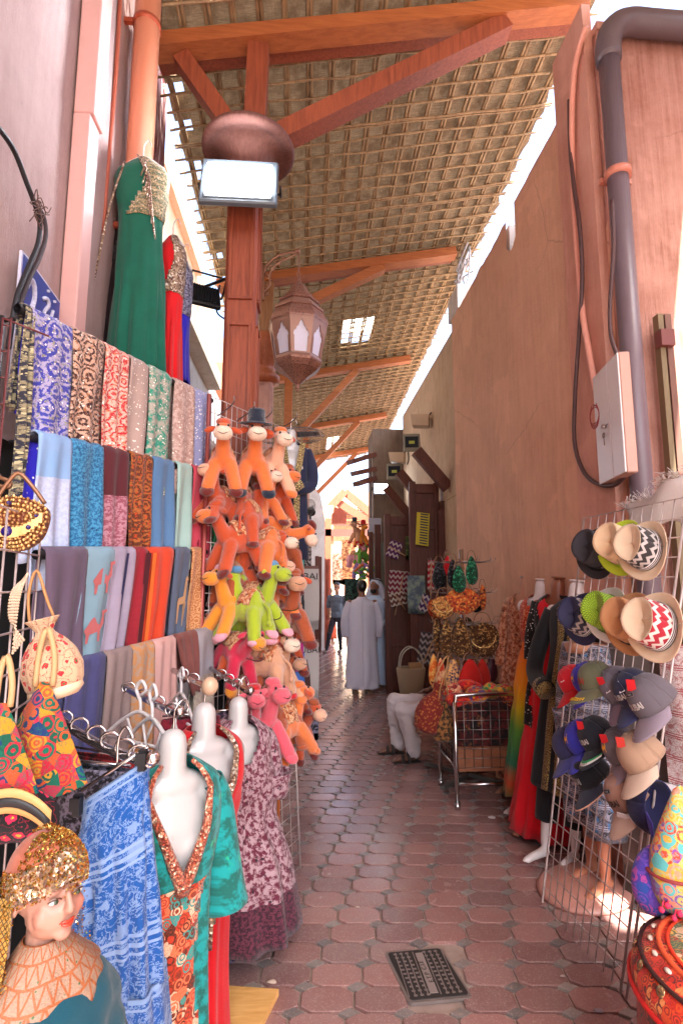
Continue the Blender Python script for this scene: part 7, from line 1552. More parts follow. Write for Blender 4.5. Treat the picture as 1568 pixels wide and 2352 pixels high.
# ------------------------------------------------------------------ child mannequin, lower left
def child():
    Y = .98; c = atY(112, 2040, Y); s = .70; t = thing('child_mannequin', 'child mannequin head with gold sequin headdress and teal dress at the lower left', 'mannequin', c, R(48), None, s); t.rotation_euler = (Matrix.Rotation(R(54), 4, 'Z') @ Matrix.Rotation(R(-3), 4, 'X')).to_euler()
    sk = NT('porcelain_skin'); co = sk.coord(); sp = sk.noise(co, 14, 4, .7); 
    def spot(p, r, col, base, soft=.6):
        d = sk.new('VectorMath', operation='DISTANCE'); sk.put(d.inputs[0], co); d.inputs[1].default_value = p; return sk.mix(sk.ramp(d.outputs['Value'], [(r * soft, .8), (r, 0.0)]), base, C(col))
    col = sk.mix(sp, C('ab8070'), C('98705f')); col = spot((-.045, -.06, -.03), .034, 'c07868', col, .1); col = spot((.045, -.06, -.03), .034, 'c07868', col, .1)
    col = spot((-.060, -.052, -.03), .008, '9a6a50', col, .2); M_s = sk.done(col, .38, None, .4)
    B = MB(); eball(B, (0, .012, .022), (.073, .086, .088)); eball(B, (0, -.022, -.04), (.058, .058, .055)); eball(B, (0, -.062, -.076), (.02, .017, .016)); eball(B, (0, -.086, -.022), (.008, .013, .012)); cap2(B, (0, -.078, .008), (0, -.090, -.02), .007, .009, 8)
    for s_ in (-1, 1):
        eball(B, (s_ * .036, -.046, -.035), (.022, .020, .024)); eball(B, (s_ * .0075, -.085, -.024), (.006, .007, .005)); eball(B, (s_ * .073, .01, -.012), (.008, .016, .022)); eball(B, (s_ * .03, -.068, .02), (.02, .012, .009))
    cap2(B, (0, .01, -.07), (0, .015, -.16), .037, .04); eball(B, (0, .01, -.19), (.11, .06, .05)); rm_obj('head', B, M_s, t, .0042, 4)
    for s_ in (-1, 1):
        mb = MB(); mb.ball((s_ * .028, -.0690, -.001), (.0115, .008, .0058), 14); e = mb.build('eye', plain('eye_white', 'c8c0b8', .2), t)
        mb = MB(); mb.ball((s_ * .026, -.0758, -.001), (.0056, .003, .0054), 12); mb.build('iris', plain('iris_green', '2e3a2a', .15), e)
        mb = MB(); mb.tube(smooth([(s_ * .014, -.0765, .0005), (s_ * .020, -.0785, .0052), (s_ * .030, -.0775, .0060), (s_ * .041, -.069, .001)]), .0016, 6); mb.build('eyelid', plain('lash', '4a2c22', .5), e)
        mb = MB(); mb.tube(smooth([(s_ * .013, -.083, .0225), (s_ * .028, -.082, .0265), (s_ * .045, -.069, .0215)]), .0017, 6); mb.build('eyebrow', plain('brow', '7a5040', .7), t)
    lip = plain('red_lips', 'b83a28', .25)
    mb = MB(); mb.tube(smooth([(-.018, -.077, -.0485), (-.008, -.0835, -.0465), (0, -.0845, -.048), (.008, -.0835, -.0465), (.018, -.077, -.0485)]), [.001] * 2 + [.0026] * 13 + [.001] * 2, 8); mb.tube(smooth([(-.014, -.079, -.0515), (0, -.0845, -.0555), (.014, -.079, -.0515)]), [.0015, .003, .0038, .004, .0042, .004, .0038, .003, .0015], 8); mb.build('lips', lip, t)
    # satin cap and sequin band
    mb = MB(); mb.grid(lambda u, v: (Vector((.08 * math.sin(v * 1.62) * math.cos(u * 2 * math.pi), .014 + .094 * math.sin(v * 1.62) * math.sin(u * 2 * math.pi), .028 + .094 * math.cos(v * 1.62))), (u * .4, v * .1)), 40, 16, hole=lambda u, v: v > .62 and .55 < u < .95 and v > .66); mb.build('satin_cap', fab('copper_satin', 'b86a50', '8a4434', 'plain', 9, co='Object'), t, .002)
    def band(u, v):
        a = math.pi * (1.5 + (u - .5) * 2.0 * .98); f = abs(u - .5) * 2; zc = .068 - .082 * f + (v - .5) * (.062 + .01 * f) ; k = math.sqrt(max(.12, 1 - ((zc - .022) / .108) ** 2)); return Vector((.0835 * k * math.cos(a), .012 + .099 * k * math.sin(a), zc)), (u * .5, v * .05)
    rr = random.Random(12); mb = MB(); mb.grid(band, 60, 8); mb.build('sequin_band', gem, t, .002)
    mb = MB()
    for k in range(2600):
        u, v = rr.random(), rr.random(); p = band(u, v * 1.1 - .06)[0] * rr.uniform(1.0, 1.03) + Vector((0, 0, -.003 * (v < .1))); M = Matrix.Translation(p) @ Matrix.Rotation(rr.uniform(0, 3), 4, 'X') @ Matrix.Rotation(rr.uniform(0, 3), 4, 'Z'); r_ = rr.uniform(.0016, .0032)
        mb.add([M @ Vector((r_ * math.cos(R(q * 60)), r_ * math.sin(R(q * 60)), 0)) for q in range(6)], [(0, 1, 2, 3, 4, 5)], False)
    for k in range(1500):   # sequinned front of the cap
        a = R(rr.uniform(190, 372)); v = rr.uniform(.12, .9); p = Vector((.0835 * math.sin(v * 1.62) * math.cos(a), .014 + .0975 * math.sin(v * 1.62) * math.sin(a), .028 + .0975 * math.cos(v * 1.62))); M = Matrix.Translation(p) @ Matrix.Rotation(rr.uniform(0, 3), 4, 'X') @ Matrix.Rotation(rr.uniform(0, 3), 4, 'Z'); r_ = rr.uniform(.0018, .0034); mb.add([M @ Vector((r_ * math.cos(R(q * 60)), r_ * math.sin(R(q * 60)), 0)) for q in range(6)], [(0, 1, 2, 3, 4, 5)], False)
    for k in range(500):   # strip over the crown
        u = rr.random(); a = R(-20 + 150 * u); w_ = rr.uniform(-.014, .014); p = Vector((w_ + .006, .014 - .1 * math.cos(a) * .97, .03 + .1 * math.sin(a))); M = Matrix.Translation(p) @ Matrix.Rotation(rr.uniform(0, 3), 4, 'X') @ Matrix.Rotation(rr.uniform(0, 3), 4, 'Z'); r_ = rr.uniform(.0016, .003); mb.add([M @ Vector((r_ * math.cos(R(q * 60)), r_ * math.sin(R(q * 60)), 0)) for q in range(6)], [(0, 1, 2, 3, 4, 5)], False)
    for k in range(1100):  # hanging side veil
        s_ = -1 if rr.random() < .75 else 1; v = rr.random(); p = Vector((s_ * (.082 + .02 * v + rr.uniform(-.006, .01)), .02 + rr.uniform(-.02, .05) * (1 + v), .0 - .2 * v)); M = Matrix.Translation(p) @ Matrix.Rotation(rr.uniform(0, 3), 4, 'X') @ Matrix.Rotation(rr.uniform(0, 3), 4, 'Z'); r_ = rr.uniform(.0015, .0028); mb.add([M @ Vector((r_ * math.cos(R(q * 60)), r_ * math.sin(R(q * 60)), 0)) for q in range(6)], [(0, 1, 2, 3, 4, 5)], False)
    sq = NT('gold_sequins'); g_ = sq.new('NewGeometry').outputs['Random Per Island']; sq.done(sq.ramp(g_, [(0, C('b8862c')), (.5, C('e0b860')), (.8, C('c8541c')), (.93, C('4a8a3a')), (1, C('e8d8b0'))], 'LINEAR'), .22, .85); mb.build('sequins', sq.m, t)
    mb = MB(); mb.grid(lambda u, v: (Vector((-.086 - .015 * v + .005 * math.sin(u * 9 + v * 5), -.005 + .085 * u * (1 + .4 * v), .01 - .22 * v)), (u * .1, v * .2)), 8, 14); mb.build('veil', fab('gold_net', 'a8803a', '4a3418', 'netting', 500), t, .001)
    # embroidered cape collar and teal dress
    cm = NT('cream_cape'); co = cm.coord('UV'); x = cm.sep(co); tri = cm.math('PINGPONG', cm.math('MULTIPLY', x[0], 24.0), .5); tgt = cm.math('FRACT', cm.math('MULTIPLY', x[1], 15.0)); lin = cm.math('LESS_THAN', cm.math('ABSOLUTE', cm.math('SUBTRACT', cm.math('MULTIPLY', tri, 2.0), tgt)), .16); hb = cm.math('LESS_THAN', tgt, .12); gemf = cm.ramp(cm.vor(co, 34, rnd=.5), [(.10, 1.0), (.14, 0.0)]); n = cm.noise(co, 120, 2)
    col = cm.mix(n, C('9c7f6a'), C('836a58')); col = cm.mix(cm.math('MAXIMUM', lin, hb), col, C('94522c')); col = cm.mix(gemf, col, C('3c5a34')); cm.bump(cm.math('ADD', n, cm.math('MAXIMUM', lin, hb)), .6, .004); cm.done(col, .6)
    def cape(u, v):
        a = u * 2 * math.pi; f = .78 * v ** 1.1; rx = .043 + .125 * f; ry = .043 + .075 * f; z = -.10 - .035 * math.sin(min(1, f * 2) * 1.5) - .17 * f ** 1.8 * (1 - .35 * math.cos(a) ** 2); w9 = 1 + .05 * f * math.sin(a * 5 + 1) + .03 * f * math.sin(a * 9); return Vector((rx * w9 * math.cos(a), .01 + ry * w9 * math.sin(a), z + .006 * math.sin(a * 6) * f)), (u * .9, v * .25)
    mb = MB(); mb.grid(cape, 60, 20); mb.build('cape', cm.m, t, .003)
    rg = [(-.17, .06, .05, 0, .01, 0, 6), (-.20, .125, .08, 0, .01, .01, 6), (-.26, .17, .115, 0, .01, .06, 7), (-.42, .2, .14, 0, .01, .13, 8), (-1.0, .24, .2, 0, .01, .12, 9)]; garment(rg, fab('teal_satin', '064a5c', '03303c', 'plain', 6), 'dress', t, seed=71)
    mb = MB(); mb.tube([(-.0, .02, -.9), (0, .02, -c.z / s + .02)], .015, 8); mb.build('stand', M_chrome, t)
child()
# ------------------------------------------------------------------ cart and purse rack
def cart():
    a = atZ(1050, 1860); X0, Y0_ = a.x, a.y; X1 = X0 + .56; Y1_ = Y0_ + .5; zt = atY(1050, 1612, Y0_).z
    t = thing('wire_cart', 'chrome framed wire cart filled with red and patterned bags', 'cart', (X0, Y0_, 0))
    for xx in (X0, X1):
        for yy in (Y0_, Y1_): mb = MB(); mb.tube([(xx, yy, .03), (xx, yy, zt)], .017, 10); mb.tube([(xx, yy, 0), (xx, yy, .05)], .024, 10); wb(mb, 'leg', M_chrome, t)
    mb = MB(); mb.tube(smooth([(X0, Y0_, zt - .08), (X0 + .01, Y0_, zt + .02), (X0 + .06, Y0_, zt + .05), (X1 - .06, Y0_, zt + .05), (X1, Y0_, zt - .03)]), .016, 10); wb(mb, 'top_rail', M_chrome, t); mb = MB(); mb.tube(smooth([(X0, Y1_, zt - .08), (X0 + .02, Y1_, zt + .04), (X1 - .06, Y1_, zt + .05), (X1, Y1_, zt - .03)]), .016, 10); wb(mb, 'top_rail', M_chrome, t); mb = MB(); mb.tube([(X0, Y0_, zt - .02), (X0, Y1_, zt - .02)], .014, 10); mb.tube([(X0, Y0_, .18), (X1, Y0_, .18)], .012, 8); mb.tube([(X0, Y0_, .3), (X0, Y1_, .3)], .012, 8); wb(mb, 'cross_rail', M_chrome, t)
    mb = MB()
    for k in range(8): z = .3 + (zt - .3) * k / 7; mb.tube([(X0, Y0_, z), (X1, Y0_, z)], .003, 4); mb.tube([(X0, Y0_, z), (X0, Y1_, z)], .003, 4)
    for k in range(9): x_ = X0 + (X1 - X0) * k / 8; mb.tube([(x_, Y0_, .3), (x_, Y0_, zt)], .003, 4)
    for k in range(7): y_ = Y0_ + (Y1_ - Y0_) * k / 6; mb.tube([(X0, y_, .3), (X0, y_, zt)], .003, 4)
    wb(mb, 'mesh', M_steel, t)
    mb = MB(); mb.box(((X0 + X1) / 2, Y0_ + .02, .36), (X1 - X0 - .04, .02, .18)); wb(mb, 'wood_board', timber('cart_board', '8a5436', '6a3c26', sc=(2, 14, 14)), t); mb = MB(); mb.box(((X0 + X1) / 2, (Y0_ + Y1_) / 2, .3), (X1 - X0 - .04, Y1_ - Y0_ - .04, .02)); wb(mb, 'bottom', M_dark, t)
    mb = MB(); mb.box(((X0 + X1) / 2, (Y0_ + Y1_) / 2, .55), (X1 - X0 - .08, Y1_ - Y0_ - .08, .46), bev=.05); tag(wb(mb, 'bag_bundle', fab('dark_bundle', '161214', '5a1c1c', 'speckle', 20, '8a5a2c', co='Object')), 'dark bundle of folded bags filling the cart', 'bags')
    pal = [['c81c24', 'd8501c', '8a1c20'], ['c02020', 'e0a030', '1c4a8a'], ['2a7a4a', 'c8203c', 'd8a02c'], ['8a1c20', 'e08a4a', '3a1818'], ['d83a1c', 'e8c090', '7a1c28']]; rr = random.Random(4)
    names = ['scarlet', 'red and gold', 'green and red', 'dark red', 'orange red', 'striped red', 'crimson', 'rust']
    for k in range(8):
        x_ = X0 + .06 + (k % 4) * .145; y_ = Y0_ + .1 + (k // 4) * .2; B = MB(); B.ball((0, 0, 0), (.1, .1, .055), 16)
        for i, v in enumerate(B.v): n_ = noise.noise(Vector(v) * 14 + Vector((k, 0, 0))); B.v[i] = (v[0] * (1 + .25 * n_), v[1] * (1 + .25 * n_), v[2] * (1 + .5 * n_))
        o = B.build('embroidered_purse', fab('cartp%d' % (k % 5), pal[k % 5][0], None, 'multi', 40, co='Object', stops=pal[k % 5])); o.location = (x_, y_, zt + .0 + .03 * (k % 3)); o.rotation_euler = (.3 * rr.uniform(-1, 1), .3 * rr.uniform(-1, 1), rr.uniform(0, 3))
        tag(o, names[k] + ' embroidered purse heaped on the cart, ' + ('front' if k < 4 else 'back') + ' ' + ['nearest the seated man', 'second from left', 'third from left', 'by the rust dress'][k % 4], 'purse', 'purses heaped on the cart')
    pouch(1003, 1590, 4.45, 1.9, R(20), R(20), fab('red_gold_pouch', '6a1814', 'a8602c', 'floral', 44, '3a3a20', co='Object'), 'red and gold round pouch hanging off the left side of the cart')
    pouch(1020, 1625, 4.4, 1.5, R(0), R(0), fab('dark_pouch', '2a2018', '8a5a2c', 'speckle', 40, co='Object'), 'dark olive pouch hanging under the red and gold one')
cart()
def rack():
    Y = 4.95; c = atY(1068, 1600, Y); t = thing('purse_rack', 'four tiered revolving rack of small purses behind the cart', 'rack', (c.x, c.y, 0)); zt = atY(1068, 1262, Y).z
    mb = MB(); mb.tube([(0, 0, .05), (0, 0, zt)], .022, 10); mb.build('pole', M_chrome, t)
    for k in range(4): mb = MB(); a = R(45 + 90 * k); mb.box((.22 * math.cos(a), .22 * math.sin(a), .03), (.44, .04, .03), a); mb.build('foot', plain('foot_grey', '5a5652', .5), t)
    for tz in (1292, 1362, 1432, 1508):
        z = atY(1068, tz, Y).z; mb = MB(); mb.tube([(.2 * math.cos(R(q * 20)), .2 * math.sin(R(q * 20)), z) for q in range(18)], .004, 5, closed=True)
        for k in range(12): a = R(30 * k + 10); mb.tube([(.0, 0, z), (.2 * math.cos(a), .2 * math.sin(a), z), (.30 * math.cos(a), .30 * math.sin(a), z + .01), (.31 * math.cos(a), .31 * math.sin(a), z + .04)], .0035, 5)
        mb.build('tier', M_steel, t)
rack()
def small_purse(x, y, Y, w_, h_, m_, label, shape='round', rz=0):
    c = atY(x, y, Y); t = thing('small_purse', label, 'purse', c, rz, 'purses hung on the revolving rack'); P = []
    for k in range(28):
        a = R(360 * k / 28); r_ = 1 + (.12 * math.cos(2 * a) if shape == 'wide' else 0); zz_ = math.sin(a); xx_ = math.cos(a)
        if shape == 'round' and zz_ > .55: zz_ = .55 + (zz_ - .55) * .5
        if shape == 'sack': xx_ *= .78 - .28 * zz_
        if shape == 'fold': xx_ *= .6
        P.append((xx_ * w_ / 2 * r_, zz_ * h_ / 2))
    mb = MB(); M = Matrix.Rotation(R(90), 4, 'X')
    def f(sg): return lambda u, v: (Vector((P[int(u * 28) % 28][0] * v, sg * .028 * math.sqrt(max(0, 1 - v ** 2.4)), P[int(u * 28) % 28][1] * v)), (P[int(u * 28) % 28][0] * v, P[int(u * 28) % 28][1] * v))
    mb.grid(f(-1), 28, 8); mb.grid(f(1), 28, 8, flip=True); mb.build('bag', m_, t)
    mb = MB(); mb.tube(smooth([(-w_ * .3, 0, h_ * .35), (-w_ * .15, 0, h_ * .5 + .04), (w_ * .15, 0, h_ * .5 + .04), (w_ * .3, 0, h_ * .35)]), .004, 5); mb.build('strap', plain('strap_gold', '8a6248', .35, .5), t)
    if shape == 'round': mb = MB(); mb.tube([(w_ * .4 * math.cos(R(a)), -.022, h_ * .08 + h_ * .33 * math.sin(R(a))) for a in range(180, 361, 15)], .005, 5); mb.ball((0, -.033, -h_ * .22), .012, 8); mb.build('clasp', plain('bead_gold', 'd8b070', .28, .5), t)
Mb1, Mb2, Mb3 = fab('gold_bead', '9a6a34', None, 'multi', 60, co='Object', stops=['c89a50', '6a2c18', 'b8783c', '3a2014']), fab('rust_bead', '8a3a18', None, 'multi', 60, co='Object', stops=['c8501c', '4a1c14', 'd88a3c', '8a2418']), fab('bronze_seq', '6a4420', '2a1810', 'sequin', 90, 'b08850', co='Object')
Mgs, Mbk = fab('green_seq', '0e5a38', '0a2a20', 'sequin', 90, '3a9a70', co='Object'), fab('black_seq', '161416', '0c0a0c', 'sequin', 90, '4a4a50', co='Object')
SP = [(1008, 1322, 4.9, .16, .26, Mbk, 'black sequinned pouch at the left of the top tier', 'sack'), (1040, 1318, 4.75, .15, .26, Mbk, 'black pouch with a red top in the middle of the top tier', 'sack'), (1054, 1330, 4.65, .17, .24, Mgs, 'green sequinned pouch at the front of the top tier', 'sack'), (1083, 1310, 4.75, .15, .26, Mgs, 'dark green sequinned pouch at the right of the top tier', 'sack'), (1028, 1300, 5.1, .12, .2, PL['red'], 'plain red pouch glimpsed behind the green one', 'sack'),
      (1018, 1392, 4.7, .22, .22, Mb1, 'round gold beaded purse with a red stone on the second tier', 'round'), (1062, 1380, 4.7, .30, .24, Mb2, 'wide rust and bronze beaded purse on the second tier', 'wide'), (1108, 1372, 4.85, .11, .23, Mb2, 'narrow orange checked purse at the right of the second tier', 'fold'), (998, 1395, 4.95, .13, .2, Mb2, 'rust purse half behind the round gold one', 'round'), (1092, 1385, 5.05, .16, .18, Mbk, 'black purse behind the right side of the second tier', 'wide'),
      (1002, 1462, 4.8, .12, .34, Mb3, 'long gold mesh purse at the left of the third tier', 'fold'), (1026, 1465, 4.7, .17, .32, Mb3, 'bronze mesh pouch second on the third tier', 'sack'), (1058, 1465, 4.65, .22, .34, Mb3, 'large bronze sequinned pouch in the middle of the third tier', 'sack'), (1108, 1465, 4.75, .28, .34, Mb3, 'round bronze pouch with a lattice side at the right of the third tier', 'round'),
      (996, 1540, 4.75, .13, .28, fab('orange_gold', 'c85a1c', 'd8a050', 'speckle', 20, co='Object'), 'orange pouch with gold stripes at the left of the lowest tier', 'sack'), (1012, 1548, 4.7, .12, .27, fab('orange_red2', 'b83818', 'e0b080', 'speckle', 16, co='Object'), 'red orange pouch beside the gold striped one', 'sack'), (1042, 1555, 4.65, .20, .3, fab('purple_confetti', '241c4a', 'd8a060', 'speckle', 40, co='Object'), 'deep purple pouch sprinkled with gold on the lowest tier', 'sack'), (1080, 1552, 4.62, .26, .28, fab('red_quilt', 'c81c10', '8a1010', 'plain', 12, co='Object'), 'bright red gathered pouch on the lowest tier', 'sack'), (1108, 1550, 4.72, .18, .27, fab('red_quilt2', 'b82410', '8a1010', 'plain', 12, co='Object'), 'second red gathered pouch right of the bright one', 'sack'), (1128, 1535, 4.9, .14, .24, plain('wine_leather', '4a1020', .5), 'dark wine pouch at the right end of the lowest tier', 'sack')]
for k, (x, y, Y, w_, h_, m_, lab, shp) in enumerate(SP): small_purse(x, y, Y, w_, h_, m_, lab, shp, R((k * 37) % 40 - 20))
# ------------------------------------------------------------------ doors with straw fans
def doorleaf(x0, x1, ytop, ybot, Y, label, rz=0, flip=1):
    a, b = atY(x0, ybot, Y), atY(x1, ybot, Y); top = atY((x0 + x1) / 2, ytop, Y).z; w_ = b.x - a.x; t = thing('wooden_door', label, 'door', ((a.x + b.x) / 2, Y, 0)); H = top
    mb = MB(); mb.box((0, 0, H / 2), (w_, .04, H)); mb.build('panel', M_dark, t)
    mb = MB()
    for z in (.12, H * .28, H * .52, H * .8, H - .08): mb.box((0, -.035, z), (w_ * .98, .03, .14), bev=.006)
    mb.box((-w_ / 2 + .05, -.04, H / 2), (.1, .04, H + .06), bev=.008); mb.box((w_ / 2 - .05, -.04, H / 2), (.08, .035, H + .03), bev=.008); mb.build('frame', M_dark, t); return t
doorleaf(886, 952, 1186, 1596, 8.7, 'dark brown wooden door leaf, the left and further one, with fans pinned on it'); doorleaf(946, 1018, 1112, 1606, 8.05, 'dark brown wooden door leaf, the taller nearer one, with a yellow comb card')
mb = MB(); p = atY(1022, 1115, 8.0); mb.box((p.x, 8.05, p.z / 2), (.1, .14, p.z)); tag(wb(mb, 'door_post', M_dark), 'dark brown door post between the taller door leaf and the brown wall', 'post')
t = thing('comb_card', 'bright yellow card with a column of black combs pinned to the nearer door', 'card', (0, 0, 0)); P = [atY(x, y, 7.93) for x, y in ((957, 1176), (986, 1180), (983, 1255), (954, 1250))]; mb = MB(); mb.add(P + [p + Vector((0, .012, 0)) for p in P], [(0, 1, 2, 3), (7, 6, 5, 4), (0, 4, 5, 1), (1, 5, 6, 2), (2, 6, 7, 3), (3, 7, 4, 0)], False); wb(mb, 'card', plain('yellow_card', 'd0bc10', .5), t)
for k in range(12):
    f = (k + .6) / 12.4; a = P[0] * (1 - f) + P[3] * f; b = P[1] * (1 - f) + P[2] * f; mb = MB(); mb.beam(a * .72 + b * .28 - Vector((0, .01, 0)), a * .1 + b * .9 - Vector((0, .01, 0)), .012, .018); wb(mb, 'comb', plain('comb_dark', '2c2430', .4), t)
slab(940, 1232, 8.5, .13, .36, fab('green_card', '2a3a2c', '7a8a4a', 'bands', 9), 'toy_card', 'dark green blister card between the two door leaves', 'card', 0, .01)
slab(955, 1322, 7.9, .26, .55, fab('plastic_packet', '5a6a78', '8a9a8c', 'speckle', 7), 'plastic_packet', 'shiny grey green packet pinned to the nearer door', 'packet', R(5), .02)
def strawfan(x, y, Y, w_, h_, ang, sa, sl, m_, label):
    c = atY(x, y, Y); t = thing('straw_fan', label, 'fan', c); t.rotation_euler = (0, ang, 0); mb = MB(); M = Matrix.Rotation(R(90), 4, 'X'); k_ = 9; P = []
    for s in range(k_): P.append((-w_ / 2 + w_ * s / (k_ - 1), h_ / 2 + (.008 if s % 2 else 0)))
    for s in range(k_): P.append((w_ / 2 - w_ * s / (k_ - 1), -h_ / 2 - (.008 if s % 2 else 0)))
    mb.prism(P, .008, M); mb.build('blade', m_, t); mb = MB(); mb.tube([(0, -.012, h_ * .4), (0, -.012, -h_ / 2 - sl)], .010, 6)
    h = mb.build('handle', plain('stick', 'b8906c', .6), t); h.rotation_euler = (0, sa, 0); return t
fan_m = lambda k, a, b: fab('weave' + k, a, b, 'zigzag', 14, co='UV')
strawfan(905, 1262, 8.6, .21, .27, R(20), R(-80), .3, fan_m('1', 'c8b8b0', '5a2a5a'), 'white and purple striped straw fan pinned highest on the far door')
strawfan(922, 1338, 8.6, .42, .36, R(5), R(8), .35, fan_m('2', 'b8a8a0', '7a2438'), 'large maroon and white woven fan in the middle of the far door')
strawfan(913, 1375, 8.58, .26, .2, R(-12), R(-22), .12, fan_m('3', 'c8bcac', '6a3c38'), 'small cream and brown woven fan low on the far door')
strawfan(975, 1385, 7.9, .14, .24, R(20), R(-45), .2, fan_m('4', 'c8bcb8', '4a2c60'), 'white fan with a purple triangle on the nearer door')
strawfan(989, 1320, 7.85, .1, .42, R(2), R(0), .3, fan_m('5', 'c8b0a8', 'a81c30'), 'narrow red and white fan edge beside the purse rack')
strawfan(985, 1490, 7.8, .30, .44, R(10), R(15), .35, fan_m('6', 'b0a4a0', '4a4448'), 'pale woven diamond fan low on the nearer door behind the purses')
# carrier by the door
c = atZ(935, 1612) ; c = Vector((c.x, 7.75, 0)); t = thing('wicker_basket', 'tall pale basket with hoop handles standing against the doors', 'basket', c); mb = MB(); mb.lathe([(.001, .01), (.14, .01), (.18, .3), (.21, .52), (.2, .54), (.19, .52)], n=24, sy=.7)
mb.build('basket', fab('wicker', 'b8a488', '7a6448', 'netting', 300), t); mb = MB()
for s in (-1, 1): mb.tube(smooth([(-.17, s * .06, .5), (-.13, s * .07, .72), (0, s * .08, .82), (.13, s * .07, .72), (.17, s * .06, .5)]), .009, 6)
mb.build('handle', plain('pale_cane', 'b8b0a0', .5), t); mb = MB(); mb.box((.06, 0, .45), (.18, .08, .3)); wrap = mb.build('cardboard', plain('cardboard', 'b08a60', .8), t)
# further door leaves and shutters
for x0, x1, yt, yb, Y, lab, m_ in ((722, 738, 1280, 1482, 14.0, 'narrow dark red shutter leaf standing at the white pillar', M_dark), (740, 758, 1285, 1462, 15.2, 'orange lit red wooden shutter beyond the narrow dark one', M_shut)):
    t = doorleaf(x0, x1, yt, yb, Y, lab); [setmat(ch, m_) for ch in t.children]
    t.name = 'wooden_shutter'; t['category'] = 'shutter'
for x0, x1, yt, Y, lab in ((862, 876, 1205, 10.6, 'dark wooden post left of the far door leaf'), (848, 858, 1222, 11.0, 'thin dark post beside the hanging toys')):
    a, b = atY(x0, 1500, Y), atY(x1, 1500, Y); mb = MB(); z = atY(x0, yt, Y).z; mb.box(((a.x + b.x) / 2, Y, z / 2), (b.x - a.x, .08, z)); tag(wb(mb, 'door_post', M_dark), lab, 'post')
a, b = atY(846, 1190, 11.1), atY(875, 1225, 11.1); mb = MB(); mb.box(((a.x + b.x) / 2, 11.1, (a.z + b.z) / 2), (b.x - a.x, .05, a.z - b.z)); tag(wb(mb, 'notice_board', plain('pale_board', 'b4b8cc', .6)), 'blank pale board fixed above the dark posts', 'board')
# bunch of hanging toys
for k, (x, y, col, hr, hat, lab) in enumerate(((818, 1222, 'tan', 'black_', 'navy', 'tan hanging toy with a black hat at the top of the far bunch'), (830, 1228, 'yellow', '', 'red', 'ochre hanging toy with a red hat at the top of the far bunch'), (818, 1275, 'rosy', '', None, 'pink hanging toy in the middle of the far bunch'), (834, 1268, 'green', '', None, 'bright green hanging toy in the middle of the far bunch'), (822, 1300, 'purple', '', None, 'mauve hanging toy low in the far bunch'))):
    camel(x, y, R(-30 + 50 * k), col, lab, muz=col, hoof='red' if k < 2 else col, hair=col, s=1.15, Y=(11.6 - 3.17) / .62 + 3.42, hat=hat)
rr = random.Random(14); t = thing('toy_cluster', 'cluster of small green and blue plush tubes hanging above the headscarf man', 'toys', atY(832, 1315, 11.3))
for k in range(26):
    a = rr.uniform(0, 6.28); r_ = rr.uniform(.02, .2); z = rr.uniform(-.12, .18); mb = MB(); p = Vector((r_ * math.cos(a) * 1.3, r_ * math.sin(a), z)); cap2(mb, p, p + Vector((rr.uniform(-.14, .16), rr.uniform(-.08, .08), rr.uniform(-.1, .04))), .03, .024, 8); mb.build('tube', PL[rr.choice(['green', 'green', 'green', 'skyb', 'purple', 'orange'])], t)
slab(808, 1330, 11.6, .3, .7, fab('dark_goods', '1c2624', '3a5a50', 'speckle', 14), 'hanging_goods', 'dark mixed goods hanging left of the green toys', 'goods', 0, .08)
for k, (x, y, w_, h_, c1, c2, lab) in enumerate(((800, 1300, .5, 1.6, 'c88a5a', '6a3c24', 'brown and orange goods hung deep in the far shops'), (775, 1330, .35, 1.1, 'd8c0a0', '8a5a3c', 'cream and tan goods in the far shop doorway'))):
    slab(x, y - 60, 19, w_, h_, fab('goods%d' % k, c1, c2, 'speckle', 8), 'hanging_goods', lab, 'goods', 0, .1)
mb = MB(); mb.lathe([(.001, 0), (.1, 0), (.13, .22), (.12, .23), (.001, .2)], atZ(734, 1466), 16); tag(mb.build('white_pot', plain('white_pot', 'c8bcb4', .5)), 'small white pot on the floor by the far shutters', 'pot')
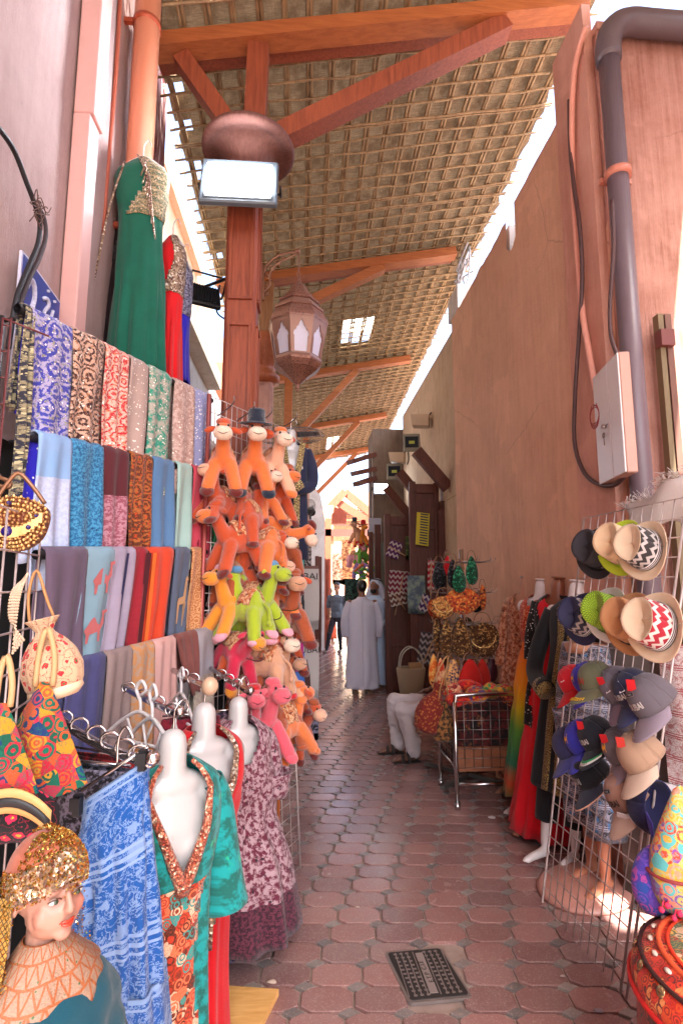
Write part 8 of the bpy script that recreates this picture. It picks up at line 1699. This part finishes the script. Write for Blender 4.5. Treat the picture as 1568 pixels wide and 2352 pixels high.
# ------------------------------------------------------------------ pouf and pillow, lower right
def pouf():
    c0 = Vector((1.40, 1.93, 0)); L_ = atZ(1430, 2190, .48); t = thing('patchwork_pouf', 'big red embroidered patchwork drum pouf with shells and a blue tassel', 'pouf', (1.375, 1.71, 0))
    r_ = .325; H = .52; pal = ['c8321c', 'd8501c', 'b82418', 'e09050', '8a2a1c', 'd83c24', '5a2a20']
    top = fab('pouf_top', 'c8301c', None, 'multi', 38, co='Object', stops=pal); side = fab('pouf_side', '7a2c20', None, 'multi', 26, co='Object', stops=['8a2418', '5a3424', 'c8401c', '3c2c2a', 'a8341c', '6a4a34'])
    mb = MB(); mb.lathe([(r_ * .93, 0), (r_ * 1.0, .1), (r_ * 1.02, .3), (r_ * 1.0, H - .1), (r_ * 1.01, H - .09)], n=56); mb.build('side', side, t)
    mb = MB(); mb.lathe([(r_ * 1.01, H - .09), (r_ * 1.05, H - .07), (r_ * 1.03, H - .03), (r_ * .93, H + .01), (r_ * .8, H + .035), (r_ * .74, H + .036), (r_ * .5, H + .05), (r_ * .2, H + .055), (.001, H + .055)], n=56); mb.build('lid', top, t)
    for rr_, zz_, rad, col in ((1.06, H - .075, .008, 'c8201c'), (.95, H + .008, .007, '3a1c18'), (.78, H + .038, .009, 'e05a30'), (.70, H + .042, .006, 'd83c1c')):
        mb = MB(); mb.tube([(r_ * rr_ * math.cos(R(q * 8)), r_ * rr_ * math.sin(R(q * 8)), zz_) for q in range(45)], rad, 6, closed=True); mb.build('piping', plain('pipe' + col, col, .6), t)
    mb = MB(); mb.lathe([(r_ * .68, H + .044), (r_ * .45, H + .054), (.001, H + .06)], n=40); mb.build('centre_patch', fab('pouf_c', 'd0a050', None, 'multi', 30, co='Object', stops=['d8a840', '3a5a3c', 'c8b090', '8a2c1c']), t)
    for k in range(22):
        a = R(k * 360 / 22); mb = MB(); mb.ball((r_ * .85 * math.cos(a), r_ * .85 * math.sin(a), H + .03), (.014, .009, .006), 10, Matrix.Rotation(a + 1.57, 3, 'Z')); mb.build('shell', plain('cowrie', 'd8c8b8', .25), t)
    for k in range(18):
        a = R(k * 20 + 5); mb = MB(); mb.lathe([(.001, .004), (.014, .003), (.016, 0)], n=12, M=Matrix.Rotation(R(90), 3, 'X').to_3x3() if False else (Matrix.Rotation(a, 3, 'Z') @ Matrix.Rotation(R(62), 3, 'Y')), c=(r_ * .995 * math.cos(a), r_ * .995 * math.sin(a), H - .005)); mb.build('mirror', plain('mirror', 'b89a70', .15, .8), t)
    for a in (R(218), R(255), R(290), R(190)):
        mb = MB(); x_, y_ = r_ * 1.06 * math.cos(a), r_ * 1.06 * math.sin(a); mb.lathe([(.002, .07), (.006, .06), (.009, .055), (.007, .05), (.013, .03), (.018, -.01), (.001, -.012)], (x_, y_, H - .16), 12); mb.tube([(x_, y_, H - .09), (x_, y_, H - .07)], .002, 4); mb.build('tassel', plain('tassel_blue', '2a7aa8' if a < 4.2 else 'c83a28', .8), t)
pouf()
def hangpillow():
    t = thing('patchwork_bag', 'teardrop patchwork bag with turquoise flowers and pink pompoms at the right edge', 'bag', atY(1574, 1985, 1.95), R(10), None, .88); pal = ['5ab0b0', 'd8a030', 'd84a2c', 'c8b850', '8a4a9a', 'e08a6a']
    mb = MB(); mb.lathe([(.001, -.19), (.06, -.185), (.12, -.15), (.15, -.09), (.155, -.03), (.14, .05), (.10, .14), (.06, .22), (.03, .28), (.001, .3)], n=40, sy=.7); mb.build('bag', fab('patch_top', '5ab0b0', None, 'multi', 22, co='Object', stops=pal), t)
    mb = MB(); mb.tube([(.158 * math.cos(R(q * 9)), .111 * math.sin(R(q * 9)), -.02) for q in range(40)], .007, 6, closed=True); mb.tube([(.11 * math.cos(R(q * 9)) * math.cos(.5), -.09, -.1) for q in range(2)], .004, 5); mb.build('seam', plain('seam_red', '8a3030', .7), t)
    for k in range(9):
        mb = MB(); p = Vector((-.16 + .018 * k, -.03 - .01 * k, -.13 - .012 * k + .03 * (k % 2))); mb.ball(p, .0115, 8); mb.tube([p, p + Vector((.012, 0, .03))], .003, 4); mb.build('pompom', plain('pompom_pink', 'd83058', .85), t)
hangpillow()
c = atY(1508, 2020, 2.0); mb = MB(); mb.ball((0, 0, 0), (.09, .06, .12), 24); o = mb.build('cushion', fab('purple_stripes', '4a3a9a', None, 'multi', 24, co='Object', stops=['4a3a9a', '6a4ab0', '2a4a9a', 'b04a9a'])); o.location = c; o.rotation_euler = (0, R(15), 0); tag(o, 'purple and blue stitched cushion behind the patchwork bag', 'cushion')
# ------------------------------------------------------------------ litter
for k, (x, y, s_, col, lab) in enumerate(((1130, 1882, .03, 'c8b8b4', 'crumpled scrap of pale paper on the floor near the red dress'), (625, 2263, .022, 'b8a090', 'tiny pale scrap near the wooden board'), (1375, 2330, .022, '8a7a80', 'small grey pebble near the bottom edge by the cap stand'), (640, 1905, .03, 'b8b0a8', 'thin pale splinter on the floor by the wire panel'), (1290, 2250, .012, 'a89890', 'tiny grey scrap right of the metal cover'), (820, 2090, .010, 'b8a898', 'tiny pale scrap in the middle of the paving'), (990, 1990, .012, '9a8a80', 'tiny brownish scrap on the paving below the cart'), (760, 1850, .012, 'c0b0a8', 'small pale scrap beside the toy stand'))):
    mb = MB(); mb.ball((0, 0, 0), (s_, s_ * .5, s_ * .3), 10)
    for i, v in enumerate(mb.v): n_ = noise.noise(Vector(v) * 60); mb.v[i] = (v[0] * (1 + .5 * n_), v[1] * (1 + .5 * n_), v[2] * (1 + .4 * n_))
    o = mb.build('paper_scrap' if k != 2 else 'pebble', plain('scrap' + col, col, .8)); o.location = atZ(x, y) + Vector((0, 0, .014)); tag(o, lab, 'litter')
mb = MB(); rr = random.Random(3); pts = [atX(1075 + k * 4, 590 - 10 * math.sin(k), 2.3) for k in range(4)]
for k in range(5):
    p = atX(1062, 625, 2.25); mb.tube(smooth([p + Vector((rr.uniform(-.05, .1), rr.uniform(-.3, .3), rr.uniform(-.2, .35))) for _ in range(6)], 4), .014, 5)
tag(wb(mb, 'cable_bundle', plain('white_cable', 'b8b8bc', .5)), 'tangle of white cables on top of the far end of the brown wall', 'cables')
